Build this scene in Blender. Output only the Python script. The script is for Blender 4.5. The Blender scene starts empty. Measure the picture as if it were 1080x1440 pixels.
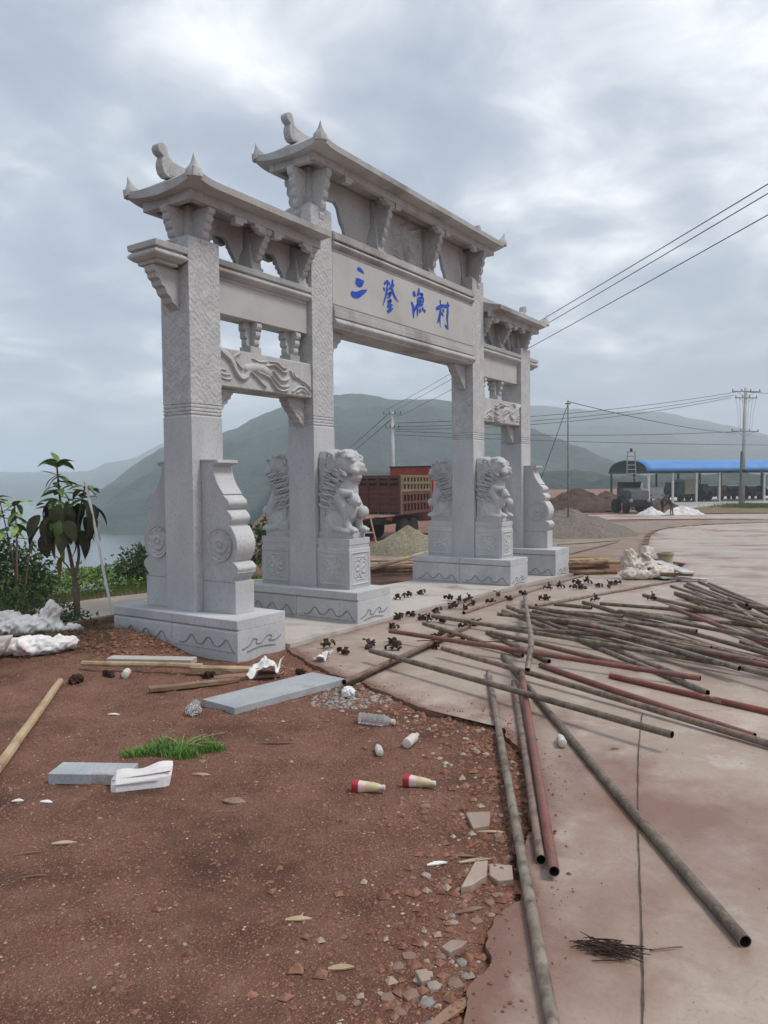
import bpy, bmesh, math, random
import numpy as np
from mathutils import Vector, Matrix

SC = bpy.context.scene
COL = SC.collection
rng = np.random.default_rng(7)
random.seed(7)
PI = math.pi

# ------------------------------------------------------------------ camera
CAM_POS = (-9.0989, -5.8384, 1.6)
cam_data = bpy.data.cameras.new('camera')
cam = bpy.data.objects.new('camera', cam_data)
COL.objects.link(cam)
_yaw, _pitch, _roll = 0.9761, -0.0381, -0.0109
_F = Vector((math.sin(_yaw)*math.cos(_pitch), math.cos(_yaw)*math.cos(_pitch), math.sin(_pitch)))
_R = Vector((math.cos(_yaw), -math.sin(_yaw), 0))
_U = _R.cross(_F)
_R2 = _R*math.cos(_roll) + _U*math.sin(_roll)
_U2 = -_R*math.sin(_roll) + _U*math.cos(_roll)
cam.matrix_world = Matrix(((_R2.x, _U2.x, -_F.x, CAM_POS[0]), (_R2.y, _U2.y, -_F.y, CAM_POS[1]),
                           (_R2.z, _U2.z, -_F.z, CAM_POS[2]), (0, 0, 0, 1)))
cam_data.sensor_fit = 'VERTICAL'
cam_data.sensor_height = 36.0
cam_data.sensor_width = 27.0
cam_data.lens = 26.965
cam_data.clip_start = 0.05
cam_data.clip_end = 20000
SC.camera = cam

# ------------------------------------------------------------------ sky, sun, exposure
CLOUD_OFF = (5.5, 7.1, 0)
SUN_EL, SUN_AZ = math.radians(58), math.radians(160)     # azimuth from +Y towards +X
world = bpy.data.worlds.new('World')
SC.world = world
world.use_nodes = True
wn, wl = world.node_tree.nodes, world.node_tree.links
wn.clear()
w_out = wn.new('ShaderNodeOutputWorld')
w_bg = wn.new('ShaderNodeBackground')
w_sky = wn.new('ShaderNodeTexSky')
w_sky.sky_type = 'NISHITA'
w_sky.sun_disc = False
w_sky.sun_elevation = SUN_EL
w_sky.sun_rotation = SUN_AZ
w_sky.air_density = 1.3
w_sky.dust_density = 2.5
w_tc = wn.new('ShaderNodeTexCoord')
w_sep = wn.new('ShaderNodeSeparateXYZ')
wl.new(w_tc.outputs['Generated'], w_sep.inputs[0])
def wmath(op, a, b=None):
    n = wn.new('ShaderNodeMath'); n.operation = op
    for i, v in enumerate((a, b)):
        if v is None: continue
        if isinstance(v, (int, float)): n.inputs[i].default_value = v
        else: wl.new(v, n.inputs[i])
    return n.outputs[0]
zc = wmath('ADD', wmath('MAXIMUM', w_sep.outputs[2], 0.0), 0.22)
cmb = wn.new('ShaderNodeCombineXYZ')
wl.new(wmath('DIVIDE', w_sep.outputs[0], zc), cmb.inputs[0])
wl.new(wmath('DIVIDE', w_sep.outputs[1], zc), cmb.inputs[1])
def wnoise(scale, detail, dist, off):
    mp = wn.new('ShaderNodeMapping'); mp.inputs['Location'].default_value = off
    wl.new(cmb.outputs[0], mp.inputs[0])
    n = wn.new('ShaderNodeTexNoise')
    n.inputs['Scale'].default_value = scale; n.inputs['Detail'].default_value = detail
    n.inputs['Roughness'].default_value = 0.56; n.inputs['Distortion'].default_value = dist
    wl.new(mp.outputs[0], n.inputs['Vector'])
    return n.outputs['Fac']
cl = wmath('ADD', wmath('MULTIPLY', wnoise(0.75, 4, 0.25, CLOUD_OFF), 0.56), wmath('MULTIPLY', wnoise(2.9, 9, 0.35, (7.3, 0.4, 0)), 0.44))
ramp = wn.new('ShaderNodeValToRGB')
els = ramp.color_ramp.elements
els[0].position = 0.40; els[0].color = (0.205, 0.235, 0.285, 1)
els[1].position = 0.65; els[1].color = (0.800, 0.802, 0.805, 1)
for p_, c_ in ((0.465, (0.250, 0.281, 0.330, 1)), (0.515, (0.320, 0.348, 0.390, 1)), (0.56, (0.455, 0.475, 0.500, 1))):
    e = els.new(p_); e.color = c_
wl.new(cl, ramp.inputs[0])
skm = wn.new('ShaderNodeMix'); skm.data_type = 'RGBA'; skm.blend_type = 'MIX'
sk_s = wn.new('ShaderNodeVectorMath'); sk_s.operation = 'SCALE'; sk_s.inputs['Scale'].default_value = 0.10
wl.new(w_sky.outputs[0], sk_s.inputs[0])
cl_s = wn.new('ShaderNodeVectorMath'); cl_s.operation = 'SCALE'; cl_s.inputs['Scale'].default_value = 1.0
wl.new(ramp.outputs[0], cl_s.inputs[0])
skm.inputs[0].default_value = 0.88
wl.new(sk_s.outputs[0], skm.inputs[6]); wl.new(cl_s.outputs[0], skm.inputs[7])
wl.new(skm.outputs[2], w_bg.inputs[0])
w_bg.inputs[1].default_value = 1.0
wl.new(w_bg.outputs[0], w_out.inputs[0])

sun_data = bpy.data.lights.new('sun', 'SUN')
sun_data.energy = 1.5
sun_data.angle = math.radians(16)
sun_data.color = (1.0, 0.955, 0.90)
sun = bpy.data.objects.new('sun', sun_data)
COL.objects.link(sun)
_sd = Vector((math.sin(SUN_AZ)*math.cos(SUN_EL), math.cos(SUN_AZ)*math.cos(SUN_EL), math.sin(SUN_EL)))
sun.rotation_euler = _sd.to_track_quat('Z', 'Y').to_euler()
sun.location = _sd*60

SC.view_settings.view_transform = 'Standard'
SC.view_settings.look = 'None'
SC.view_settings.exposure = 0.95
SC.view_settings.gamma = 1.0
SC.view_settings.use_curve_mapping = False
SC.render.engine = 'CYCLES'
SC.cycles.use_denoising = True
SC.cycles.max_bounces = 8
SC.cycles.volume_bounces = 4
SC.cycles.sample_clamp_indirect = 4.0
# ------------------------------------------------------------------ helpers
def vnoise2(x, y, seed=0):
    x = np.asarray(x, float); y = np.asarray(y, float)
    xi = np.floor(x).astype(np.int64); yi = np.floor(y).astype(np.int64)
    fx, fy = x - xi, y - yi
    fx = fx*fx*(3-2*fx); fy = fy*fy*(3-2*fy)
    def h(a, b):
        n = (a*374761393 + b*668265263 + seed*1442695041) & 0x7fffffff
        n = ((n ^ (n >> 13))*1274126177) & 0x7fffffff
        n = n ^ (n >> 16)
        return (n & 0xffff)/65535.0
    return (h(xi, yi)*(1-fx) + h(xi+1, yi)*fx)*(1-fy) + (h(xi, yi+1)*(1-fx) + h(xi+1, yi+1)*fx)*fy

def fbm(x, y, octaves=4, seed=0):
    s = 0; a = 1.0; t = 0
    for k in range(octaves):
        s = s + a*(vnoise2(x*2**k + 17.3*k, y*2**k - 9.1*k, seed+k) - 0.5); t += a; a *= 0.5
    return s/t*2

def sst(a, b, x):
    t = np.clip((np.asarray(x, float)-a)/(b-a), 0, 1)
    return t*t*(3-2*t)

FX, FY = math.sin(_yaw), math.cos(_yaw)
def gz(x, y):
    d = (np.asarray(x, float)-CAM_POS[0])*FX + (np.asarray(y, float)-CAM_POS[1])*FY
    return -1.0*sst(8, 36, d)
def gzf(x, y): return float(gz(x, y))
def at(d, s, z=0.0):
    """a point d metres ahead of and s metres to the right of the survey station"""
    return Vector((CAM_POS[0] + d*FX + s*FY, CAM_POS[1] + d*FY - s*FX, z))

class MB:
    def __init__(self): self.v = []; self.f = []
    def add(self, vs, fs):
        n = len(self.v); self.v += [tuple(map(float, a)) for a in vs]; self.f += [tuple(i+n for i in q) for q in fs]; return self
    def box(self, c, s, rz=0.0, M=None):
        x, y, z = s[0]/2, s[1]/2, s[2]/2
        vs = [(-x,-y,-z),(x,-y,-z),(x,y,-z),(-x,y,-z),(-x,-y,z),(x,-y,z),(x,y,z),(-x,y,z)]
        m = Matrix.Translation(c) @ (M if M is not None else Matrix.Rotation(rz, 4, 'Z'))
        return self.add([m @ Vector(a) for a in vs], [(0,3,2,1),(4,5,6,7),(0,1,5,4),(1,2,6,5),(2,3,7,6),(3,0,4,7)])
    def box2(self, a, b):
        return self.box([(a[i]+b[i])/2 for i in range(3)], [abs(b[i]-a[i]) for i in range(3)])
    def loft(self, levels, c=(0,0)):
        """levels: (z, half x, half y) rectangles stacked upwards"""
        vs = []; fs = []
        for z, hx, hy in levels:
            vs += [(c[0]-hx,c[1]-hy,z),(c[0]+hx,c[1]-hy,z),(c[0]+hx,c[1]+hy,z),(c[0]-hx,c[1]+hy,z)]
        for k in range(len(levels)-1):
            for i in range(4):
                j = (i+1) % 4
                fs.append((k*4+i, k*4+j, k*4+4+j, k*4+4+i))
        fs.append((3,2,1,0)); n = (len(levels)-1)*4; fs.append((n,n+1,n+2,n+3))
        return self.add(vs, fs)
    def prism(self, poly, t, M=None):
        """polygon (a,b) extruded +-t/2 along local Y: local point (a, y, b)"""
        n = len(poly); m = M if M is not None else Matrix()
        area = sum(poly[i][0]*poly[(i+1)%n][1]-poly[(i+1)%n][0]*poly[i][1] for i in range(n))
        if area < 0: poly = poly[::-1]
        vs = [m @ Vector((a,-t/2,b)) for a, b in poly] + [m @ Vector((a,t/2,b)) for a, b in poly]
        fs = [tuple(range(n)), tuple(range(2*n-1, n-1, -1))]
        for i in range(n):
            j = (i+1) % n; fs.append((j, i, i+n, j+n))
        return self.add(vs, fs)
    def tube(self, pts, r, n=8, cap=True):
        pts = [Vector(p) for p in pts]
        rs = r if isinstance(r, (list, tuple)) else [r]*len(pts)
        vs = []; fs = []
        up = None
        for i, p in enumerate(pts):
            d = (pts[min(i+1, len(pts)-1)] - pts[max(i-1, 0)]).normalized()
            if up is None:
                up = d.orthogonal().normalized()
            else:
                up = (up - d*up.dot(d)).normalized()
            s = d.cross(up)
            for k in range(n):
                a = 2*PI*k/n
                vs.append(p + (up*math.cos(a) + s*math.sin(a))*rs[i])
        for i in range(len(pts)-1):
            for k in range(n):
                j = (k+1) % n
                fs.append((i*n+k, i*n+j, i*n+n+j, i*n+n+k))
        if cap:
            fs.append(tuple(range(n-1, -1, -1))); m = (len(pts)-1)*n; fs.append(tuple(range(m, m+n)))
        return self.add(vs, fs)
    def lathe(self, prof, n=16, M=None):
        m = M if M is not None else Matrix()
        vs = []; fs = []
        for r, z in prof:
            for k in range(n):
                a = 2*PI*k/n; vs.append(m @ Vector((r*math.cos(a), r*math.sin(a), z)))
        for i in range(len(prof)-1):
            for k in range(n):
                j = (k+1) % n; fs.append((i*n+k, i*n+j, i*n+n+j, i*n+n+k))
        fs.append(tuple(range(n-1, -1, -1))); q = (len(prof)-1)*n; fs.append(tuple(range(q, q+n)))
        return self.add(vs, fs)
    def ell(self, c, r, M=None, nu=12, nv=8):
        m = Matrix.Translation(c) @ (M if M is not None else Matrix())
        vs = [m @ Vector((0,0,-r[2]))]; fs = []
        for i in range(1, nv):
            t = -PI/2 + PI*i/nv
            for k in range(nu):
                a = 2*PI*k/nu
                vs.append(m @ Vector((r[0]*math.cos(t)*math.cos(a), r[1]*math.cos(t)*math.sin(a), r[2]*math.sin(t))))
        vs.append(m @ Vector((0,0,r[2]))); L = len(vs)-1
        for k in range(nu):
            j = (k+1) % nu
            fs.append((0, 1+j, 1+k)); fs.append((L, L-nu+k, L-nu+j))
            for i in range(nv-2):
                fs.append((1+i*nu+k, 1+i*nu+j, 1+(i+1)*nu+j, 1+(i+1)*nu+k))
        return self.add(vs, fs)
    def mesh(self, name):
        me = bpy.data.meshes.new(name); me.from_pydata(self.v, [], self.f); me.update(); return me
    def build(self, name, mat, parent=None, smooth=False, bevel=0.0, loc=None, rot=None, auto=False):
        return mkobj(name, self.mesh(name), mat, parent, smooth, bevel, loc, rot, auto)

def mkobj(name, me, mat=None, parent=None, smooth=False, bevel=0.0, loc=None, rot=None, auto=False):
    if mat is not None and not me.materials: me.materials.append(mat)
    if smooth: me.polygons.foreach_set('use_smooth', [True]*len(me.polygons))
    if auto:
        me.polygons.foreach_set('use_smooth', [True]*len(me.polygons))
        me.set_sharp_from_angle(angle=math.radians(38))
    o = bpy.data.objects.new(name, me); COL.objects.link(o)
    if parent is not None: o.parent = parent
    if loc is not None: o.location = loc
    if rot is not None: o.rotation_euler = rot
    if bevel:
        b = o.modifiers.new('bevel', 'BEVEL'); b.width = bevel; b.segments = 2; b.limit_method = 'ANGLE'; b.angle_limit = math.radians(35)
    return o

def tag(o, label, cat, group=None):
    o['label'] = label; o['category'] = cat
    if group: o['group'] = group
    return o
def thing(name, label, cat, loc=(0,0,0), rz=0.0, group=None):
    o = bpy.data.objects.new(name, None); COL.objects.link(o)
    o.empty_display_size = 0.1; o.location = loc; o.rotation_euler = (0,0,rz)
    return tag(o, label, cat, group)
def struct(o): o['kind'] = 'structure'; return o
def stuff(o): o['kind'] = 'stuff'; return o
def copy_tree(src, parent=None):
    c = src.copy(); COL.objects.link(c); c.parent = parent
    for ch in [o for o in SRC_CHILDREN.get(src.name, [])]: copy_tree(ch, c)
    return c
SRC_CHILDREN = {}
def remember(root):
    for o in [root] + list(root.children_recursive):
        SRC_CHILDREN[o.name] = list(o.children)

def remesh(mb, voxel, smooth_iter=4, disp=None):
    """melt overlapping shapes into one continuous surface"""
    me = mb.mesh('tmp'); o = bpy.data.objects.new('tmp', me); COL.objects.link(o)
    m = o.modifiers.new('r', 'REMESH'); m.mode = 'VOXEL'; m.voxel_size = voxel; m.use_smooth_shade = True
    if smooth_iter:
        s = o.modifiers.new('s', 'SMOOTH'); s.iterations = smooth_iter; s.factor = 0.5
    dg = bpy.context.evaluated_depsgraph_get(); dg.update()
    out = bpy.data.meshes.new_from_object(o.evaluated_get(dg))
    bpy.data.objects.remove(o); bpy.data.meshes.remove(me)
    out.polygons.foreach_set('use_smooth', [True]*len(out.polygons))
    return out

def relief(w, h, nx, ny, strokes, base=0.0, dome=None):
    """carved panel in local X (0..w), Z (0..h), relief rising towards -Y; strokes in 0..1: (pts, width, height)"""
    X, Z = np.meshgrid(np.linspace(0, w, nx), np.linspace(0, h, ny))
    H = np.zeros_like(X)
    for pts, wd, ht in strokes:
        P = smooth_line(pts, 6) if len(pts) > 2 else np.array(pts, float)
        P = P*np.array([w, h])
        D = np.full_like(X, 9.0)
        for a, b in zip(P[:-1], P[1:]):
            ab = b-a; L = ab@ab + 1e-12
            t = np.clip(((X-a[0])*ab[0] + (Z-a[1])*ab[1])/L, 0, 1)
            D = np.minimum(D, np.hypot(X-a[0]-t*ab[0], Z-a[1]-t*ab[1]))
        H = np.maximum(H, ht*np.sqrt(np.clip(1-(D/wd)**2, 0, 1)))
    Hy = -(base + H)
    vs = np.stack([X, Hy, Z], -1).reshape(-1, 3)
    idx = np.arange(nx*ny).reshape(ny, nx)
    q = np.stack([idx[:-1,:-1], idx[:-1,1:], idx[1:,1:], idx[1:,:-1]], -1).reshape(-1, 4)
    mb = MB(); mb.v = [tuple(a) for a in vs]; mb.f = [tuple(map(int, a)) for a in q]
    ring = list(idx[0,:]) + list(idx[1:,-1]) + list(idx[-1,-2::-1]) + list(idx[-2:0:-1,0])
    n0 = len(mb.v)
    for i in ring: a = mb.v[int(i)]; mb.v.append((a[0], 0.01, a[2]))
    for k in range(len(ring)):
        j = (k+1) % len(ring)
        mb.f.append((int(ring[j]), int(ring[k]), n0+k, n0+j))
    return mb

def smooth_line(pts, n=8):
    P = np.array(pts, float); out = []
    Q = np.vstack([2*P[0]-P[1], P, 2*P[-1]-P[-2]])
    for i in range(1, len(Q)-2):
        for t in np.linspace(0, 1, n, endpoint=False):
            a, b, c, d = Q[i-1], Q[i], Q[i+1], Q[i+2]
            out.append(0.5*((2*b) + (c-a)*t + (2*a-5*b+4*c-d)*t*t + (3*b-a-3*c+d)*t**3))
    out.append(P[-1])
    return np.array(out)

# ------------------------------------------------------------------ materials
MATS = {}
def mat(name, c1, c2, scale=4.0, rough=0.85, bump=0.25, bscale=40.0, spec=0.25, metal=0.0, speck=None, speck_scale=90.0,
        stain=None, stain_scale=1.2, stain_lo=0.5, stain_hi=0.62, world=False, detail=6, bdist=0.01, stretch=(1,1,1), pattern=None, rough2=None, blotch=None, blotch_scale=3.0, blotch_lo=0.5, blotch_hi=0.6):
    m = bpy.data.materials.new(name); MATS[name] = m
    m.use_nodes = True; N, L = m.node_tree.nodes, m.node_tree.links
    bsdf = N['Principled BSDF']
    if world:
        src = N.new('ShaderNodeNewGeometry').outputs['Position']
    else:
        tc = N.new('ShaderNodeTexCoord'); oi = N.new('ShaderNodeObjectInfo')
        sc_ = N.new('ShaderNodeMath'); sc_.operation = 'MULTIPLY'; sc_.inputs[1].default_value = 37.0
        L.new(oi.outputs['Random'], sc_.inputs[0])
        ad = N.new('ShaderNodeVectorMath'); ad.operation = 'ADD'
        L.new(tc.outputs['Object'], ad.inputs[0]); L.new(sc_.outputs[0], ad.inputs[1]); src = ad.outputs[0]
    mp = N.new('ShaderNodeMapping'); mp.inputs['Scale'].default_value = stretch; L.new(src, mp.inputs[0]); vec = mp.outputs[0]
    def noise(s, d=detail, ro=0.55):
        n = N.new('ShaderNodeTexNoise'); n.inputs['Scale'].default_value = s; n.inputs['Detail'].default_value = d
        n.inputs['Roughness'].default_value = ro
        L.new(vec, n.inputs['Vector']); return n.outputs['Fac']
    def rmp(fac, a, b):
        r = N.new('ShaderNodeMapRange'); r.inputs[1].default_value = a; r.inputs[2].default_value = b; r.clamp = True
        L.new(fac, r.inputs[0]); return r.outputs[0]
    def mix(fac, a, b):
        x = N.new('ShaderNodeMix'); x.data_type = 'RGBA'
        for i, v in ((0, fac), (6, a), (7, b)):
            if isinstance(v, (int, float)): x.inputs[i].default_value = v
            elif isinstance(v, tuple): x.inputs[i].default_value = (*v, 1)
            else: L.new(v, x.inputs[i])
        return x.outputs[2]
    col = mix(rmp(noise(scale), 0.32, 0.68), c1, c2)
    if speck is not None:
        col = mix(rmp(noise(speck_scale, 3, 0.7), 0.54, 0.70), col, speck)
    if blotch is not None:
        col = mix(rmp(noise(blotch_scale, 8, 0.68), blotch_lo, blotch_hi), col, blotch)
    if stain is not None:
        sm = rmp(noise(stain_scale, 7, 0.6), stain_lo, stain_hi)
        col = mix(sm, col, stain)
    L.new(col, bsdf.inputs['Base Color'])
    bsdf.inputs['Roughness'].default_value = rough
    if rough2 is not None:
        rr = N.new('ShaderNodeMapRange'); rr.inputs[1].default_value = 0.42; rr.inputs[2].default_value = 0.62
        rr.inputs[3].default_value = rough; rr.inputs[4].default_value = rough2
        L.new(noise(stain_scale*0.9, 5), rr.inputs[0]); L.new(rr.outputs[0], bsdf.inputs['Roughness'])
    bsdf.inputs['Specular IOR Level'].default_value = spec
    bsdf.inputs['Metallic'].default_value = metal
    if bump:
        b = N.new('ShaderNodeBump'); b.inputs['Strength'].default_value = bump; b.inputs['Distance'].default_value = bdist
        h = noise(bscale, 5, 0.65)
        if pattern == 'lattice':
            s = N.new('ShaderNodeSeparateXYZ'); L.new(tc.outputs['Object'], s.inputs[0])
            def mth(op, a, b_=None):
                n = N.new('ShaderNodeMath'); n.operation = op
                for i, v in enumerate((a, b_)):
                    if v is None: continue
                    if isinstance(v, (int, float)): n.inputs[i].default_value = v
                    else: L.new(v, n.inputs[i])
                return n.outputs[0]
            u = mth('ADD', s.outputs[0], s.outputs[1])
            def tri(k, a, b2):
                return mth('PINGPONG', mth('ADD', mth('MULTIPLY', a, k), mth('MULTIPLY', b2, k)), 0.5)
            zz = mth('PINGPONG', mth('ADD', mth('MULTIPLY', u, 7.0), mth('MULTIPLY', mth('FLOOR', mth('MULTIPLY', s.outputs[2], 5.5)), 0.37)), 0.5)
            l1 = mth('PINGPONG', mth('ADD', mth('MULTIPLY', s.outputs[2], 16.0), mth('MULTIPLY', zz, 1.6)), 0.5)
            l2 = tri(13.0, u, s.outputs[2])
            hh = mth('ADD', mth('MULTIPLY', l1, 1.1), mth('MULTIPLY', mth('MINIMUM', l2, 0.3), 0.8))
            h = mth('ADD', hh, mth('MULTIPLY', h, 1.8))
        L.new(h, b.inputs['Height']); L.new(b.outputs[0], bsdf.inputs['Normal'])
    return m

stone = mat('grey_granite', (0.42,0.425,0.435), (0.53,0.532,0.535), 2.2, 0.85, 0.30, 120, 0.2, speck=(0.30,0.305,0.315), speck_scale=75,
            stain=(0.35,0.35,0.345), stain_scale=1.3, stain_lo=0.50, stain_hi=0.72, stretch=(1,1,0.4))
stone_carved = mat('carved_granite', (0.41,0.41,0.41), (0.53,0.53,0.53), 9, 0.9, 0.38, 55, 0.15, speck=(0.29,0.29,0.295), speck_scale=45, pattern='lattice', bdist=0.02)
stone_warm = mat('weathered_granite', (0.385,0.383,0.378), (0.485,0.484,0.48), 2.5, 0.85, 0.35, 70, 0.2, speck=(0.27,0.265,0.26), speck_scale=70,
            stain=(0.255,0.245,0.23), stain_scale=1.7, stain_lo=0.50, stain_hi=0.70, stretch=(1,1,0.45))
stone_panel = mat('smooth_beige_stone', (0.405,0.402,0.39), (0.475,0.47,0.458), 1.2, 0.8, 0.12, 150, 0.2, stain=(0.35,0.34,0.32), stain_scale=1.6, stain_lo=0.5, stain_hi=0.75)
blue_paint = mat('blue_lettering', (0.012,0.05,0.36), (0.02,0.085,0.47), 12, 0.6, 0.1, 60, 0.3)
dirt = mat('red_brown_dirt', (0.150,0.058,0.037), (0.270,0.130,0.086), 3.0, 0.85, 1.0, 55, 0.3, speck=(0.46,0.32,0.235), speck_scale=120,
           stain=(0.100,0.044,0.029), stain_scale=1.1, stain_lo=0.52, stain_hi=0.68, world=True, bdist=0.04, detail=9, blotch=(0.30,0.175,0.12), blotch_scale=8.0, blotch_lo=0.56, blotch_hi=0.72)
concrete = mat('muddy_concrete', (0.295,0.222,0.173), (0.385,0.31,0.255), 0.8, 0.6, 0.35, 60, 0.4, speck=(0.30,0.22,0.17), speck_scale=45,
           stain=(0.20,0.112,0.082), stain_scale=0.5, stain_lo=0.52, stain_hi=0.66, world=True, rough2=0.28, detail=9, blotch=(0.43,0.365,0.31), blotch_scale=2.7, blotch_lo=0.50, blotch_hi=0.66)
concrete_grey = mat('grey_concrete', (0.40,0.365,0.33), (0.49,0.455,0.42), 1.2, 0.85, 0.35, 50, 0.25, speck=(0.34,0.31,0.28), speck_scale=50,
           stain=(0.27,0.22,0.18), stain_scale=1.3, stain_lo=0.52, stain_hi=0.68, world=True)
pipe_mats = {
 'dark': mat('dark_rust_steel', (0.060,0.042,0.032), (0.15,0.105,0.075), 9, 0.5, 0.5, 60, 0.55, stain=(0.20,0.155,0.115), stain_scale=14, stain_lo=0.46, stain_hi=0.68, speck=(0.23,0.175,0.13), speck_scale=60, detail=8),
 'rust': mat('rusty_steel', (0.13,0.065,0.043), (0.22,0.125,0.085), 8, 0.5, 0.5, 60, 0.55, stain=(0.06,0.045,0.035), stain_scale=12, stain_lo=0.46, stain_hi=0.68, speck=(0.23,0.175,0.13), speck_scale=60, detail=8),
 'brown': mat('mud_coated_steel', (0.15,0.09,0.062), (0.27,0.19,0.145), 6, 0.5, 0.5, 50, 0.55, stain=(0.07,0.05,0.04), stain_scale=16, stain_lo=0.46, stain_hi=0.68, speck=(0.23,0.175,0.13), speck_scale=60, detail=8),
 'grey': mat('galvanised_steel', (0.17,0.14,0.11), (0.30,0.26,0.215), 6, 0.6, 0.25, 50, 0.4, stain=(0.085,0.065,0.05), stain_scale=14, stain_lo=0.46, stain_hi=0.68, speck=(0.23,0.175,0.13), speck_scale=60, detail=8, metal=0.2),
 'olive': mat('cement_caked_steel', (0.14,0.105,0.065), (0.26,0.205,0.14), 6, 0.5, 0.5, 50, 0.55, stain=(0.055,0.04,0.03), stain_scale=18, stain_lo=0.46, stain_hi=0.68, speck=(0.23,0.175,0.13), speck_scale=60, detail=8),
 'red': mat('red_painted_steel', (0.15,0.038,0.032), (0.25,0.075,0.06), 6, 0.5, 0.5, 50, 0.55, stain=(0.12,0.075,0.055), stain_scale=10, stain_lo=0.46, stain_hi=0.68, speck=(0.23,0.175,0.13), speck_scale=60, detail=8),
 'redyellow': mat('red_and_cream_painted_steel', (0.15,0.04,0.034), (0.22,0.075,0.055), 5, 0.7, 0.25, 50, 0.4, stain=(0.38,0.30,0.18), stain_scale=2.0, stain_lo=0.54, stain_hi=0.58),
}
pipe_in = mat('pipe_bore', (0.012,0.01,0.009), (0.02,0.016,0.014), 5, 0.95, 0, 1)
clamp_mat = mat('dark_cast_iron', (0.022,0.015,0.012), (0.075,0.046,0.034), 25, 0.8, 0.3, 80, 0.35)
wood = mat('pale_bamboo', (0.36,0.26,0.15), (0.47,0.36,0.23), 5, 0.7, 0.3, 40, 0.3, stain=(0.24,0.16,0.09), stain_scale=4, stain_lo=0.52, stain_hi=0.68)
wood_dark = mat('weathered_board', (0.17,0.10,0.065), (0.29,0.19,0.13), 5, 0.85, 0.5, 40, 0.2, stain=(0.11,0.06,0.045), stain_scale=4, stain_lo=0.5, stain_hi=0.66)
white_sack = mat('white_woven_sack', (0.60,0.58,0.57), (0.74,0.73,0.72), 4, 0.8, 0.4, 30, 0.2, stain=(0.50,0.33,0.29), stain_scale=2.6, stain_lo=0.58, stain_hi=0.72)
cream_sack = mat('cream_woven_sack', (0.50,0.44,0.38), (0.64,0.58,0.52), 4, 0.85, 0.4, 30, 0.2, stain=(0.40,0.29,0.23), stain_scale=3, stain_lo=0.52, stain_hi=0.7)
slab_mat = mat('blue_grey_slab', (0.30,0.32,0.335), (0.40,0.42,0.435), 3, 0.7, 0.3, 80, 0.3, speck=(0.19,0.20,0.215), speck_scale=90, stain=(0.23,0.17,0.14), stain_scale=3, stain_lo=0.6, stain_hi=0.75)
leaf_green = mat('glossy_green_leaf', (0.050,0.115,0.03), (0.12,0.21,0.055), 4, 0.45, 0.15, 30, 0.4)
leaf_light = mat('young_green_leaf', (0.14,0.24,0.06), (0.23,0.34,0.10), 4, 0.5, 0.15, 30, 0.35)
leaf_dark = mat('dark_wilted_leaf', (0.022,0.034,0.018), (0.070,0.062,0.028), 5, 0.7, 0.2, 30, 0.2)
leaf_brown = mat('yellow_brown_leaf', (0.14,0.10,0.03), (0.22,0.17,0.05), 5, 0.7, 0.2, 30, 0.2)
bush_dark = mat('dark_bush_leaf', (0.026,0.060,0.018), (0.075,0.13,0.036), 6, 0.6, 0, 1, 0.3)
bush_mid = mat('verge_leaf', (0.075,0.14,0.026), (0.15,0.235,0.05), 3, 0.6, 0, 1, 0.3)
grass_mat = mat('grass_blade', (0.075,0.17,0.026), (0.15,0.27,0.055), 10, 0.6, 0, 1, 0.3)
bark = mat('grey_brown_bark', (0.10,0.075,0.055), (0.19,0.145,0.11), 12, 0.9, 0.6, 50, 0.15)
twig_mat = mat('dark_twig', (0.035,0.022,0.016), (0.07,0.045,0.033), 12, 0.9, 0.3, 50, 0.15)
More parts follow.
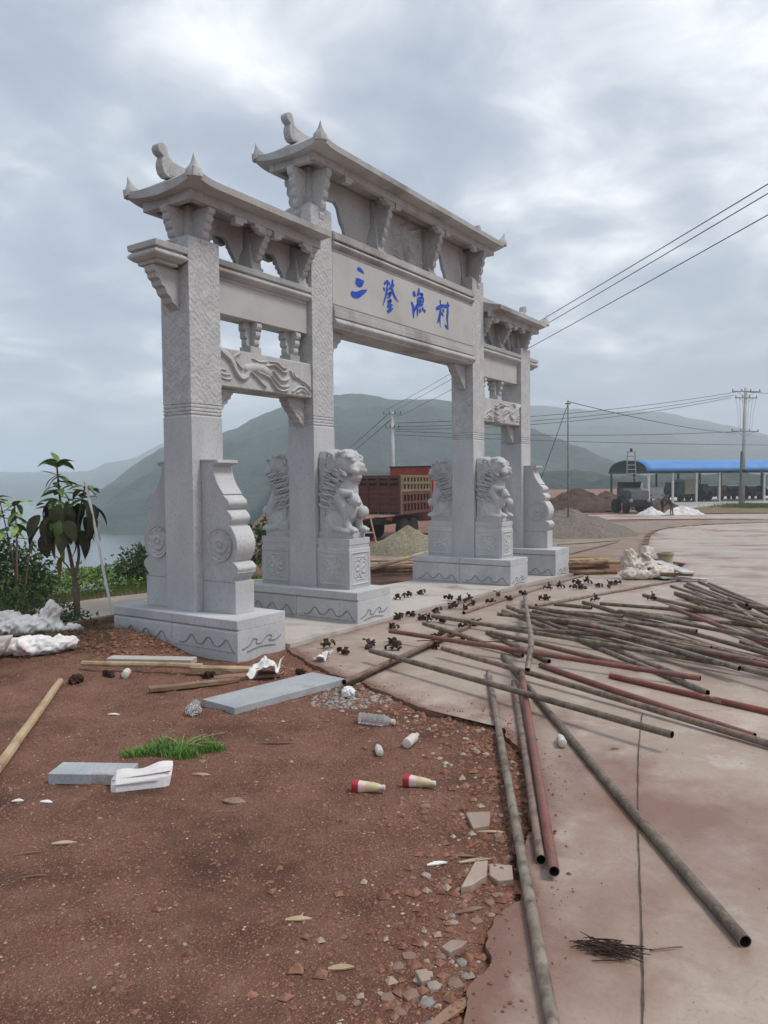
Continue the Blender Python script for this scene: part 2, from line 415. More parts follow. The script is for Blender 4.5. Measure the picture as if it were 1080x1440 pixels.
PIPES = [(-4.35, -2.253, 0.024, -1.692, -1.937, 0.024, 'rust'), (-4.426, -2.289, 0.066, -2.024, -2.01, 0.057, 'rust'), (-0.542, -1.793, 0.017, -3.12, -4.663, 0.024, 'grey'), (-0.194, -1.698, 0.013, -2.737, -4.411, 0.024, 'grey'), (-1.579, -2.21, 0.024, -1.746, -3.515, 0.096, 'dark'), (-1.551, -1.387, 0.07, -2.464, -5.226, 0.071, 'olive'), (-2.225, -1.674, 0.115, -2.702, -3.009, 0.024, 'olive'), (-1.883, -2.246, 0.024, -2.787, -3.294, 0.024, 'olive'), (-2.795, -2.856, 0.024, -6.302, -5.413, 0.024, 'dark'), (-3.404, -3.015, 0.024, -7.187, -5.097, 0.024, 'grey'), (-3.587, -3.325, 0.024, -6.143, -4.61, 0.024, 'brown'), (-3.494, -3.352, 0.072, -6.245, -4.707, 0.046, 'red'), (-0.15, -2.13, 0.016, -1.885, -5.118, 0.024, 'rust'), (-0.496, -2.091, 0.018, -2.277, -5.158, 0.024, 'brown'), (-0.908, -2.572, 0.023, -2.511, -5.23, 0.115, 'red'), (-0.663, -2.422, 0.063, -1.689, -4.619, 0.024, 'olive'), (-1.127, -2.724, 0.066, -2.823, -5.214, 0.115, 'olive'), (-1.626, -3.04, 0.115, -2.335, -5.064, 0.115, 'rust'), (0.638, -2.387, 0.009, -1.888, -5.066, 0.073, 'dark'), (0.621, -2.619, 0.011, 0.573, -4.034, 0.02, 'dark'), (-0.24, -2.531, 0.019, -0.226, -3.168, 0.021, 'dark'), (0.115, -3.099, 0.019, -0.133, -4.875, 0.024, 'olive'), (-0.272, -3.376, 0.088, -0.275, -3.908, 0.023, 'grey'), (0.327, -3.559, 0.08, -1.288, -4.942, 0.024, 'red'), (3.01, -2.929, -0.023, -0.003, -4.86, 0.024, 'dark'), (2.098, -3.202, -0.003, -0.842, -4.952, 0.088, 'dark'), (1.565, -3.328, 0.084, -0.337, -4.832, 0.107, 'brown'), (3.195, -3.085, -0.024, 0.964, -4.171, 0.078, 'dark'), (3.596, -3.038, -0.034, 1.112, -4.314, 0.018, 'dark'), (3.903, -3.144, -0.039, 0.425, -4.743, 0.023, 'dark'), (3.639, -3.346, -0.03, 0.667, -4.787, 0.022, 'dark'), (1.229, -4.053, 0.106, 0.746, -4.331, 0.111, 'dark'), (0.672, -4.204, 0.111, -0.983, -4.907, 0.084, 'brown'), (-1.419, -4.61, 0.102, -1.541, -4.972, 0.024, 'olive'), (-1.094, -2.256, 0.113, -1.949, -4.46, 0.115, 'rust'), (-0.837, -2.319, 0.1, -2.278, -4.85, 0.115, 'olive'), (-0.966, -3.16, 0.114, -2.047, -5.135, 0.028, 'brown'), (-0.346, -3.155, 0.1, -1.255, -5.054, 0.081, 'dark'), (1.729, -2.865, -0.001, -0.803, -4.886, 0.115, 'rust'), (0.857, -3.282, 0.086, -0.502, -4.915, 0.115, 'olive'), (1.667, -3.363, 0.047, 0.536, -4.658, 0.113, 'brown'), (2.503, -3.597, 0.043, 0.131, -4.846, 0.115, 'rust'), (-2.13, -2.409, 0.078, -2.66, -4.043, 0.025, 'rust'), (-1.299, -3.073, 0.115, -2.604, -4.796, 0.115, 'grey'), (-0.62, -2.09, 0.11, -1.08, -4.159, 0.09, 'brown'), (-1.298, -2.089, 0.114, -1.296, -3.519, 0.115, 'olive'), (3.999, -2.826, -0.046, 0.041, -1.984, 0.013, 'brown'), (4.027, -1.173, -0.076, -0.927, -1.458, 0.018, 'brown'), (0.292, -2.132, 0.011, 0.215, -2.646, 0.016, 'dark'), (-2.949, -3.282, 0.024, -3.992, -5.105, 0.024, 'red'), (-2.745, -1.593, 0.114, -2.917, -4.571, 0.075, 'red'), (-2.998, -3.899, 0.024, -3.473, -5.321, 0.024, 'redyellow'), (-3.078, -2.389, 0.09, -4.204, -5.39, 0.03, 'brown'), (-3.58, -1.943, 0.114, -4.504, -4.742, 0.113, 'dark'), (9.199, 1.38, -0.328, 21.672, 3.655, -0.886, 'rust'), (18.515, 4.941, -0.816, 22.879, 3.909, -0.919, 'rust'), (-0.509, -2.878, 0.022, -0.9, -3.588, 0.024, 'brown')]
BENT = [(0.547, -1.606, 0.03), (-2.046, -2.785, 0.2), (-3.341, -3.366, 0.3), (-3.681, -3.481, 0.16)]
CLAMPS = [(-3.306, -1.228, 0.0), (-3.465, -1.556, 0.0), (-3.054, -1.582, 0.0), (-2.865, -1.706, 0.0), (-3.038, -1.852, 0.0), (-2.162, -1.242, -0.0), (-1.592, -0.976, -0.003), (-1.403, -1.005, -0.004), (-1.551, -1.234, -0.003), (-1.621, -1.39, -0.002), (-1.595, -1.524, -0.002), (-0.985, -1.094, -0.007), (-0.498, -0.235, -0.019), (-0.251, -0.249, -0.022), (0.138, -0.183, -0.028), (-0.273, -0.896, -0.016), (-0.097, -0.939, -0.018), (0.156, -0.966, -0.021), (-0.22, -1.247, -0.014), (-0.599, -1.312, -0.009), (-0.615, -1.169, -0.01), (-0.0, -1.374, -0.015), (0.416, -1.425, -0.02), (0.987, -1.381, -0.029), (0.665, -1.864, -0.019), (2.045, -1.509, -0.047), (1.8, -1.448, -0.043), (2.553, -1.616, -0.056), (2.114, -1.831, -0.044), (1.982, -1.779, -0.042), (2.506, -1.951, -0.05), (2.488, -2.122, -0.047), (0.93, -2.469, -0.017), (1.355, -3.08, -0.018), (-2.157, -1.863, 0.0), (-1.754, -1.926, -0.0), (-1.555, -1.935, -0.001), (-2.425, -2.243, 0.0), (-2.403, -1.946, 0.0), (-2.822, -2.149, 0.0), (0.816, -1.075, -0.03), (2.892, -2.027, -0.057), (3.036, -2.072, -0.06), (2.92, -1.625, -0.064)]
EDGE = [(-7.547, -4.895, 0.0), (-7.151, -4.78, 0.0), (-6.973, -4.73, -0.0), (-6.846, -4.705, 0.0), (-6.771, -4.662, 0.0), (-6.677, -4.668, 0.0), (-6.566, -4.66, 0.0), (-6.447, -4.65, 0.0), (-6.296, -4.573, 0.0), (-6.026, -4.479, 0.0), (-5.732, -4.408, 0.0), (-5.21, -4.141, 0.0), (-4.779, -3.835, -0.0), (-4.441, -3.564, 0.0), (-4.363, -3.384, 0.0), (-4.48, -3.29, 0.0), (-4.554, -3.14, 0.0), (-4.461, -2.9, 0.0), (-4.317, -2.638, 0.0), (-4.23, -2.392, 0.0), (-4.119, -2.116, 0.0), (-3.988, -1.737, 0.0), (-3.749, -1.255, 0.0), (-3.528, -0.923, 0.0)]
REDEDGE = [(-4.426, -2.786, 0.0), (-4.279, -3.518, 0.0), (-4.223, -3.912, 0.0)]
FARCON = [(41.049, 0.724, -1.0), (37.56, 3.194, -1.0), (33.312, 4.507, -1.0), (28.074, 3.944, -1.0), (20.894, 2.213, -0.858), (10.273, -0.708, -0.338)]
SLAB_BIG = [(-5.288, -1.641, 0.0), (-5.295, -1.986, 0.0), (-4.286, -2.141, 0.0), (-4.225, -1.813, 0.0)]
SLAB_SMALL = [(-6.737, -2.004, -0.0), (-6.509, -2.381, 0.0), (-6.316, -2.134, 0.0), (-6.564, -1.743, 0.0)]
CARTON = [(-6.649, -2.495, 0.0), (-6.403, -2.638, 0.0), (-6.181, -2.348, 0.0), (-6.468, -2.259, 0.0)]
BOTTLES = [(-5.855, -3.585, 0.0), (-5.726, -3.719, 0.0), (-4.901, -2.946, 0.0), (-5.15, -3.345, -0.0), (-5.375, -3.27, -0.0), (-4.728, -4.156, -0.0), (-5.025, -0.423, 0.0), (-5.449, -1.739, 0.0), (-4.466, -2.36, 0.0)]
PLANKL = [(-6.792, -1.651, 0.0), (-5.452, -0.169, 0.0)]
WOODA = [(-5.063, 0.113, 0.0), (-4.401, -1.299, 0.0)]
WOODB = [(-5.236, -1.004, 0.0), (-4.618, -1.307, 0.0)]
WOODC = [(-4.863, 0.038, 0.0), (-4.548, -0.629, 0.0)]
GRASS = [(-6.003, -2.184, 0.0)]
TWIGS = [(-6.59, -5.034, 0.0)]
CHARS = [[([(-1.295, 4.253), (-1.224, 4.256), (-1.147, 4.227)], 0.026), ([(-1.334, 4.102), (-1.283, 4.092), (-1.227, 4.096), (-1.154, 4.135)], 0.052), ([(-1.425, 3.949), (-1.386, 3.924), (-1.297, 3.935), (-1.196, 3.985), (-1.087, 4.036)], 0.039)], [([(-0.704, 4.187), (-0.646, 4.23), (-0.596, 4.26)], 0.018), ([(-0.603, 4.256), (-0.635, 4.14), (-0.667, 4.038), (-0.739, 3.902)], 0.018), ([(-0.719, 4.143), (-0.676, 4.11)], 0.019), ([(-0.494, 4.292), (-0.519, 4.218), (-0.616, 4.123)], 0.018), ([(-0.596, 4.237), (-0.564, 4.209)], 0.014), ([(-0.559, 4.203), (-0.51, 4.151), (-0.46, 4.084), (-0.363, 4.021)], 0.023), ([(-0.467, 4.236), (-0.535, 4.176)], 0.017), ([(-0.624, 4.08), (-0.551, 4.107), (-0.577, 4.058), (-0.638, 4.027)], 0.017), ([(-0.629, 3.974), (-0.548, 4.008), (-0.604, 3.937), (-0.64, 3.913)], 0.017), ([(-0.627, 3.915), (-0.501, 3.959)], 0.015), ([(-0.631, 3.85), (-0.57, 3.88), (-0.494, 3.916)], 0.023)], [([(0.007, 4.218), (0.092, 4.196)], 0.038), ([(-0.031, 4.088), (0.017, 4.025), (0.021, 3.954), (0.028, 3.868)], 0.032), ([(0.029, 3.948), (0.078, 4.022), (0.135, 4.098)], 0.019), ([(0.173, 4.314), (0.16, 4.253), (0.109, 4.184)], 0.022), ([(0.132, 4.233), (0.268, 4.245), (0.222, 4.206)], 0.019), ([(0.131, 4.165), (0.279, 4.197), (0.266, 4.097)], 0.018), ([(0.199, 4.205), (0.197, 4.073)], 0.018), ([(0.13, 4.119), (0.266, 4.147)], 0.015), ([(0.129, 4.069), (0.277, 4.102)], 0.016), ([(0.131, 4.165), (0.128, 4.016), (0.12, 3.906)], 0.02), ([(0.202, 4.041), (0.189, 3.972)], 0.022), ([(0.254, 4.065), (0.287, 4.018)], 0.019), ([(0.305, 4.042), (0.339, 4.007)], 0.021)], [([(0.643, 4.109), (0.748, 4.155), (0.898, 4.22)], 0.029), ([(0.768, 4.269), (0.778, 4.118), (0.751, 3.991), (0.768, 3.864)], 0.023), ([(0.766, 4.116), (0.721, 3.986), (0.676, 3.905)], 0.02), ([(0.784, 4.088), (0.864, 4.047)], 0.02), ([(0.86, 4.176), (0.968, 4.214), (1.058, 4.237)], 0.023), ([(0.988, 4.276), (0.986, 4.124), (0.971, 4.028), (1.001, 3.875)], 0.026), ([(1.001, 3.878), (0.888, 3.929)], 0.019), ([(0.828, 4.145), (0.884, 4.106)], 0.02)]]
JOINT = [(-7.259, -5.332, 0.0), (-6.86, -5.224, 0.0), (-6.348, -5.078, 0.0), (-5.47, -4.818, 0.0), (-4.605, -4.578, 0.0), (-3.834, -4.385, 0.0)]
CRACK = [(-3.799, -4.224, 0.0), (-3.682, -4.474, -0.0), (-3.52, -4.765, 0.0), (-3.277, -4.997, 0.0)]
HAZE = 0.00078
HILLS = [('main_hill', [(559.1, -249.4, -32.6), (579.6, -231.2, -20.7), (700.2, -262.6, -6.0), (700.9, -239.7, 11.3), (701.6, -213.6, 29.1), (701.9, -194.0, 39.3), (702.3, -145.2, 49.8), (702.7, -122.4, 59.3), (703.2, -93.1, 71.9), (703.5, -63.8, 79.4), (703.6, -24.8, 83.5), (703.4, 14.1, 77.9), (703.3, 66.0, 74.1), (702.8, 104.8, 62.0), (702.2, 143.5, 44.7), (701.1, 188.7, 18.3), (700.1, 233.8, -8.1)], (380, -21), 3, 17), ('right_range', [(1503.2, -151.8, 57.3), (1505.3, -26.0, 111.5), (1506.6, 85.6, 146.4), (1506.9, 197.0, 153.6), (1506.7, 308.2, 149.6), (1506.4, 363.7, 142.0), (1506.2, 433.2, 135.7), (1506.2, 538.9, 134.6), (1505.7, 595.8, 122.8), (1505.3, 649.9, 112.5), (1504.7, 724.8, 95.0), (1503.8, 821.9, 71.7), (1502.7, 988.5, 44.9), (1501.6, 1196.8, 14.9)], (700, -3), 13, 24), ('far_ridge', [(1902.9, -1830.9, 40.6), (1903.2, -1390.4, 49.9), (1903.0, -1126.2, 43.5), (1902.8, -950.1, 38.1), (1902.8, -809.2, 38.3), (1902.8, -729.9, 39.2), (1903.5, -685.6, 58.1), (1903.9, -623.9, 68.0), (1904.9, -570.7, 93.9), (1905.5, -526.5, 111.0), (1906.0, -420.7, 123.9), (1904.1, -280.3, 73.1), (1900.7, -105.1, -16.8)], (800, -21), 23, 14), ('tree_bank', [(320.5, -47.3, 7.7), (320.4, -20.6, 6.2), (320.4, 6.1, 5.4), (320.4, 29.8, 6.0), (320.3, 53.6, 4.5), (320.4, 77.3, 5.2), (320.3, 101.0, 3.7), (320.3, 124.8, 4.7), (320.3, 148.5, 3.5), (320.3, 181.1, 2.9), (320.2, 225.6, 1.2)], (110, -2.5), 33, 1.2)]
MUD = [(-5.057, -4.324, 0.22, 0.5), (-4.846, -4.454, 0.3, 0.5), (-5.534, -4.258, 0.18, 0.6), (-4.899, -3.886, 0.25, 0.6), (-2.981, -3.963, 0.25, 0.38), (-4.123, -3.443, 0.3, 0.5), (-1.742, -3.374, 0.35, 0.3), (-4.489, -3.182, 0.2, 0.5), (-4.296, -3.941, 0.25, 0.4), (-4.93, -4.677, 0.2, 0.3)]
ROCKS = [(-7.006, -4.549, 0.0, 0.045, 1), (-7.09, -4.563, 0.0, 0.04, 1), (-7.023, -4.608, 0.0, 0.035, 1), (-6.985, -4.667, 0.0, 0.04, 1), (-7.099, -4.629, 0.0, 0.05, 2), (-7.181, -4.69, 0.0, 0.035, 2), (-6.865, -4.627, 0.0, 0.03, 2), (-6.926, -4.672, 0.0, 0.035, 2), (-6.676, -4.49, 0.0, 0.03, 1), (-6.646, -4.467, 0.0, 0.025, 2), (-6.447, -4.237, 0.0, 0.035, 1), (-6.344, -4.353, 0.0, 0.028, 1), (-6.913, -4.444, 0.0, 0.03, 0), (-6.983, -4.446, 0.0, 0.03, 0), (-6.87, -4.547, 0.0, 0.03, 0), (-7.173, -4.577, 0.0, 0.03, 0), (-7.139, -4.507, 0.0, 0.03, 0), (-6.79, -4.558, 0.0, 0.03, 0), (-6.494, -4.55, 0.0, 0.03, 0), (-6.432, -4.551, 0.0, 0.03, 0), (-6.631, -4.56, 0.0, 0.025, 0), (-5.886, -3.898, 0.0, 0.035, 0), (-5.864, -3.741, 0.0, 0.02, 0), (-5.066, -3.503, -0.0, 0.02, 1), (-4.706, -3.14, 0.0, 0.02, 2), (-4.579, -2.974, 0.0, 0.028, 1), (-4.906, -3.379, 0.0, 0.02, 1), (-6.004, -2.433, 0.0, 0.03, 0), (-6.342, -3.025, 0.0, 0.05, 0), (-5.201, -3.289, 0.0, 0.016, 1), (-5.241, -3.103, 0.0, 0.018, 1), (-5.573, -3.159, 0.0, 0.018, 1), (-6.835, -2.613, 0.0, 0.02, 1), (-6.176, -2.62, 0.0, 0.018, 1), (-5.962, -4.325, 0.0, 0.03, 0), (-5.787, -4.323, 0.0, 0.035, 0), (-5.524, -4.273, 0.0, 0.03, 0), (-5.483, -4.169, 0.0, 0.03, 2), (-5.237, -3.999, 0.0, 0.03, 0), (-4.956, -3.796, 0.0, 0.028, 0), (-5.662, -4.296, 0.0, 0.028, 2), (-5.85, -4.433, 0.0, 0.03, 0), (-6.121, -4.452, 0.0, 0.03, 2), (-6.19, -4.516, 0.0, 0.025, 0), (-6.23, -4.453, 0.0, 0.025, 0), (-7.485, -3.488, 0.0, 0.014, 1), (-7.303, -3.753, 0.0, 0.014, 1), (-7.042, -4.09, 0.0, 0.014, 1), (-7.331, -3.349, 0.0, 0.016, 1), (-7.61, -3.635, 0.0, 0.016, 1), (-7.372, -3.647, 0.0, 0.013, 1), (-7.222, -4.442, 0.0, 0.02, 1), (-7.136, -4.48, 0.0, 0.02, 1), (-7.233, -4.394, 0.0, 0.02, 1)]
SLABBITS = [([(-5.853, -4.103), (-5.774, -4.197), (-5.917, -4.26), (-5.985, -4.21)], 'flat reddish concrete fragment sunk in the dirt below the pipe'), ([(-6.497, -4.422), (-6.287, -4.376), (-6.247, -4.416), (-6.365, -4.468), (-6.466, -4.45)], 'pale long concrete fragment broken from the apron edge'), ([(-6.254, -4.426), (-6.214, -4.511), (-6.316, -4.564), (-6.36, -4.516), (-6.338, -4.467)], 'squarish concrete fragment against the long grey pipe'), ([(-6.853, -4.537), (-6.796, -4.547), (-6.773, -4.599), (-6.812, -4.598), (-6.865, -4.577)], 'thin brown concrete fragment half buried in the dirt'), ([(-7.001, -4.522), (-6.973, -4.552), (-7.01, -4.59), (-7.04, -4.57)], 'pale chunky fragment at the foot of the apron edge')]
CHIPS = [(-5.934, -4.275, 0.14, 0.018, -0.05, 0, 'thin pale wood splinter lying beside the long grey pipe', 'wood_chip', 'chip'), (-6.229, -4.353, 0.15, 0.025, 0.2, 0, 'pale wood splinter above the concrete fragments', 'wood_chip', 'chip'), (-6.228, -4.285, 0.12, 0.02, -0.1, 1, 'brown wood splinter beside the pale one above the concrete fragments', 'wood_chip', 'chip'), (-6.351, -4.232, 0.09, 0.025, 0.25, 3, 'curved white shell like scrap in the dirt near the splinters', 'paper_scrap', 'scrap'), (-7.095, -4.725, 0.26, 0.04, 0.75, 1, 'dark charred wood stick lying against the apron edge', 'wood_stick', 'stick'), (-6.582, -4.505, 0.12, 0.03, 0.3, 1, 'short dark stick half buried in the dirt slope', 'wood_stick', 'stick'), (-7.095, -2.718, 0.11, 0.03, 0.1, 0, 'dry tan leaf lying on the open red dirt', 'dry_leaf', 'leaf'), (-7.337, -2.878, 0.12, 0.008, 0.2, 1, 'short dark twig lying on the open dirt by the tan leaf', 'twig', 'twig'), (-7.245, -2.683, 0.14, 0.008, 0.3, 1, 'longer dark twig lying on the open dirt', 'twig', 'twig'), (-6.173, -2.605, 0.11, 0.03, -0.1, 0, 'cream paper strip lying below the grass tuft', 'paper_scrap', 'scrap'), (-6.338, -3.031, 0.12, 0.07, -0.25, 2, 'flat brown stone flake below the paper strip', 'stone_flake', 'stone'), (-6.942, -2.085, 0.06, 0.03, 0.1, 3, 'small white paper scrap left of the short slab', 'paper_scrap', 'scrap'), (-6.878, -2.235, 0.07, 0.03, -0.2, 3, 'crumpled grey paper scrap below the short slab', 'paper_scrap', 'scrap'), (-5.717, -1.215, 0.09, 0.03, -0.1, 3, 'pale scrap of paper on the dirt beyond the grass', 'paper_scrap', 'scrap'), (-5.526, -2.65, 0.5, 0.012, 0.02, 1, 'long thin brown stick lying level on the dirt', 'stick', 'stick'), (-7.104, -4.296, 0.09, 0.03, 0.1, 0, 'little curled pale leaf on the near dirt', 'dry_leaf', 'leaf'), (-6.969, -3.995, 0.1, 0.03, 0.05, 0, 'small pale husk on the near dirt', 'husk', 'leaf'), (-2.385, -1.977, 0.5, 0.07, 0.2, 0, 'yellow painted timber offcut lying among the clamps', 'timber_offcut', 'offcut'), (-2.189, -2.437, 0.7, 0.09, -0.15, 0, 'yellow plank end lying across the pipes near the red one', 'timber_offcut', 'offcut'), (-0.367, -0.733, 0.55, 0.08, 0.12, 0, 'cream timber offcut behind the clamps at the third pillar', 'timber_offcut', 'offcut'), (-0.001, -0.832, 0.5, 0.07, -0.25, 0, 'pale timber offcut leaning into the clamps at the third pillar', 'timber_offcut', 'offcut'), (-4.619, -4.444, 0.05, 0.012, 0.1, 1, 'tiny dark twig on the concrete beside the wet patch', 'twig', 'twig'), (-6.464, -5.193, 0.12, 0.006, 0.15, 1, 'thin forked twig on the bare concrete by the joint', 'twig', 'twig')]
# ------------------------------------------------------------------ ground
def in_poly(x, y, poly):
    inside = np.zeros(np.shape(x), bool); n = len(poly)
    for i in range(n):
        x0, y0 = poly[i][:2]; x1, y1 = poly[(i+1) % n][:2]
        c = ((y0 > y) != (y1 > y)) & (x < (x1-x0)*(y-y0)/(y1-y0+1e-12) + x0)
        inside ^= c
    return inside

def jag_edge(pts, step, amp, seed):
    P = smooth_line([p[:2] for p in pts], 12)
    d = np.r_[0, np.cumsum(np.hypot(*np.diff(P, axis=0).T))]
    s = np.arange(0, d[-1], step)
    x = np.interp(s, d, P[:,0]); y = np.interp(s, d, P[:,1])
    tx, ty = np.gradient(x), np.gradient(y); l = np.hypot(tx, ty)+1e-9
    off = amp*fbm(s*4, s*0+3.3, 4, seed) + amp*0.6*np.floor(fbm(s*2.2, s*0+8, 2, seed+9)*3)/3
    return np.stack([x - ty/l*off, y + tx/l*off], -1)

edge = jag_edge(EDGE, 0.02, 0.055, 5)
front_line = [(-3.45, -0.93), (-2.4, -0.93), (0.0, -0.93), (2.5, -0.98), (4.3, -1.0), (5.2, -1.3), (6.6, -2.1), (8.2, -2.0)]
far_line = [FARCON[5][:2], FARCON[4][:2], FARCON[3][:2], FARCON[2][:2], FARCON[1][:2], FARCON[0][:2]]
bnd = np.vstack([edge, smooth_line(front_line, 10), smooth_line(far_line, 10)])
nb = len(bnd)
tb = np.linspace(0, 1, nb)
ne = len(edge)/nb
near_r = np.array([at(-1.5, 1.4).xy[:]]); far_r = np.array([at(50, 60).xy[:]])
cum = np.r_[0, np.cumsum(np.hypot(*np.diff(bnd, axis=0).T))]; cum /= cum[-1]
mid_r = np.array([at(9.0, 14.0).xy[:]])
w_ = cum**1.5
right = np.where(w_[:,None] < 0.08, near_r + (mid_r-near_r)*(w_[:,None]/0.08), mid_r + (far_r-mid_r)*((w_[:,None]-0.08)/0.92))
ncol = 40
s = np.linspace(0, 1, ncol)**2.2
CX = bnd[:,0][:,None]*(1-s) + right[:,0][:,None]*s
CY = bnd[:,1][:,None]*(1-s) + right[:,1][:,None]*s
CZ = gz(CX, CY) + 0.004 + 0.004*fbm(CX*1.3, CY*1.3, 3, 2)
mb = MB()
mb.v = [tuple(map(float, a)) for a in np.stack([CX, CY, CZ], -1).reshape(-1, 3)]
for i in range(nb-1):
    for j in range(ncol-1):
        mb.f.append((i*ncol+j, i*ncol+j+1, (i+1)*ncol+j+1, (i+1)*ncol+j))
n0 = len(mb.v)
for i in range(nb): mb.v.append((float(bnd[i,0]), float(bnd[i,1]), float(CZ[i,0]-0.12)))
for i in range(nb-1): mb.f.append((i*ncol, (i+1)*ncol, n0+i+1, n0+i))
me = mb.mesh('concrete_apron'); 
mud = np.exp(-(np.hypot(CX-bnd[:,0][:,None], CY-bnd[:,1][:,None]))/0.16)*np.where(np.arange(nb)[:,None] < len(edge), 1.0, 0.55)
for mx, my, mr, ma in MUD: mud = np.maximum(mud, ma*np.exp(-((CX-mx)**2+(CY-my)**2)/mr**2))
at_ = me.attributes.new('mud', 'FLOAT', 'POINT'); mf = np.zeros(len(me.vertices), np.float32); mf[:mud.size] = mud.ravel(); mf[mud.size:] = 1.0; at_.data.foreach_set('value', mf)
apron_mat = concrete.copy(); apron_mat.name = 'muddy_apron_concrete'
N, L = apron_mat.node_tree.nodes, apron_mat.node_tree.links
bs_ = N['Principled BSDF']; old = bs_.inputs['Base Color'].links[0].from_socket
an = N.new('ShaderNodeAttribute'); an.attribute_name = 'mud'
gn = N.new('ShaderNodeNewGeometry'); nz_ = N.new('ShaderNodeTexNoise'); nz_.inputs['Scale'].default_value = 5.5; nz_.inputs['Detail'].default_value = 9; nz_.inputs['Roughness'].default_value = 0.7
L.new(gn.outputs['Position'], nz_.inputs['Vector'])
ad_ = N.new('ShaderNodeMath'); ad_.operation = 'ADD'; L.new(an.outputs['Fac'], ad_.inputs[0]); L.new(nz_.outputs['Fac'], ad_.inputs[1])
mr_ = N.new('ShaderNodeMapRange'); mr_.inputs[1].default_value = 0.62; mr_.inputs[2].default_value = 1.12; mr_.inputs[4].default_value = 0.88; L.new(ad_.outputs[0], mr_.inputs[0])
mx_ = N.new('ShaderNodeMix'); mx_.data_type = 'RGBA'; mx_.inputs[7].default_value = (0.165, 0.080, 0.058, 1)
L.new(mr_.outputs[0], mx_.inputs[0]); L.new(old, mx_.inputs[6]); L.new(mx_.outputs[2], bs_.inputs['Base Color'])
struct(mkobj('concrete_apron', me, apron_mat, smooth=False))
CON_POLY = [tuple(a) for a in bnd[::3]] + [tuple(a) for a in right[::-10]]

def axis_grid(lo, hi, step, far_lo, far_hi, g=1.13):
    a = list(np.arange(lo, hi, step)); st = step
    while a[-1] < far_hi: st = min(st*g, 80); a.append(a[-1]+st)
    st = step
    while a[0] > far_lo: st = min(st*g, 80); a.insert(0, a[0]-st)
    return np.array(a)
gx = axis_grid(-7.6, -3.2, 0.035, -400, 3200)
gy = axis_grid(-4.6, 1.4, 0.035, -1500, 1500)
GX, GY = np.meshgrid(gx, gy)
def shore(x): return np.where(x < -1, 5.2 + 0.02*np.abs(x+1), 5.2 + 0.85*(x+1))
base = gz(GX, GY)
near = 1 - sst(6, 40, np.hypot(GX+5, GY+2))
rough = 0.022*fbm(GX*1.1, GY*1.1, 4, 3) + 0.018*fbm(GX*4.5, GY*4.5, 3, 11) + 0.022*np.maximum(0, fbm(GX*9, GY*9, 2, 21)-0.1)
# small spoil bank around the foot of the first pillar
bank = 0.16*np.exp(-(((GX+4.30)/0.30)**2 + ((GY-0.45)/0.55)**2)) + 0.12*np.exp(-(((GX+4.6)/0.7)**2 + ((GY-1.3)/0.7)**2))
con = in_poly(GX, GY, CON_POLY)
from_con = con.astype(float)
GZ = base + rough*near*0.9 - 0.022 + bank
GZ = np.where(con, base - 0.07, GZ)
over = np.maximum(0, GY - shore(GX) + 0.6*fbm(GX*0.3, GY*0.3, 2, 4))
GZ = GZ - np.minimum(over*0.75, 23)
road_dip = ((GY > 1.9) & (GY < 4.0) & (GX < 1.5) & (GX > -60))
GZ = np.where(road_dip, np.minimum(GZ, base-0.03), GZ)
ny, nx = GX.shape
vs = np.stack([GX, GY, GZ], -1).reshape(-1, 3)
idx = np.arange(nx*ny).reshape(ny, nx)
q = np.stack([idx[:-1,:-1], idx[:-1,1:], idx[1:,1:], idx[1:,:-1]], -1).reshape(-1, 4)
me = bpy.data.meshes.new('ground'); me.from_pydata(vs.tolist(), [], q.tolist()); me.update()
struct(mkobj('ground', me, dirt, smooth=True))
def ground_z(x, y):
    """height of the dirt at one spot (bilinear)"""
    i = int(np.clip(np.searchsorted(gx, x)-1, 0, nx-2)); j = int(np.clip(np.searchsorted(gy, y)-1, 0, ny-2))
    tx = (x-gx[i])/(gx[i+1]-gx[i]); ty = (y-gy[j])/(gy[j+1]-gy[j])
    return float((GZ[j,i]*(1-tx)+GZ[j,i+1]*tx)*(1-ty) + (GZ[j+1,i]*(1-tx)+GZ[j+1,i+1]*tx)*ty)
def top_z(x, y):
    if bool(in_poly(np.array([x]), np.array([y]), CON_POLY)[0]): return gzf(x, y)+0.006
    return ground_z(x, y)

# old road behind the gate, on the lake side
mb = MB(); xs = np.linspace(-60, 1.2, 90)
for k, x in enumerate(xs):
    w0 = 2.05 + 0.05*math.sin(x*3.1); w1 = 3.75 + 0.06*math.sin(x*2.3+1)
    for y in (w0, (w0+w1)/2, w1): mb.v.append((x, y, gzf(x, y)+0.004))
for k in range(len(xs)-1):
    for j in range(2): mb.f.append((k*3+j, (k+1)*3+j, (k+1)*3+j+1, k*3+j+1))
struct(mb.build('old_road', concrete, smooth=True))

# footing strip the gate stands on
mb = MB()
nseg = 30
for k in range(nseg+1):
    x = -3.49 + (4.45+3.49)*k/nseg
    for y in (-0.925, 0.92):
        mb.v.append((x, y, gzf(x, y) + 0.045)); mb.v.append((x, y, gzf(x, y) - 0.2))
for k in range(nseg):
    a, b = k*4, (k+1)*4
    mb.f += [(a, b, b+2, a+2), (a, a+1, b+1, b), (a+2, b+2, b+3, a+3)]
mb.f += [(0,2,3,1), (nseg*4, nseg*4+1, nseg*4+3, nseg*4+2)]
struct(mb.build('concrete_footing', concrete_grey))

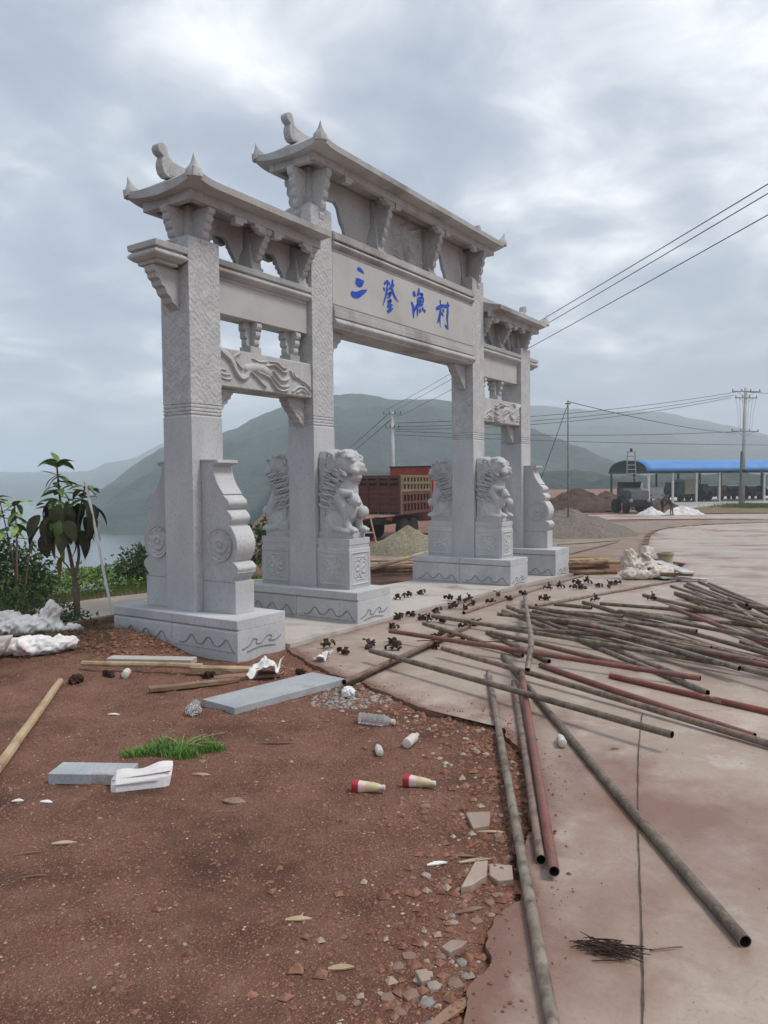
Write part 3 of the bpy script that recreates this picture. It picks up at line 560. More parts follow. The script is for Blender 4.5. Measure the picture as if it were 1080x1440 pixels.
# saw-cut joint in the concrete and a faint crack
def ribbon(name, pts, w, m, z=0.010):
    P = smooth_line([p[:2] for p in pts], 30); mb = MB()
    for i in range(len(P)):
        t = P[min(i+1, len(P)-1)]-P[max(i-1, 0)]; t = t/np.hypot(*t)
        ww = w*(0.6+0.8*abs(float(fbm(P[i,0]*9, P[i,1]*9, 2, 5))))
        j = 0.0025*float(fbm(P[i,0]*14, P[i,1]*14, 2, 15))
        for sgn in (-1, 1):
            x, y = P[i,0]-t[1]*(sgn*ww/2+j), P[i,1]+t[0]*(sgn*ww/2+j); mb.v.append((x, y, gzf(x, y)+z))
    for i in range(len(P)-1): mb.f.append((2*i, 2*i+2, 2*i+3, 2*i+1))
    return struct(mb.build(name, m))
joint_mat = mat('dark_joint_line', (0.06,0.04,0.03), (0.12,0.08,0.06), 30, 0.95, 0, 1)  # dark colour of the joint and crack lines
ribbon('expansion_joint', JOINT, 0.007, joint_mat)
ribbon('concrete_crack', CRACK, 0.004, joint_mat)

# ------------------------------------------------------------------ lake
wm = bpy.data.materials.new('lake_water'); wm.use_nodes = True
b = wm.node_tree.nodes['Principled BSDF']; b.inputs['Base Color'].default_value = (0.055,0.085,0.095,1); b.inputs['Roughness'].default_value = 0.16
b.inputs['Specular IOR Level'].default_value = 0.6
nn = wm.node_tree.nodes.new('ShaderNodeTexNoise'); nn.inputs['Scale'].default_value = 0.35; nn.inputs['Detail'].default_value = 4
bb = wm.node_tree.nodes.new('ShaderNodeBump'); bb.inputs['Strength'].default_value = 0.12; bb.inputs['Distance'].default_value = 0.5
gm = wm.node_tree.nodes.new('ShaderNodeNewGeometry'); wm.node_tree.links.new(gm.outputs['Position'], nn.inputs['Vector'])
wm.node_tree.links.new(nn.outputs['Fac'], bb.inputs['Height']); wm.node_tree.links.new(bb.outputs[0], b.inputs['Normal'])
mb = MB(); mb.add([(-2500,-10,-20),(2500,-10,-20),(2500,3000,-20),(-2500,3000,-20)], [(0,1,2,3)])
struct(mb.build('lake', wm))

# ------------------------------------------------------------------ hills
hill_mat = mat('wooded_hillside', (0.012,0.028,0.022), (0.040,0.066,0.042), 0.02, 0.95, 0.8, 0.09, 0.1, world=True, bdist=6.0,
               stain=(0.085,0.095,0.07), stain_scale=0.012, stain_lo=0.62, stain_hi=0.75)
def hill(name, ridge, foot, seed, amp):
    """ridge: (distance, side, height) spine points; foot: metres the near foot lies in front of the ridge, foot height"""
    P = smooth_line(ridge, 22); n = len(P); mts = 64
    mb = MB()
    for i in range(n):
        d, s_, z = P[i]
        for k in range(mts):
            t = k/(mts-1)                      # 0 near foot .. 0.7 ridge .. 1 back
            if t <= 0.7:
                u = t/0.7; dd = d - foot[0]*(1-u); zz = foot[1] + (z-foot[1])*(u**1.15)
                bump = math.sin(PI*u)
            else:
                u = (t-0.7)/0.3; dd = d + foot[0]*0.8*u; zz = z - (z-foot[1])*u*0.9; bump = 0.3
            ss = s_*dd/d
            q = at(dd, ss)
            nz = float(fbm(q.x/150, q.y/150, 5, seed)); n2 = float(fbm(q.x/24, q.y/24, 3, seed+5))
            rd_ = 1-abs(float(fbm(q.x/210+3, q.y/210, 3, seed+31)))*2
            n3 = float(fbm(q.x/9, q.y/9, 2, seed+41))
            mb.v.append((q.x, q.y, zz + amp*(nz+0.9*rd_)*bump + (3.4*n2+2.2*n3)*(0.45+bump*0.55)))
    for i in range(n-1):
        for k in range(mts-1):
            mb.f.append((i*mts+k, (i+1)*mts+k, (i+1)*mts+k+1, i*mts+k+1))
    return struct(mb.build(name, hill_mat, smooth=True))
for nm, rid, ft, sd, am in HILLS: hill(nm, rid, ft, sd, am)

# ------------------------------------------------------------------ haze
hz = bpy.data.materials.new('pale_haze'); hz.use_nodes = True
hz.node_tree.nodes.clear()
ho = hz.node_tree.nodes.new('ShaderNodeOutputMaterial'); hv = hz.node_tree.nodes.new('ShaderNodeVolumePrincipled')
hv.inputs['Color'].default_value = (0.83, 0.92, 1.0, 1); hv.inputs['Density'].default_value = HAZE
hv.inputs['Anisotropy'].default_value = 0.0
hz.node_tree.links.new(hv.outputs[0], ho.inputs['Volume'])
c0 = at(1500, 0)
mb = MB().box((c0.x, c0.y, 90), (7600, 7600, 260))
hzo = mb.build('haze', hz); stuff(hzo)
# ------------------------------------------------------------------ the stone gate
gate = thing('memorial_gate', 'carved grey stone village gate with tiered roofs and blue lettering', 'gate')
XC = [-3.83, -1.99, 1.99, 3.83]
ZB = [0.370, 0.392, 0.392, 0.405]
BX, BY = 0.647, 1.767

def wave_line(L, z0, up=0.10):
    """polyline (along, z) of one carved wave motif of length L"""
    q = [(0.10,0.02),(0.17,0.05),(0.24,0.45),(0.28,0.95),(0.32,1.0),(0.36,0.6),(0.40,0.2),(0.47,0.15),(0.52,0.5),(0.57,0.95),(0.61,0.95),(0.65,0.5),(0.69,0.12),(0.76,0.15),(0.82,0.55),(0.87,0.95),(0.91,0.7),(0.96,0.0),(1.0,-0.35)]
    return [(a*L, z0+b_*up) for a, b_ in q]
def carve_line(mb, pts, fn, w=0.0075, h=0.007):
    """raised fillet following pts; fn(along, z, out) -> xyz"""
    P = smooth_line(pts, 5)
    for i, p in enumerate(P):
        t = P[min(i+1, len(P)-1)]-P[max(i-1, 0)]; t = t/(np.hypot(*t)+1e-9); nx_, nz_ = -t[1], t[0]
        for sg, o in ((-1, -0.003), (-0.55, h), (0.55, h), (1, -0.003)):
            mb.v.append(tuple(map(float, fn(p[0]+nx_*w*sg, p[1]+nz_*w*sg, o))))
    n0 = len(mb.v) - 4*len(P)
    for i in range(len(P)-1):
        for k in range(3):
            mb.f.append((n0+4*i+k, n0+4*i+4+k, n0+4*i+5+k, n0+4*i+1+k))

groove_mat = mat('carving_shade_and_joint', (0.20,0.205,0.215), (0.28,0.285,0.295), 8, 0.9, 0.2, 60, 0.15)  # shading of the carved lines put into a darker colour; joints share it
for X, zb in zip(XC, ZB):
    zg = gzf(X, 0) - 0.15
    for (y0, y1) in ((-BY/2, -0.002+0.0), (0.002, BY/2)):
        yc, hy = (y0+y1)/2, (y1-y0)/2
        blk = MB().loft([(zg, BX/2, hy), (zb-0.118, BX/2, hy), (zb-0.100, BX/2-0.014, hy-0.0001)], (X, yc)).build('base_block', stone, gate, bevel=0.006)
        MB().loft([(zb-0.0999, BX/2-0.022, hy), (zb-0.088, BX/2-0.022, hy), (zb-0.086, BX/2+0.003, hy), (zb-0.006, BX/2+0.003, hy), (zb, BX/2-0.004, hy)], (X, yc)).build('base_cap', stone, gate, bevel=0.004)
        z0 = 0.10 + (gzf(X, 0) if X > 0 else 0)
        mb = MB()
        # side faces (towards -X) and, for the front half, the front face
        for sx in (-1, 1):
            carve_line(mb, wave_line(hy*2*0.92, z0, 0.085), lambda a, z, o, sx=sx, y1=y1: (X+sx*(BX/2+o), y1-0.03-a, z))
            carve_line(mb, [(0.02, z0-0.025), (hy, z0-0.027), (hy*1.9, z0-0.03)], lambda a, z, o, sx=sx, y1=y1: (X+sx*(BX/2+o), y1-0.02-a, z), 0.004, 0.004)
        ye, sy = (y0, -1) if y0 < -0.1 else (y1, 1)
        carve_line(mb, [(0.06,z0),(0.16,z0+0.03),(0.2,z0+0.075),(0.25,z0+0.06),(0.24,z0+0.03),(0.30,z0+0.02),(0.36,z0+0.06),(0.42,z0+0.08),(0.45,z0+0.05),(0.41,z0+0.03),(0.5,z0+0.02),(0.58,z0+0.05)], lambda a, z, o: (X-BX/2+a, ye+sy*o, z))
        carve_line(mb, [(0.12,z0-0.03),(0.3,z0-0.01),(0.5,z0-0.03)], lambda a, z, o: (X-BX/2+a, ye+sy*o, z))
        mb.build('wave_carving', groove_mat, blk)

# columns
CW = [0.2015, 0.195, 0.195, 0.2015]; CT = [3.97, 4.79, 4.79, 3.97]
for X, zb, w, zt in zip(XC, ZB, CW, CT):
    MB().loft([(zb-0.004, w, w), (2.262, w, w), (2.266, w-0.008, w-0.008), (2.278, w-0.008, w-0.008), (2.282, w, w)], (X, 0)).build('column_shaft', stone, gate, bevel=0.012)
    lv = [(2.282, w-0.001, w-0.001)]
    for z in (2.30, 2.335, 2.37):
        lv += [(z, w-0.001, w-0.001), (z+0.003, w-0.008, w-0.008), (z+0.012, w-0.008, w-0.008), (z+0.015, w-0.001, w-0.001)]
    lv += [(zt, w-0.001, w-0.001)]
    MB().loft(lv, (X, 0)).build('carved_column_shaft', stone_carved, gate, bevel=0.008)

# scroll-edged slabs in front of and behind the outer columns
def drum_profile():
    """outline (out from column, z above base cap)"""
    pts = [(0, 0), (0.435, 0), (0.435, 0.305), (0.398, 0.308), (0.398, 0.322)]
    def bulge(r0, z0, r1, z1, out, n=8):
        for k in range(0, n+1):
            t = k/n; a = math.sin(PI*t)
            pts.append((r0+(r1-r0)*t + out*a, z0+(z1-z0)*t))
    pts.extend([(0.405, 0.33), (0.425, 0.348), (0.447, 0.385), (0.462, 0.388)])
    bulge(0.462, 0.40, 0.42, 0.488, 0.028, 8)
    pts.extend([(0.396, 0.490), (0.396, 0.506)])
    bulge(0.408, 0.508, 0.392, 0.828, 0.066, 14)
    pts.extend([(0.366, 0.831), (0.366, 0.846)])
    bulge(0.370, 0.849, 0.345, 0.982, 0.045, 8)
    pts.extend([(0.318, 0.985), (0.318, 0.999)])
    bulge(0.335, 1.002, 0.292, 1.128, 0.05, 8)
    pts.extend([(0.285, 1.131), (0.30, 1.138)])
    for k in range(1, 11):
        t = k/10; pts.append((0.31 - 0.15*(t**0.75) - 0.018*math.sin(PI*t), 1.14 + 0.27*t))
    pts.extend([(0.205, 1.425), (0.21, 1.455), (0, 1.46)])
    return pts
def disc_relief(parent, M, r, seed):
    R_ = random.Random(seed); st = []
    ring = [(0.5+0.475*math.cos(a), 0.5+0.475*math.sin(a)) for a in np.linspace(0, 2*PI, 33)]
    st.append((ring, r*0.07, 0.012))
    # coiled body, head and small cloud leaves round the rim
    st.append(([(0.5+(0.10+0.027*t)*math.cos(t*0.95+0.6), 0.5+(0.10+0.027*t)*math.sin(t*0.95+0.6)) for t in np.linspace(0, 6.2, 26)], r*0.10, 0.018))
    st.append(([(0.47,0.52),(0.53,0.48)], r*0.13, 0.021))
    for k in range(11):
        a = 2*PI*k/11 + R_.uniform(-.1,.1); rr = 0.375
        c = (0.5+rr*math.cos(a), 0.5+rr*math.sin(a))
        st.append(([(c[0]-0.05*math.sin(a), c[1]+0.05*math.cos(a)), c, (c[0]+0.03*math.cos(a)+0.03*math.sin(a), c[1]+0.03*math.sin(a)-0.03*math.cos(a))], r*0.055, R_.uniform(0.009,0.014)))
    mb = relief(2*r, 2*r, 56, 56, st)
    keep = [i for i, v in enumerate(mb.v) if (v[0]-r)**2+(v[2]-r)**2 <= (r*1.0)**2]
    ks = set(keep); remap = {o: n for n, o in enumerate(keep)}
    m2 = MB(); m2.v = [M @ Vector((mb.v[i][0]-r, mb.v[i][1]-0.002, mb.v[i][2]-r)) for i in keep]
    m2.v = [tuple(v) for v in m2.v]
    m2.f = [tuple(remap[i] for i in f) for f in mb.f if all(i in ks for i in f)]
    m2.build('medallion', stone, parent, smooth=True)
prof = drum_profile()
RZ = lambda a: Matrix.Rotation(a, 4, 'Z')
for ci in (0, 3):
    X, zb, w = XC[ci]+0.03, ZB[ci], CW[ci]
    for sy in (-1, 1):
        a = -PI/2 if sy < 0 else PI/2
        M = Matrix.Translation((X, sy*(w+0.002), zb)) @ RZ(a)
        sl = MB().prism(prof, 0.25, M).build('scroll_slab', stone, gate, bevel=0.003)
        lb = MB()
        lb.prism([(0.2,1.425),(0.24,1.44),(0.235,1.468),(0.0,1.475),(0.0,1.459),(0.2,1.455)], 0.27, M)
        lb.build('slab_lip', stone, sl)
        for sx in (-1, 1):
            Mm = Matrix.Translation((X+sx*0.125, sy*(w+0.245), zb+0.655)) @ RZ(-PI/2 if sx < 0 else PI/2)
            disc_relief(sl, Mm, 0.168, ci*7+sy+sx*3)
        mb = MB()
        carve_line(mb, [(0.0,zb+0.30),(0.2,zb+0.30),(0.43,zb+0.30)], lambda q, z, o: (X-0.125-o, sy*(w+q), z), 0.004, 0.003)
        mb.build('bed_joint', groove_mat, sl)

# lions on pedestals at the inner columns
def lion_mesh(seed):
    R_ = random.Random(seed); mb = MB()
    E = lambda c, r, rx=0, ry=0, rz=0: mb.ell(c, r, Matrix.Rotation(rz,4,'Z') @ Matrix.Rotation(ry,4,'Y') @ Matrix.Rotation(rx,4,'X'), 14, 10)
    # backing block
    mb.prism([(-0.155,0.0),(0.155,0.0),(0.155,0.93),(0.12,1.01),(0.0,1.035),(-0.12,1.01),(-0.155,0.93)], 0.16, Matrix.Translation((0,-0.09,0)))
    mb.box((0,-0.22,0.035), (0.33,0.43,0.07))
    E((0,-0.22,0.34), (0.155,0.16,0.34)); E((0,-0.27,0.55), (0.16,0.16,0.24))
    E((0,-0.33,0.40), (0.12,0.10,0.22))
    # head
    E((0,-0.27,0.86), (0.17,0.20,0.165)); E((0,-0.33,0.93), (0.15,0.13,0.10), 0.25)
    E((0,-0.43,0.80), (0.12,0.11,0.075)); E((0,-0.50,0.83), (0.062,0.045,0.042)); E((0,-0.405,0.69), (0.09,0.10,0.045), -0.25)
    for s_ in (-1, 1):
        E((s_*0.075,-0.47,0.775), (0.06,0.055,0.042)); E((s_*0.072,-0.435,0.895), (0.045,0.04,0.036)); E((s_*0.08,-0.42,0.945), (0.07,0.05,0.022), 0.3, s_*0.25)
        E((s_*0.155,-0.20,0.865), (0.03,0.065,0.11), 0.35)          # hanging ear
        mb.tube([(s_*0.165,-0.13,0.95),(s_*0.18,-0.17,0.985),(s_*0.182,-0.235,0.965),(s_*0.175,-0.25,0.90),(s_*0.172,-0.215,0.84)], [0.012,0.02,0.022,0.018,0.01], 8)
        # mane locks
        rows = [(0.74,-0.36,4),(0.68,-0.33,4),(0.615,-0.30,4),(0.55,-0.27,4),(0.48,-0.25,4),(0.42,-0.22,3),(0.35,-0.20,3)]
        for z, y0, n in rows:
            for k in range(n):
                y = y0 + 0.070*k + R_.uniform(-.012,.012); zz = z + R_.uniform(-.012,.012) + 0.012*k
                L = R_.uniform(0.05,0.068)
                x = s_*(0.156 + 0.014*math.sin(k*2+z*9))
                E((x, y, zz), (0.032, L, 0.019), 0.42 + R_.uniform(-.15,.15))
        for k in range(6):
            t = k/5; mb.tube([(s_*(0.10+0.03*t),-0.36+0.04*k,1.0-0.012*k*k), (s_*0.15,-0.31+0.045*k,0.985-0.015*k*k), (s_*0.165,-0.25+0.045*k,0.93-0.02*k)], [0.022,0.024,0.012], 7)
        # legs
        mb.tube([(s_*0.13,-0.27,0.50),(s_*0.135,-0.36,0.36),(s_*0.115,-0.37,0.20),(s_*0.11,-0.40,0.10)], [0.075,0.062,0.048,0.05], 10)
        E((s_*0.11,-0.435,0.10), (0.055,0.075,0.045))
        for t in (-1, 0, 1): E((s_*0.11+t*0.03,-0.49,0.092), (0.02,0.028,0.026))
        E((s_*0.135,-0.20,0.17), (0.06,0.17,0.13), -0.5); mb.tube([(s_*0.15,-0.12,0.24),(s_*0.155,-0.24,0.12),(s_*0.15,-0.38,0.085)], [0.05,0.05,0.035], 9)
        E((s_*0.15,-0.40,0.082), (0.035,0.06,0.03))
    # cub held at the chest
    E((-0.085,-0.47,0.44), (0.075,0.065,0.075)); E((-0.085,-0.525,0.415), (0.045,0.035,0.032)); E((-0.085,-0.51,0.385), (0.038,0.03,0.02))
    E((-0.085,-0.42,0.32), (0.07,0.06,0.11)); E((-0.135,-0.455,0.50), (0.02,0.03,0.03)); E((-0.035,-0.455,0.50), (0.02,0.03,0.03))
    mb.tube([(-0.13,-0.28,0.55),(-0.15,-0.38,0.52),(-0.11,-0.47,0.52)], [0.055,0.05,0.035], 9)
    E((0.09,-0.46,0.30), (0.075,0.07,0.075))
    return remesh(mb, 0.0078, 1)
lion_me = lion_mesh(3); lion_me.materials.append(stone)
def flower_strokes(seed, inner=0.36):
    R_ = random.Random(seed); st = []
    b0, b1 = 0.08, 0.92
    st.append(([(b0,b0),(b1,b0)], 0.008, 0.010)); st.append(([(b1,b0),(b1,b1)], 0.008, 0.010)); st.append(([(b1,b1),(b0,b1)], 0.008, 0.010)); st.append(([(b0,b1),(b0,b0)], 0.008, 0.010))
    c0, c1, cc = 0.2, 0.8, 0.09
    o = [(c0+cc,c0),(c1-cc,c0),(c1-cc+0.02,c0+cc),(c1,c0+cc),(c1,c1-cc),(c1-cc,c1-cc+0.04),(c1-cc,c1),(c0+cc,c1),(c0+cc-0.02,c1-cc),(c0,c1-cc),(c0,c0+cc),(c0+cc,c0+cc-0.03),(c0+cc,c0)]
    for a, b_ in zip(o[:-1], o[1:]): st.append(([a, b_], 0.006, 0.009))
    for k in range(6):
        a = 2*PI*k/6 + 0.3; c = (0.5+0.13*math.cos(a), 0.5+0.13*math.sin(a))
        st.append(([(0.5+0.05*math.cos(a),0.5+0.05*math.sin(a)), c, (0.5+0.16*math.cos(a),0.5+0.16*math.sin(a))], 0.024, 0.013))
    for k in range(7):
        a = 2*PI*k/7 + R_.uniform(0,.4)
        st.append(([(0.5+0.2*math.cos(a),0.5+0.2*math.sin(a)),(0.5+0.25*math.cos(a+.1),0.5+0.25*math.sin(a+.1)),(0.5+0.24*math.cos(a+.35),0.5+0.25*math.sin(a+.35))], 0.012, 0.010))
    st.append(([(0.49,0.5),(0.51,0.5)], 0.02, 0.018))
    return st
for ci in (1, 2):
    X, zb, w = XC[ci]+0.03, ZB[ci], CW[ci]
    for sy in (-1, 1):
        y0, y1 = w+0.002, w+0.475
        yc, hy = sy*(y0+y1)/2, (y1-y0)/2
        ped = MB().loft([(zb-0.002,0.205,hy),(zb+0.455,0.205,hy),(zb+0.46,0.195,hy-0.006),(zb+0.50,0.195,hy-0.006),(zb+0.505,0.2,hy),(zb+0.575,0.2,hy)], (X, yc)).build('lion_pedestal', stone, gate, bevel=0.005)
        h = 0.43
        for sx in (-1, 1):
            fm = relief(2*hy-0.02, h, 76, 70, flower_strokes(ci+sx+sy))
            M = Matrix.Translation((X+sx*0.2055, yc+(hy-0.01) if sx < 0 else yc-(hy-0.01), zb+0.015)) @ RZ(-PI/2 if sx < 0 else PI/2)
            fm.v = [tuple(M @ Vector(v)) for v in fm.v]
            fm.build('flower_panel', stone, ped, smooth=True)
        fm = relief(0.39, h, 64, 70, flower_strokes(ci*3+sy))
        M = Matrix.Translation((X-0.195 if sy < 0 else X+0.195, sy*(y1+0.0005), zb+0.015)) @ RZ(0 if sy < 0 else PI)
        fm.v = [tuple(M @ Vector(v)) for v in fm.v]
        fm.build('flower_panel', stone, ped, smooth=True)
        li = bpy.data.objects.new('stone_lion', lion_me); COL.objects.link(li); li.parent = gate
        li.location = (X, sy*w, zb+0.573)
        li.rotation_euler = (0, 0, 0 if sy < 0 else PI)
        mb = MB(); R_ = random.Random(9)
        for s_ in (-1, 1):
            for z, y0, n in ((0.76,-0.38,3),(0.70,-0.35,3),(0.64,-0.32,3),(0.575,-0.29,3),(0.51,-0.26,3),(0.445,-0.23,3),(0.38,-0.21,2)):
                for k in range(n):
                    y = y0+0.085*k+R_.uniform(-.01,.01); zz = z+0.015*k; x = s_*0.178
                    mb.tube([(x-s_*.012,y-0.045,zz-0.022),(x+s_*.003,y-0.012,zz+0.002),(x+s_*.004,y+0.03,zz+0.014),(x-s_*.004,y+0.055,zz+0.034),(x-s_*.01,y+0.045,zz+0.048)], [0.003,0.0075,0.009,0.007,0.003], 6)
            mb.tube([(s_*0.16,-0.10,0.02),(s_*0.165,-0.10,0.55),(s_*0.162,-0.10,0.93)], 0.006, 5)
        mb.build('mane_carving', stone, li, smooth=True)

# ---- beams
def beam(name, x0, x1, levels, m=stone_warm, bevel=0.004, parent=gate, yc=0):
    return MB().loft([(z, (x1-x0)/2, hy) for z, hy in levels], ((x0+x1)/2, yc)).build(name, m, parent, bevel=bevel)
def torus(z0, z1, hy, out, n=7):
    return [(z0+(z1-z0)*k/n, hy+out*math.sin(PI*k/n)) for k in range(n+1)]
wing_prof = [(3.655,0.13),(3.685,0.135),(3.69,0.16)] + torus(3.695,3.775,0.165,0.035) + [(3.78,0.172),(3.786,0.195),(3.838,0.20),(3.845,0.19)]
low_prof = [(3.447,0.15),(3.452,0.20)] + torus(3.47,3.575,0.205,0.045) + [(3.58,0.205),(3.585,0.225),(3.655,0.228),(3.66,0.212),(3.712,0.214)]
top_prof = [(4.385,0.17),(4.39,0.185)] + torus(4.40,4.485,0.19,0.05) + [(4.49,0.2),(4.495,0.235),(4.545,0.24),(4.55,0.215),(4.585,0.22),(4.592,0.21)]
dragon = [([(-0.02,0.97),(0.07,0.84),(0.13,0.66),(0.16,0.44),(0.20,0.30),(0.25,0.30),(0.28,0.46)], 0.034, 0.026),
 ([(0.0,0.93),(0.10,0.70),(0.15,0.42),(0.21,0.25),(0.27,0.33)], 0.02, 0.034),
 ([(0.20,0.95),(0.14,0.80),(0.18,0.62),(0.22,0.52)], 0.010, 0.024),
 ([(0.27,0.55),(0.33,0.60),(0.40,0.62),(0.47,0.58),(0.50,0.50)], 0.045, 0.03),
 ([(0.30,0.48),(0.36,0.36),(0.42,0.20),(0.46,0.12)], 0.011, 0.028),
 ([(0.38,0.50),(0.46,0.44),(0.51,0.36),(0.55,0.20),(0.60,0.08),(0.67,0.08),(0.71,0.14)], 0.013, 0.03),
 ([(0.44,0.55),(0.52,0.46),(0.57,0.32),(0.62,0.20),(0.68,0.20),(0.72,0.24)], 0.012, 0.028),
 ([(0.55,0.60),(0.59,0.46),(0.62,0.38),(0.67,0.38),(0.72,0.46)], 0.013, 0.03),
 ([(0.48,0.72),(0.55,0.78),(0.61,0.70),(0.65,0.62),(0.70,0.64)], 0.013, 0.03),
 ([(0.52,0.86),(0.59,0.86),(0.64,0.76),(0.69,0.74)], 0.011, 0.026),
 ([(0.33,0.86),(0.40,0.80),(0.48,0.84)], 0.010, 0.02), ([(0.36,0.74),(0.43,0.72),(0.50,0.74)], 0.010, 0.018),
 ([(0.77,0.10),(0.83,0.24),(0.90,0.25),(0.97,0.10)], 0.014, 0.022), ([(0.82,0.08),(0.87,0.17),(0.93,0.09)], 0.011, 0.022),
 ([(0.0,0.34),(0.05,0.30),(0.10,0.32)], 0.008, 0.016), ([(0.01,0.22),(0.06,0.18),(0.11,0.20)], 0.008, 0.016), ([(0.0,0.44),(0.06,0.42)], 0.007, 0.014)]
for k in range(15):
    R_ = random.Random(k); u = 0.74+0.016*k; v = 0.66-0.022*k + R_.uniform(-.05,.05)
    dragon.append(([(u, v), (u+0.03, v-R_.uniform(.02,.14))], 0.008, 0.026))
for sx in (-1, 1):
    xo, xi = 3.83, 1.99
    a, b_ = (-(xo-0.2), -(xi+0.195)) if sx < 0 else (xi+0.195, xo-0.2)
    beam('wing_beam', a, b_, wing_prof)
    # stub that sticks out past the outer column
    s0, s1 = (-(xo+0.585), -(xo-0.19)) if sx < 0 else (xo-0.19, xo+0.585)
    lv = [(z, hy-0.0+0.0) for z, hy in wing_prof]
    MB().loft([(z, (xo+0.585-(xo+0.2))/2 + (hy-0.2), hy+0.003) for z, hy in wing_prof], (sx*(xo+0.585+xo+0.2)/2, 0)).build('beam_end', stone_warm, gate, bevel=0.004)
    beam('wing_panel', a, b_, [(3.325,0.125),(3.6545,0.125)], stone_panel)
    cb = beam('carved_beam', a, b_, [(2.585,0.16),(2.592,0.168),(2.97,0.168),(2.978,0.16)], stone_warm)
    for sy in (-1, 1):
        rm = relief(b_-a-0.004, 0.375, 220, 70, dragon if sx < 0 else [([(1-x, z) for x, z in p], w_d, h_) for p, w_d, h_ in dragon])
        M = Matrix.Translation((a+0.002 if sy < 0 else b_-0.002, sy*0.170, 2.594)) @ RZ(0 if sy < 0 else PI)
        rm.v = [tuple(M @ Vector(v)) for v in rm.v]
        rm.build('phoenix_carving', stone_warm, cb, smooth=True)
    # brackets under the carved beam and under the stub end
    q = [(0,-0.002),(0.30,-0.002),(0.295,-0.05),(0.27,-0.065),(0.262,-0.10),(0.225,-0.115),(0.21,-0.155),(0.17,-0.17),(0.15,-0.215),(0.11,-0.235),(0.085,-0.28),(0.04,-0.30),(0.0,-0.33)]
    for X, dirn in ((a, 1), (b_, -1)):
        M = Matrix.Translation((X, 0, 2.585)) @ (RZ(0) if dirn > 0 else RZ(PI))
        br = MB().prism(q, 0.13, M).build('corner_bracket', stone_warm, gate, bevel=0.005)
        for sy in (-1, 1):
            mb = MB()
            carve_line(mb, [(0.03,-0.25),(0.07,-0.20),(0.13,-0.16),(0.18,-0.12),(0.24,-0.07)], lambda p, z, o: (X+dirn*p, sy*(0.065+o), 2.585+z), 0.008, 0.006)
            carve_line(mb, [(0.03,-0.14),(0.08,-0.08),(0.15,-0.07),(0.11,-0.03),(0.05,-0.05)], lambda p, z, o: (X+dirn*p, sy*(0.065+o), 2.585+z), 0.008, 0.006)
            mb.build('scroll_carving', stone_warm, br)
    M = Matrix.Translation((sx*(xo+0.2), 0, 3.655)) @ (RZ(0) if sx > 0 else RZ(PI))
    MB().prism([(p, z*1.15) for p, z in q], 0.14, M).build('corner_bracket', stone_warm, gate, bevel=0.005)
    # little stepped struts between carved beam and panel
    for X in ((-3.0, -2.36) if sx < 0 else (2.36, 3.0)):
        st = MB().loft([(2.976,0.085,0.085),(3.07,0.08,0.08)], (X, 0)).build('bracket_strut', stone_warm, gate, bevel=0.004)
        for ang in (0, PI/2):
            pr = [(-0.075,3.068),(0.075,3.068)]
            R0 = 0.075
            for k in range(3):
                z0 = 3.072+k*0.084; r0 = R0+0.02*k
                pr += [(r0+0.012, z0+0.006), (r0+0.024, z0+0.03), (r0+0.022, z0+0.062), (r0+0.006, z0+0.08)]
            pr += [(0.145, 3.326)]
            full = pr[1:] + [(-x, z) for x, z in pr[:1:-1]] + [pr[0]]
            MB().prism(full, 0.075 if ang else 0.0752, Matrix.Translation((X,0,0)) @ RZ(ang)).build('strut_bracket', stone_warm, st, bevel=0.004)

beam('lintel', -1.795, 1.795, low_prof)
beam('upper_lintel', -1.795, 1.795, top_prof)
nm = beam('name_panel', -1.795, 1.795, [(3.7125,0.196),(4.3845,0.196)], stone_panel)
for z, t in ((3.735, 0.010), (4.365, 0.010)):
    MB().box((0,-0.197,z), (3.585,0.006,t)).build('panel_fillet', groove_mat, nm)
def brush(mb, pts, w, y):
    P = smooth_line(pts, 8) if len(pts) > 2 else np.linspace(pts[0], pts[1], 8)
    n = len(P)
    for i in range(n):
        t = P[min(i+1, n-1)]-P[max(i-1, 0)]; t = t/(np.hypot(*t)+1e-9)
        u = i/(n-1); ww = w*0.62*(0.55+0.75*math.sin(PI*min(1, 0.12+u*0.86)))*(1.0 if u < 0.8 else 1-(u-0.8)*3.2)
        for sg in (-1, 1): mb.v.append((P[i,0]-t[1]*ww*sg, y, P[i,1]+t[0]*ww*sg))
    n0 = len(mb.v)-2*n
    for i in range(n-1): mb.f.append((n0+2*i, n0+2*i+2, n0+2*i+3, n0+2*i+1))
for ci, ch in enumerate(CHARS):
    mb = MB()
    for k, (pts, w) in enumerate(ch): brush(mb, pts, max(w, 0.020)*1.32, -0.1985-0.0006*k)
    mb.build('letter', blue_paint, nm)
q2 = [(0,-0.002),(0.36,-0.002),(0.355,-0.05),(0.32,-0.075),(0.31,-0.115),(0.26,-0.14),(0.24,-0.19),(0.18,-0.21),(0.16,-0.27),(0.10,-0.30),(0.07,-0.36),(0.0,-0.39)]
for X, dirn in ((-1.795, 1), (1.795, -1)):
    MB().prism(q2, 0.14, Matrix.Translation((X, 0, 3.447)) @ (RZ(0) if dirn > 0 else RZ(PI))).build('corner_bracket', stone_warm, gate, bevel=0.005)

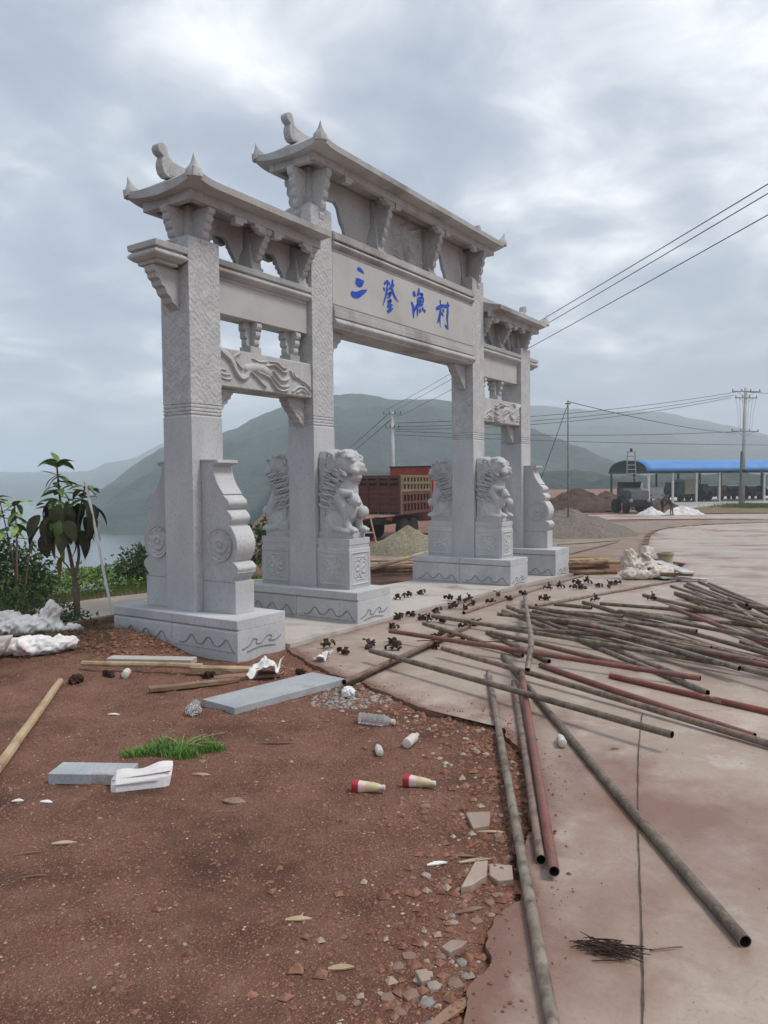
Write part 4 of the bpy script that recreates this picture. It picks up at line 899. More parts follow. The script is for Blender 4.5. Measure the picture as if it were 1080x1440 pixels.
# ---- bracket storeys and roofs
def plate(mb, x, y, z0, z1, r0, r1, ang, th=0.10, bumps=5):
    """scalloped bracket arm leaning outwards"""
    pts = [(0.0, z0), (r0-0.03, z0)]
    for k in range(bumps):
        a, b2 = k/bumps, (k+1)/bumps
        for t, o in ((0.10, 0.004), (0.30, 0.022), (0.70, 0.024), (0.93, 0.006)):
            f = a+(b2-a)*t; pts.append((r0+(r1-r0)*f + o, z0+(z1-z0)*f))
    pts += [(r1+0.01, z1), (0.0, z1)]
    mb.prism(pts, th, Matrix.Translation((x,y,0)) @ RZ(ang))
def roof(x0, x1, ze, hy, rise, hip0, hip1, nm_='roof'):
    """low hipped stone roof; ze = underside of the eave; hip0/hip1 true where the end is free"""
    nx_, ny_ = 61, 25
    mb = MB(); th = 0.062
    for k in range(nx_):
        for j in range(ny_):
            # finer near the ends
            u = k/(nx_-1); u = 0.5-0.5*math.cos(PI*u); x = x0+(x1-x0)*u; t = -1+2*j/(ny_-1); y = hy*t
            f = (1-abs(t))**1.25
            dh = min((x-x0) if hip0 else 9, (x1-x) if hip1 else 9)
            g_ = min(1, dh/0.22)**1.1
            z = ze+th + rise*min(f, g_)
            c = max(0, 1-dh/0.30)**2*abs(t)**4*0.065
            mb.v.append((x, y, z+c))
    N = nx_*ny_
    for k in range(nx_):
        for j in range(ny_):
            x, y, z = mb.v[k*ny_+j]; t = abs(y)/hy
            dh = min((x-x0) if hip0 else 9, (x1-x) if hip1 else 9)
            c = max(0, 1-dh/0.30)**2*t**4*0.065
            mb.v.append((x, y*0.985, ze - 0.03*(1-t) + c))
    for k in range(nx_-1):
        for j in range(ny_-1):
            a = k*ny_+j; b2 = (k+1)*ny_+j
            mb.f.append((a, b2, b2+1, a+1)); mb.f.append((N+a, N+a+1, N+b2+1, N+b2))
        a, b2 = k*ny_, (k+1)*ny_
        mb.f.append((a, N+a, N+b2, b2)); a += ny_-1; b2 += ny_-1; mb.f.append((a, b2, N+b2, N+a))
    for k in (0, nx_-1):
        for j in range(ny_-1):
            a = k*ny_+j; mb.f.append((a, a+1, N+a+1, N+a) if k == 0 else (a, N+a, N+a+1, a+1))
    r_ = mb.build(nm_, stone_warm, gate, auto=True)
    zr = ze+th+rise
    # ridge bar with curled ends
    prof_ = []
    xa, xb = x0+(0.06 if hip0 else -0.0), x1-(0.06 if hip1 else -0.0)
    MB().loft([(zr-0.04,(xb-xa)/2-0.05,0.055),(zr+0.085,(xb-xa)/2-0.05,0.05),(zr+0.092,(xb-xa)/2-0.05,0.04)], ((xa+xb)/2, 0)).build('ridge', stone_warm, r_, bevel=0.006)
    for free, xe, dr in ((hip0, xa, -1), (hip1, xb, 1)):
        if not free: continue
        cx, cz = 0.02, zr+0.185
        out = [(-0.34, zr+0.09), (-0.20, zr+0.095), (-0.10, zr+0.105), (-0.055, zr+0.13)] + [(cx+0.056*math.cos(t), cz+0.056*math.sin(t)) for t in np.linspace(PI*0.80, -PI*0.42, 14)] + [(0.012, zr+0.12), (0.03, zr+0.075), (0.034, zr+0.03), (0.015, zr-0.03), (-0.03, zr-0.06), (-0.34, zr-0.03)]
        M = Matrix.Translation((xe, 0, 0)) @ (RZ(0) if dr > 0 else RZ(PI))
        MB().prism(out, 0.10, M).build('ridge_scroll', stone_warm, r_, bevel=0.008)
        xe2 = x0 if dr < 0 else x1
        for sy in (-1, 1):      # upturned corner horns along the hips
            hp = MB().lathe([(0.085,-0.06),(0.075,0.0),(0.046,0.03),(0.026,0.065),(0.012,0.105),(0.003,0.135)], 8, Matrix.Translation((xe2-dr*0.055, sy*(hy-0.055), ze+th+0.055)) @ Matrix.Rotation(sy*-0.16, 4, 'X') @ Matrix.Rotation(dr*0.16, 4, 'Y'))
            hp.build('corner_horn', stone_warm, r_, auto=True)
    return r_
def eave_storey(x0, x1, zb, ze, sets, free0, free1, posts):
    """brackets, small beams and pierced panels under a roof"""
    for i, X in enumerate(sets):
        is_post = X in posts
        w = 0.19 if is_post else 0.10
        zt = zb + 0.125
        if is_post: lv = [(zb-0.02,0.185,0.185),(zb+0.03,0.185,0.185),(zb+0.07,0.12,0.12),(ze-0.06,0.09,0.09)]
        else: lv = [(zb-0.001,0.085,0.15),(zb+0.05,0.085,0.15),(zb+0.055,0.075,0.13),(zt,0.075,0.12),(ze-0.06,0.06,0.06)]
        bs = MB().loft(lv, (X, 0)).build('bracket_block', stone_warm, gate, bevel=0.005)
        angs = (0, PI/2, PI, -PI/2) if is_post else (PI/2, -PI/2)
        z0 = (zb+0.05 if is_post else zt-0.02)
        for a in angs:
            mb = MB(); r0, r1 = (0.17, 0.315) if is_post else (0.13, 0.315)
            plate(mb, X, 0, z0, ze-0.105, r0, r1, a, 0.085)
            mb.build('bracket_arm', stone_warm, bs, bevel=0.006)
    ya = 0.30
    a, b2 = x0+(0.10 if free0 else 0), x1-(0.10 if free1 else 0)
    for sy in (-1, 1):
        eb = MB().box(((a+b2)/2, sy*ya, ze-0.052), (b2-a, 0.075, 0.10)).build('eave_beam', stone_warm, gate, bevel=0.004)
        for i, X in enumerate(sets):
            for dr in (-1, 1):
                xa = X+dr*(0.06 if X not in posts else 0.30)
                if xa+dr*0.16 < a or xa+dr*0.16 > b2: continue
                MB().prism([(0,0),(0.17,0),(0.165,-0.03),(0.12,-0.035),(0.11,-0.07),(0,-0.075)], 0.07, Matrix.Translation((xa, sy*ya, ze-0.1025)) @ (RZ(0) if dr > 0 else RZ(PI))).build('eave_corbel', stone_warm, eb, bevel=0.003)
    for free, xe in ((free0, a), (free1, b2)):
        if free:
            d_ = 1 if xe == a else -1
            MB().box((xe+d_*0.04, 0, ze-0.052), (0.075, 0.52, 0.098)).build('eave_beam', stone_warm, gate, bevel=0.004)
    for i in range(len(sets)-1):
        xa = sets[i] + (0.19 if sets[i] in posts else 0.09); xb = sets[i+1] - (0.19 if sets[i+1] in posts else 0.09)
        zt = ze-0.06; H_ = zt-zb; wd = xb-xa; f_ = min(1.0, wd/0.62)
        o = [(xa, zb+H_*0.55), (xa+0.16*f_, zb+H_*0.64), (xa+0.30*f_, zb+H_*0.66), (xa+0.36*f_, zb+H_*0.60), (xa+0.385*f_, zb+H_*0.50), (xa+0.42*f_, zb+H_*0.36), (xa+0.48*f_, zb+H_*0.26), (xa+0.52*f_, zb+0.01), (xb-0.09*f_, zb+0.01), (xb-0.07*f_, zb+H_*0.3), (xb-0.03*f_, zb+H_*0.45), (xb, zb+H_*0.5), (xb, zt), (xa, zt)]
        if len(sets) == 4 and i == 1:
            o = [(xa, zb+0.01), (xb, zb+0.01), (xb, zt), (xa, zt)]
        pnl = MB().prism(o, 0.05, Matrix()).build('pierced_panel', stone_warm, gate, bevel=0.004)
        if len(sets) == 4 and i == 1:
            R_ = random.Random(4); st = [([(0.5,0.1),(0.45,0.35),(0.55,0.55),(0.5,0.8)], 0.05, 0.03)]
            for k in range(16):
                u, v = R_.uniform(.3,.95), R_.uniform(.12,.88)
                st.append(([(u,v),(u+R_.uniform(-.08,.08),v+R_.uniform(-.1,.1)),(u+R_.uniform(-.12,.12),v+R_.uniform(-.15,.15))], 0.02, 0.025))
            rm = relief(wd-0.02, H_-0.04, 90, 60, st); rm.v = [(v[0]+xa+0.01, v[1]-0.026, v[2]+zb+0.03) for v in rm.v]
            rm.build('phoenix_carving', stone_warm, pnl, smooth=True)
eave_storey(-4.21, -2.185, 3.845, 4.36, [-3.83, -3.02, -2.27], True, False, [-3.83])
roof(-4.215, -2.186, 4.36, 0.50, 0.15, True, False, 'wing_roof')
eave_storey(2.185, 4.21, 3.845, 4.36, [2.27, 3.02, 3.83], False, True, [3.83])
roof(2.186, 4.215, 4.36, 0.50, 0.15, False, True, 'wing_roof')
eave_storey(-2.38, 2.38, 4.592, 5.335, [-1.99, -0.66, 0.66, 1.99], True, True, [-1.99, 1.99])
for X in (-1.99, 1.99):
    MB().loft([(4.789,0.194,0.194),(4.80,0.19,0.19),(4.86,0.12,0.12)], (X, 0)).build('column_head', stone, gate, bevel=0.004)
roof(-2.385, 2.385, 5.335, 0.52, 0.16, True, True, 'central_roof')
# ------------------------------------------------------------------ scaffold pipes on the ground
def pipe_obj(name, pts, m, r=0.0225, n=14, ri=0.019):
    P = [Vector(p) for p in pts]; c = sum(P, Vector())/len(P)
    Q = [p-c for p in P]; mb = MB()
    mb.tube(Q, r, n, cap=False); k0 = len(mb.v)
    mb.tube(Q, ri, n, cap=False)
    nf = len(mb.f)//2
    mb.f = mb.f[:nf] + [tuple(reversed(f)) for f in mb.f[nf:]]
    L = len(Q)
    for i in range(n):
        j = (i+1) % n
        mb.f.append((i, k0+i, k0+j, j)); a = (L-1)*n; mb.f.append((a+i, a+j, k0+a+j, k0+a+i))
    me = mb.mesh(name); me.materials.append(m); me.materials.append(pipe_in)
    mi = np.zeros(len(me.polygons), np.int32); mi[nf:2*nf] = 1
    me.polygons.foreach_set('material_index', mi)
    return mkobj(name, me, None, smooth=False, loc=c, auto=True)
PIPE_LABEL = {
 'dark': 'blackened rusty scaffold pipe lying in the heap of pipes on the concrete',
 'rust': 'rust brown scaffold pipe lying flat in the heap of pipes',
 'brown': 'mud coated brown scaffold pipe lying among the heap of pipes',
 'grey': 'grey galvanised scaffold pipe lying in the heap of pipes',
 'olive': 'cement caked olive scaffold pipe lying in the heap of pipes',
 'red': 'red painted scaffold pipe lying in the heap of pipes'}
OWN = {0: 'rusty pipe lying diagonally from the stone slab towards the third pillar', 1: 'rusty pipe half hidden beside the diagonal one leading to the slab',
 8: 'long dark pipe stretching from the heap with its open end alone on the concrete', 9: 'long grey pipe lying along the broken edge of the concrete',
 10: 'mud brown pipe side by side with a red one at the dirt edge', 11: 'red pipe with open end beside a brown one at the dirt edge',
 46: 'thin brown pipe running from the stacked boards to the heap', 47: 'long brown pipe leaning past the corner of the pillar bases',
 51: 'red pipe with a cream painted stretch at the front of the heap', 50: 'red pipe reaching furthest towards the clamps on the footing',
 53: 'dark pipe lying alone in front of all the others in the heap', 52: 'long red brown pipe just behind the foremost dark pipe',
 49: 'bright red pipe slanting across the front of the heap', 54: 'rust brown pipe on the gravel beside the far base', 55: 'thin rusty pipe resting level on the gravel behind the far base'}
for i, (x0, y0, z0, x1, y1, z1, c) in enumerate(PIPES):
    a, b2 = Vector((x0, y0, z0)), Vector((x1, y1, z1)); R_ = random.Random(i)
    if (b2-a).length > 7.5 and i not in (54,): b2 = a + (b2-a)*(7.2/(b2-a).length)
    L = (b2-a).length; d = (b2-a).normalized(); side = Vector((-d.y, d.x, 0))
    amp = R_.uniform(-0.026, 0.026)*min(1, L/3)
    pts = [a + (b2-a)*t + side*amp*math.sin(PI*t) for t in np.linspace(0, 1, 7)]
    o = pipe_obj('scaffold_pipe', pts, pipe_mats[c])
    if i in OWN: tag(o, OWN[i], 'pipe', 'scaffold pipes on the ground')
    else: tag(o, PIPE_LABEL[c], 'pipe', c + ' pipes in the heap')
bp_ = smooth_line(BENT, 6)
o = pipe_obj('scaffold_pipe', [tuple(p) for p in bp_], pipe_mats['grey'])
tag(o, 'bent grey pipe lying across the heap with its open end raised', 'pipe', 'scaffold pipes on the ground')

# ------------------------------------------------------------------ scaffold clamps
def clamp_proto():
    t = thing('scaffold_clamp', 'small blackened scaffold clamp lying on the concrete among the pipes', 'clamp', group='loose scaffold clamps')
    def band(mb, M, r=0.024, w=0.052, th=0.012, a0=-0.2, a1=PI+0.2, n=9):
        for k in range(n+1):
            a = a0+(a1-a0)*k/n
            for rr, y in ((r,-w/2),(r,w/2),(r+th,w/2),(r+th,-w/2)):
                mb.v.append(tuple(M @ Vector((rr*math.cos(a), y, rr*math.sin(a)))))
        n0 = len(mb.v)-4*(n+1)
        for k in range(n):
            for i in range(4):
                j = (i+1) % 4; mb.f.append((n0+4*k+i, n0+4*k+4+i, n0+4*k+4+j, n0+4*k+j))
        for e in (n0, n0+4*n): mb.f.append((e, e+1, e+2, e+3))
    mb = MB(); band(mb, Matrix.Translation((0,0,0.012))); mb.box((0,0,0.052),(0.05,0.045,0.018)); band(mb, Matrix.Translation((0,0,0.088)) @ Matrix.Rotation(PI/2,4,'Z') @ Matrix.Rotation(PI,4,'X'))
    mb.build('saddle', clamp_mat, t, bevel=0.002)
    mb = MB(); band(mb, Matrix.Translation((0.062,0.015,0.028)) @ Matrix.Rotation(0.9,4,'Y'), a0=0.1, a1=PI-0.3); mb.box((0.03,0.01,0.03),(0.035,0.03,0.012)); mb.build('flap', clamp_mat, t, bevel=0.002)
    for q, dr in (((-0.035,0.0,0.02),(-0.5,0.2,0.55)), ((0.01,-0.04,0.09),(0.25,-0.8,0.35))):
        d = Vector(dr).normalized()*0.8; p = Vector(q); mb = MB()
        mb.tube([p, p+d*0.045], 0.008, 7); mb.tube([p+d*0.028, p+d*0.043], 0.015, 6); mb.build('bolt', clamp_mat, t)
    return t
cp = clamp_proto(); remember(cp)
for i, (x, y, z) in enumerate(CLAMPS):
    c = cp if i == 0 else copy_tree(cp)
    R_ = random.Random(i+50); zz = top_z(x, y)
    if abs(y) < 0.92 and -3.4 < x < 4.4: zz = gzf(x, y)+0.045
    sc = R_.uniform(0.8, 1.05)
    tilt = R_.choice((0, 0, 0.5, -0.6, 1.2))
    c.location = (x, y, zz + (0.0 if abs(tilt) < .1 else 0.018)); c.rotation_euler = (tilt, R_.uniform(-.2,.2), R_.uniform(0, 6.28)); c.scale = (sc, sc, sc*0.8)
# ------------------------------------------------------------------ litter, slabs, boards on the dirt
def slab_quad(name, pts, th, m, label, cat, lift=0.0, bevel=0.004, group=None):
    c = np.mean([p[:2] for p in pts], 0); z = ground_z(*c)
    mb = MB(); n = len(pts)
    vs = [(p[0]-c[0], p[1]-c[1], 0) for p in pts] + [(p[0]-c[0], p[1]-c[1], th) for p in pts]
    area = sum(pts[i][0]*pts[(i+1)%n][1]-pts[(i+1)%n][0]*pts[i][1] for i in range(n))
    if area < 0: vs = vs[:n][::-1] + vs[n:][::-1]
    fs = [tuple(range(n-1,-1,-1)), tuple(range(n, 2*n))] + [(i, (i+1)%n, n+(i+1)%n, n+i) for i in range(n)]
    mb.add(vs, fs)
    return tag(mb.build(name, m, bevel=bevel, loc=(c[0], c[1], z+lift)), label, cat, group)
tag(slab_quad('stone_slab', [(-5.26,-1.62),(-5.29,-1.98),(-4.24,-2.16),(-4.21,-1.80)], 0.055, slab_mat, '', ''), 'long blue grey stone slab lying on the dirt before the first pillar', 'slab')
tag(slab_quad('stone_slab', [(-6.72,-2.0),(-6.50,-2.38),(-6.35,-2.29),(-6.57,-1.91)], 0.06, slab_mat, '', ''), 'short grey stone slab lying beside the crumpled white carton', 'slab')
tag(slab_quad('stone_slab', [(-4.86,0.05),(-4.50,-0.66),(-4.38,-0.60),(-4.74,0.11)], 0.05, concrete_grey, '', '', 0.01), 'narrow pale stone strip lying under the first pillar base', 'slab')
tag(slab_quad('cement_board', [(-5.56,1.25),(-5.75,0.95),(-5.42,0.72),(-5.1,1.12)], 0.05, concrete_grey, '', '', 0.16), 'pale cement board propped beside the white sacks', 'board')

def pole(name, a, b2, r, m, label, cat, group=None, r2=None, n=9, jit=0.008, seed=1):
    R_ = random.Random(seed); a, b2 = Vector(a), Vector(b2); c = (a+b2)/2; mb = MB(); K = 9
    pts = [a+(b2-a)*t - c + Vector((R_.uniform(-jit,jit), R_.uniform(-jit,jit), R_.uniform(-jit,jit)*0.4)) for t in np.linspace(0,1,K)]
    rr = [r+(r2-r)*t if r2 else r for t in np.linspace(0,1,K)]
    mb.tube(pts, rr, n)
    return tag(mb.build(name, m, loc=c, auto=True), label, cat, group)
def gp3(x, y, h=0.0): return (x, y, top_z(x, y)+h)
pole('timber_pole', gp3(-6.95,-1.80,0.035), gp3(-5.46,-0.18,0.03), 0.031, wood, 'straight pale timber pole lying on the red dirt', 'pole', r2=0.027, jit=0.002)
pole('bamboo_pole', gp3(-5.06,0.10,0.06), gp3(-4.60,-0.90,0.075), 0.024, wood, 'pale bamboo pole lying in front of the first pillar base', 'pole', seed=3)
def board(name, a, b2, w, th, m, label, seed, lift=0.02):
    R_ = random.Random(seed); a, b2 = Vector((*a, 0)), Vector((*b2, 0)); d = b2-a; L = d.length; c = (a+b2)/2
    mb = MB(); K = 7; t_ = d.normalized(); s_ = Vector((-t_.y, t_.x, 0))
    for k in range(K):
        u = k/(K-1); p = a-c+d*u; ww = w*(1-0.25*R_.random() if k in (0,K-1) else 1-0.1*R_.random())
        for sy, z in ((-1,0),(1,0),(1,th),(-1,th)): mb.v.append(tuple(p+s_*sy*ww/2+Vector((0,0,z+0.008*R_.random()))))
    for k in range(K-1):
        for i in range(4):
            j = (i+1)%4; mb.f.append((k*4+i, k*4+j, k*4+4+j, k*4+4+i))
    mb.f += [(3,2,1,0), ((K-1)*4,(K-1)*4+1,(K-1)*4+2,(K-1)*4+3)]
    return tag(mb.build(name, m, bevel=0.003, loc=(c.x, c.y, ground_z(c.x, c.y)+lift)), label, 'board')
board('wooden_board', (-4.66,-0.83), (-4.36,-1.36), 0.10, 0.03, wood, 'pale split board lying before the first pillar base', 2, 0.045)
board('wooden_board', (-5.22,-0.98), (-4.62,-1.36), 0.09, 0.028, wood_dark, 'brown weathered board lying beside the blue grey slab', 5, 0.012)
board('wooden_board', (-4.70,-1.15), (-4.30,-1.52), 0.12, 0.03, wood_dark, 'reddish broken board half buried near the white wrapper', 6, 0.008)

# crumpled sheets and sacks
def blob(name, parts, m, label, cat, loc, rz=0, voxel=0.018, amp=0.02, fs=9, seed=1, group=None, parent=None):
    mb = MB()
    for c, r, rot in parts: mb.ell(c, r, Matrix.Rotation(rot,4,'Z'), 16, 10)
    me = remesh(mb, voxel*0.7, 1); n = len(me.vertices); co = np.empty(n*3); me.vertices.foreach_get('co', co); co = co.reshape(-1,3)
    nr = np.empty(n*3); me.vertices.foreach_get('normal', nr); nr = nr.reshape(-1,3)
    wx = co[:,0]+0.05*fbm(co[:,1]*fs*1.5, co[:,2]*fs*1.5, 2, seed+3); wy = co[:,1]+0.05*fbm(co[:,0]*fs*1.5, co[:,2]*fs*1.5, 2, seed+6)
    h = 0.9 - 2.6*np.abs(fbm(wx*fs*0.8+co[:,2]*fs*0.9, wy*fs*1.3-co[:,2]*fs*0.5, 2, seed)) - 1.2*np.abs(fbm(wx*fs*2.4-co[:,2]*fs*2, wy*fs*2.0+co[:,2]*fs*1.4, 2, seed+11))
    co += nr*(h*amp)[:,None]
    co[:,2] = np.maximum(co[:,2], 0.0)
    me.vertices.foreach_set('co', co.ravel()); me.update()
    return tag(mkobj(name, me, m, smooth=True, loc=loc, rot=(0,0,rz)), label, cat, group)
g1 = gp3(-5.02,0.92)
blob('plastic_sack', [((0,0,0.07),(0.30,0.15,0.085),0.0),((0.24,0.05,0.08),(0.16,0.12,0.075),0.3),((-0.26,-0.03,0.05),(0.14,0.10,0.05),0.2)], white_sack, 'plump white plastic sack with pinkish mud stains on the dirt', 'sack', g1, -0.86, 0.016, 0.028, 8, 4)
g1 = gp3(-4.58,1.72)
blob('plastic_sack', [((0,0,0.09),(0.36,0.16,0.09),0.0),((0.22,0.0,0.17),(0.10,0.09,0.16),0.2),((0.40,-0.12,0.06),(0.18,0.09,0.05),-0.3),((-0.30,0.05,0.12),(0.22,0.14,0.12),0.1)], white_sack, 'crumpled white sacking heaped against the dark bushes', 'sack', g1, -0.86, 0.018, 0.045, 7, 9)
g1 = gp3(-4.36,-1.42, 0.02)
def crumple(name, w, h, nx_, amp, m, label, cat, loc, rz, seed, fs=7, tilt=0.0, zscale=1.0):
    X_, Y_ = np.meshgrid(np.linspace(-w/2,w/2,nx_), np.linspace(-h/2,h/2,nx_))
    Z_ = amp*(np.abs(fbm(X_*fs, Y_*fs, 3, seed))*1.6 + 0.4*fbm(X_*fs*2.3, Y_*fs*2.3, 2, seed+3)); Z_ -= Z_.min()
    X2 = X_*(1-0.25*np.abs(fbm(Y_*4, Y_*0+2, 2, seed+7))); Y2 = Y_*(1-0.3*np.abs(fbm(X_*4, X_*0+5, 2, seed+8)))
    mb = MB(); mb.v = np.stack([X2,Y2,Z_],-1).reshape(-1,3).tolist()
    for i in range(nx_-1):
        for j in range(nx_-1): mb.f.append((i*nx_+j, i*nx_+j+1, (i+1)*nx_+j+1, (i+1)*nx_+j))
    o = mb.build(name, m, smooth=True, loc=loc, rot=(tilt,0,rz)); sd = o.modifiers.new('s','SOLIDIFY'); sd.thickness = 0.003
    return tag(o, label, cat)
crumple('plastic_wrapper', 0.34, 0.24, 26, 0.10, white_sack, 'torn white wrapper lying at the end of the bamboo pole', 'wrapper', g1, 0.4, 3)
crumple('plastic_wrapper', 0.20, 0.12, 20, 0.07, white_sack, 'small white plastic scrap lying on the footing edge by the first pillar', 'wrapper', gp3(-3.72,-1.52,0.01), 0.2, 8)
clear = bpy.data.materials.new('clear_plastic'); clear.use_nodes = True
b = clear.node_tree.nodes['Principled BSDF']; b.inputs['Base Color'].default_value = (0.80,0.82,0.83,1); b.inputs['Roughness'].default_value = 0.18; b.inputs['Transmission Weight'].default_value = 0.8; b.inputs['IOR'].default_value = 1.25
pale_plastic = mat('milky_plastic', (0.46,0.43,0.40), (0.62,0.59,0.56), 14, 0.5, 0.2, 30, 0.4, stain=(0.36,0.27,0.22), stain_scale=22, stain_lo=0.54, stain_hi=0.7)
red_label = mat('red_print', (0.30,0.015,0.03), (0.40,0.03,0.045), 20, 0.45, 0, 1, 0.4)
yellow_label = mat('yellow_print', (0.46,0.38,0.20), (0.58,0.50,0.32), 14, 0.45, 0, 1, 0.4)
pink_label = mat('pale_print', (0.60,0.42,0.40), (0.72,0.58,0.54), 14, 0.45, 0, 1, 0.4)
def bottle(loc, rz, kind, label, scale=1.0, tilt=0.0):
    t = thing('drink_bottle', label, 'bottle', loc, rz)
    t.rotation_euler = (0, -tilt, rz); t.scale = (scale,)*3
    Rx = Matrix.Translation((0,0,0.033)) @ Matrix.Rotation(PI/2, 4, 'Y')
    if kind == 'clear':
        pr = [(0.012,-0.105),(0.031,-0.10),(0.032,-0.07),(0.029,-0.06),(0.032,-0.05),(0.032,0.0),(0.029,0.008),(0.032,0.016),(0.032,0.045),(0.026,0.07),(0.014,0.09),(0.0125,0.10)]
        MB().lathe(pr, 18, Rx).build('bottle_body', clear, t, auto=True)
        MB().lathe([(0.0155,0.092),(0.016,0.096),(0.016,0.112),(0.013,0.114)], 14, Rx).build('bottle_cap', pale_plastic, t, auto=True)
    elif kind == 'carton':
        # tapering drink bottle with square foot: red base, printed sides, yellow shoulder
        def ring(prof, m, nm_):
            mb = MB(); n = 20; vs = []
            for x, r, sq in prof:
                for k in range(n):
                    a = 2*PI*k/n; c_, s_ = math.cos(a), math.sin(a)
                    f = 1/max(abs(c_), abs(s_))**sq
                    vs.append((x, r*c_*f*0.92, 0.036+r*s_*f*0.92))
            fs = []
            for i in range(len(prof)-1):
                for k in range(n):
                    j = (k+1)%n; fs.append((i*n+k, i*n+j, (i+1)*n+j, (i+1)*n+k))
            fs.append(tuple(range(n-1,-1,-1))); e_ = (len(prof)-1)*n; fs.append(tuple(range(e_, e_+n)))
            mb.add(vs, fs); return mb.build(nm_, m, t, auto=True)
        ring([(-0.10,0.034,0.75),(-0.092,0.036,0.75),(-0.062,0.034,0.7)], red_label, 'printed_base')
        ring([(-0.0619,0.034,0.7),(-0.02,0.031,0.5)], pink_label, 'printed_band')
        ring([(-0.0199,0.031,0.5),(0.03,0.028,0.25),(0.055,0.022,0.1),(0.07,0.016,0.0)], yellow_label, 'printed_shoulder')
        ring([(0.0701,0.016,0),(0.074,0.017,0),(0.09,0.017,0),(0.093,0.014,0)], pale_plastic, 'bottle_cap')
    else:
        pr = [(0.010,-0.075),(0.026,-0.07),(0.029,-0.05),(0.027,-0.02),(0.029,0.01),(0.028,0.035),(0.02,0.055),(0.013,0.062),(0.013,0.072)]
        MB().lathe(pr, 16, Rx).build('bottle_body', pale_plastic, t, auto=True)
        MB().lathe([(0.014,0.0725),(0.015,0.075),(0.015,0.085),(0.012,0.087)], 12, Rx).build('bottle_cap', pale_plastic, t, auto=True)
    return t
RT = -0.976+PI/2 - PI/2       # heading of "right" seen from the survey station
def on_dirt(x, y): return (x, y, ground_z(x, y)-0.004)
bottle(on_dirt(-5.88,-3.55), RT-0.14, 'carton', 'red and yellow drink bottle with its pale cap still closed on the dirt', 0.9)
bottle(on_dirt(-5.68,-3.74), RT-0.30, 'carton', 'red and yellow drink bottle lying nearest to the broken concrete', 0.9)
bottle(on_dirt(-4.92,-2.93), RT-0.40, 'clear', 'clear plastic water bottle lying beside the grey rubble', 1.2)
bottle(on_dirt(-5.13,-3.34), RT+1.15, 'milky', 'milky plastic bottle lying on the dirt below the water bottle', 1.1)
bottle(on_dirt(-5.37,-3.26), RT+1.7, 'milky', 'dull squashed plastic cup end on among small stones', 0.8)
bottle((-4.72,-4.15,top_z(-4.72,-4.15)), RT+1.5, 'milky', 'small white plastic bottle on the wet concrete between the pipes', 0.9)
bottle(on_dirt(-5.0,-0.42), RT+1.75, 'milky', 'pale plastic bottle leaning near the bamboo pole', 1.15)
blob('plastic_bag', [((0,0,0.035),(0.075,0.05,0.04),0.3),((0.05,0.02,0.05),(0.04,0.03,0.035),0.0)], clear, 'crumpled clear plastic bag at the tip of the blue grey slab', 'bag', on_dirt(-5.43,-1.72), 0.3, 0.006, 0.015, 22, 5)
blob('plastic_bag', [((0,0,0.04),(0.055,0.05,0.045),0.0)], white_sack, 'round white plastic bag lying by the end of the rusty pipe', 'bag', on_dirt(-4.47,-2.36), 0.2, 0.006, 0.010, 24, 6)

# crushed white carton
def carton():
    t = thing('milk_carton', 'crushed white paper carton with a fin seal lying on the dirt', 'carton', (*on_dirt(-6.44,-2.42),), RT+0.28)
    mb = MB(); L = 0.30; K = 12
    for k in range(K):
        u = k/(K-1); x = -L/2+L*u; h = 0.075+0.028*u; w = 0.075
        tw = 0.0 if 0.1 < u < 0.88 else 1.0
        hh = h*(0.65 if k == 0 else 1); ww = w*(1.0 if k not in (0, K-1) else 0.8)
        d = 0.010*math.sin(u*9)
        for yy, zz in ((-ww,0.004),(ww*0.9,0.004),(ww*0.95,hh*0.55),(ww*0.62,hh+d),(-ww*0.45,hh+d*0.5),(-ww*0.95,hh*0.6)):
            mb.v.append((x+ (0.022*zz/0.1 if k == K-1 else 0), yy, zz))
    for k in range(K-1):
        for i in range(6):
            j = (i+1)%6; mb.f.append((k*6+i, k*6+j, k*6+6+j, k*6+6+i))
    mb.f += [(5,4,3,2,1,0), tuple((K-1)*6+i for i in range(6))]
    mb.build('carton_body', white_sack, t, bevel=0.004)
    MB().prism([(-0.145,0.078),(0.155,0.105),(0.16,0.118),(-0.14,0.088)], 0.004, Matrix.Translation((0,-0.035,0)) @ Matrix.Rotation(0.7,4,'X') @ Matrix.Translation((0,0.035,-0.03))).build('fin_seal', pale_plastic, t)
    MB().box((-0.03,-0.075,0.045),(0.24,0.003,0.004)).build('side_fold', mat('fold_shadow',(0.30,0.27,0.25),(0.38,0.34,0.32),9,0.8,0,1), t)
carton()

# grass tuft
def blades(n, rx, ry, h, seed, w=0.006, lean=0.6):
    R_ = np.random.default_rng(seed); mb = MB()
    for k in range(n):
        a = R_.uniform(0, 2*PI); r = math.sqrt(R_.uniform(0,1)); x, y = rx*r*math.cos(a), ry*r*math.sin(a)
        hh = h*R_.uniform(0.4,1)*(1.15-0.6*r); b_ = R_.uniform(0,2*PI); l = hh*R_.uniform(0.15, lean)
        dx, dy = math.cos(b_), math.sin(b_); ww = w*R_.uniform(0.6,1.2)
        p = [(x-dy*ww/2,y+dx*ww/2,0),(x+dy*ww/2,y-dx*ww/2,0),(x+dx*l*0.4+dy*ww/2.5,y+dy*l*0.4-dx*ww/2.5,hh*0.6),(x+dx*l*0.4-dy*ww/2.5,y+dy*l*0.4+dx*ww/2.5,hh*0.6),(x+dx*l,y+dy*l,hh)]
        mb.add(p, [(0,1,2,3),(3,2,4)])
    return mb
t = thing('grass_tuft', 'low tuft of fresh green grass growing in the red dirt', 'grass', (-6.0,-2.17,ground_z(-6.0,-2.17)-0.005), RT+0.15)
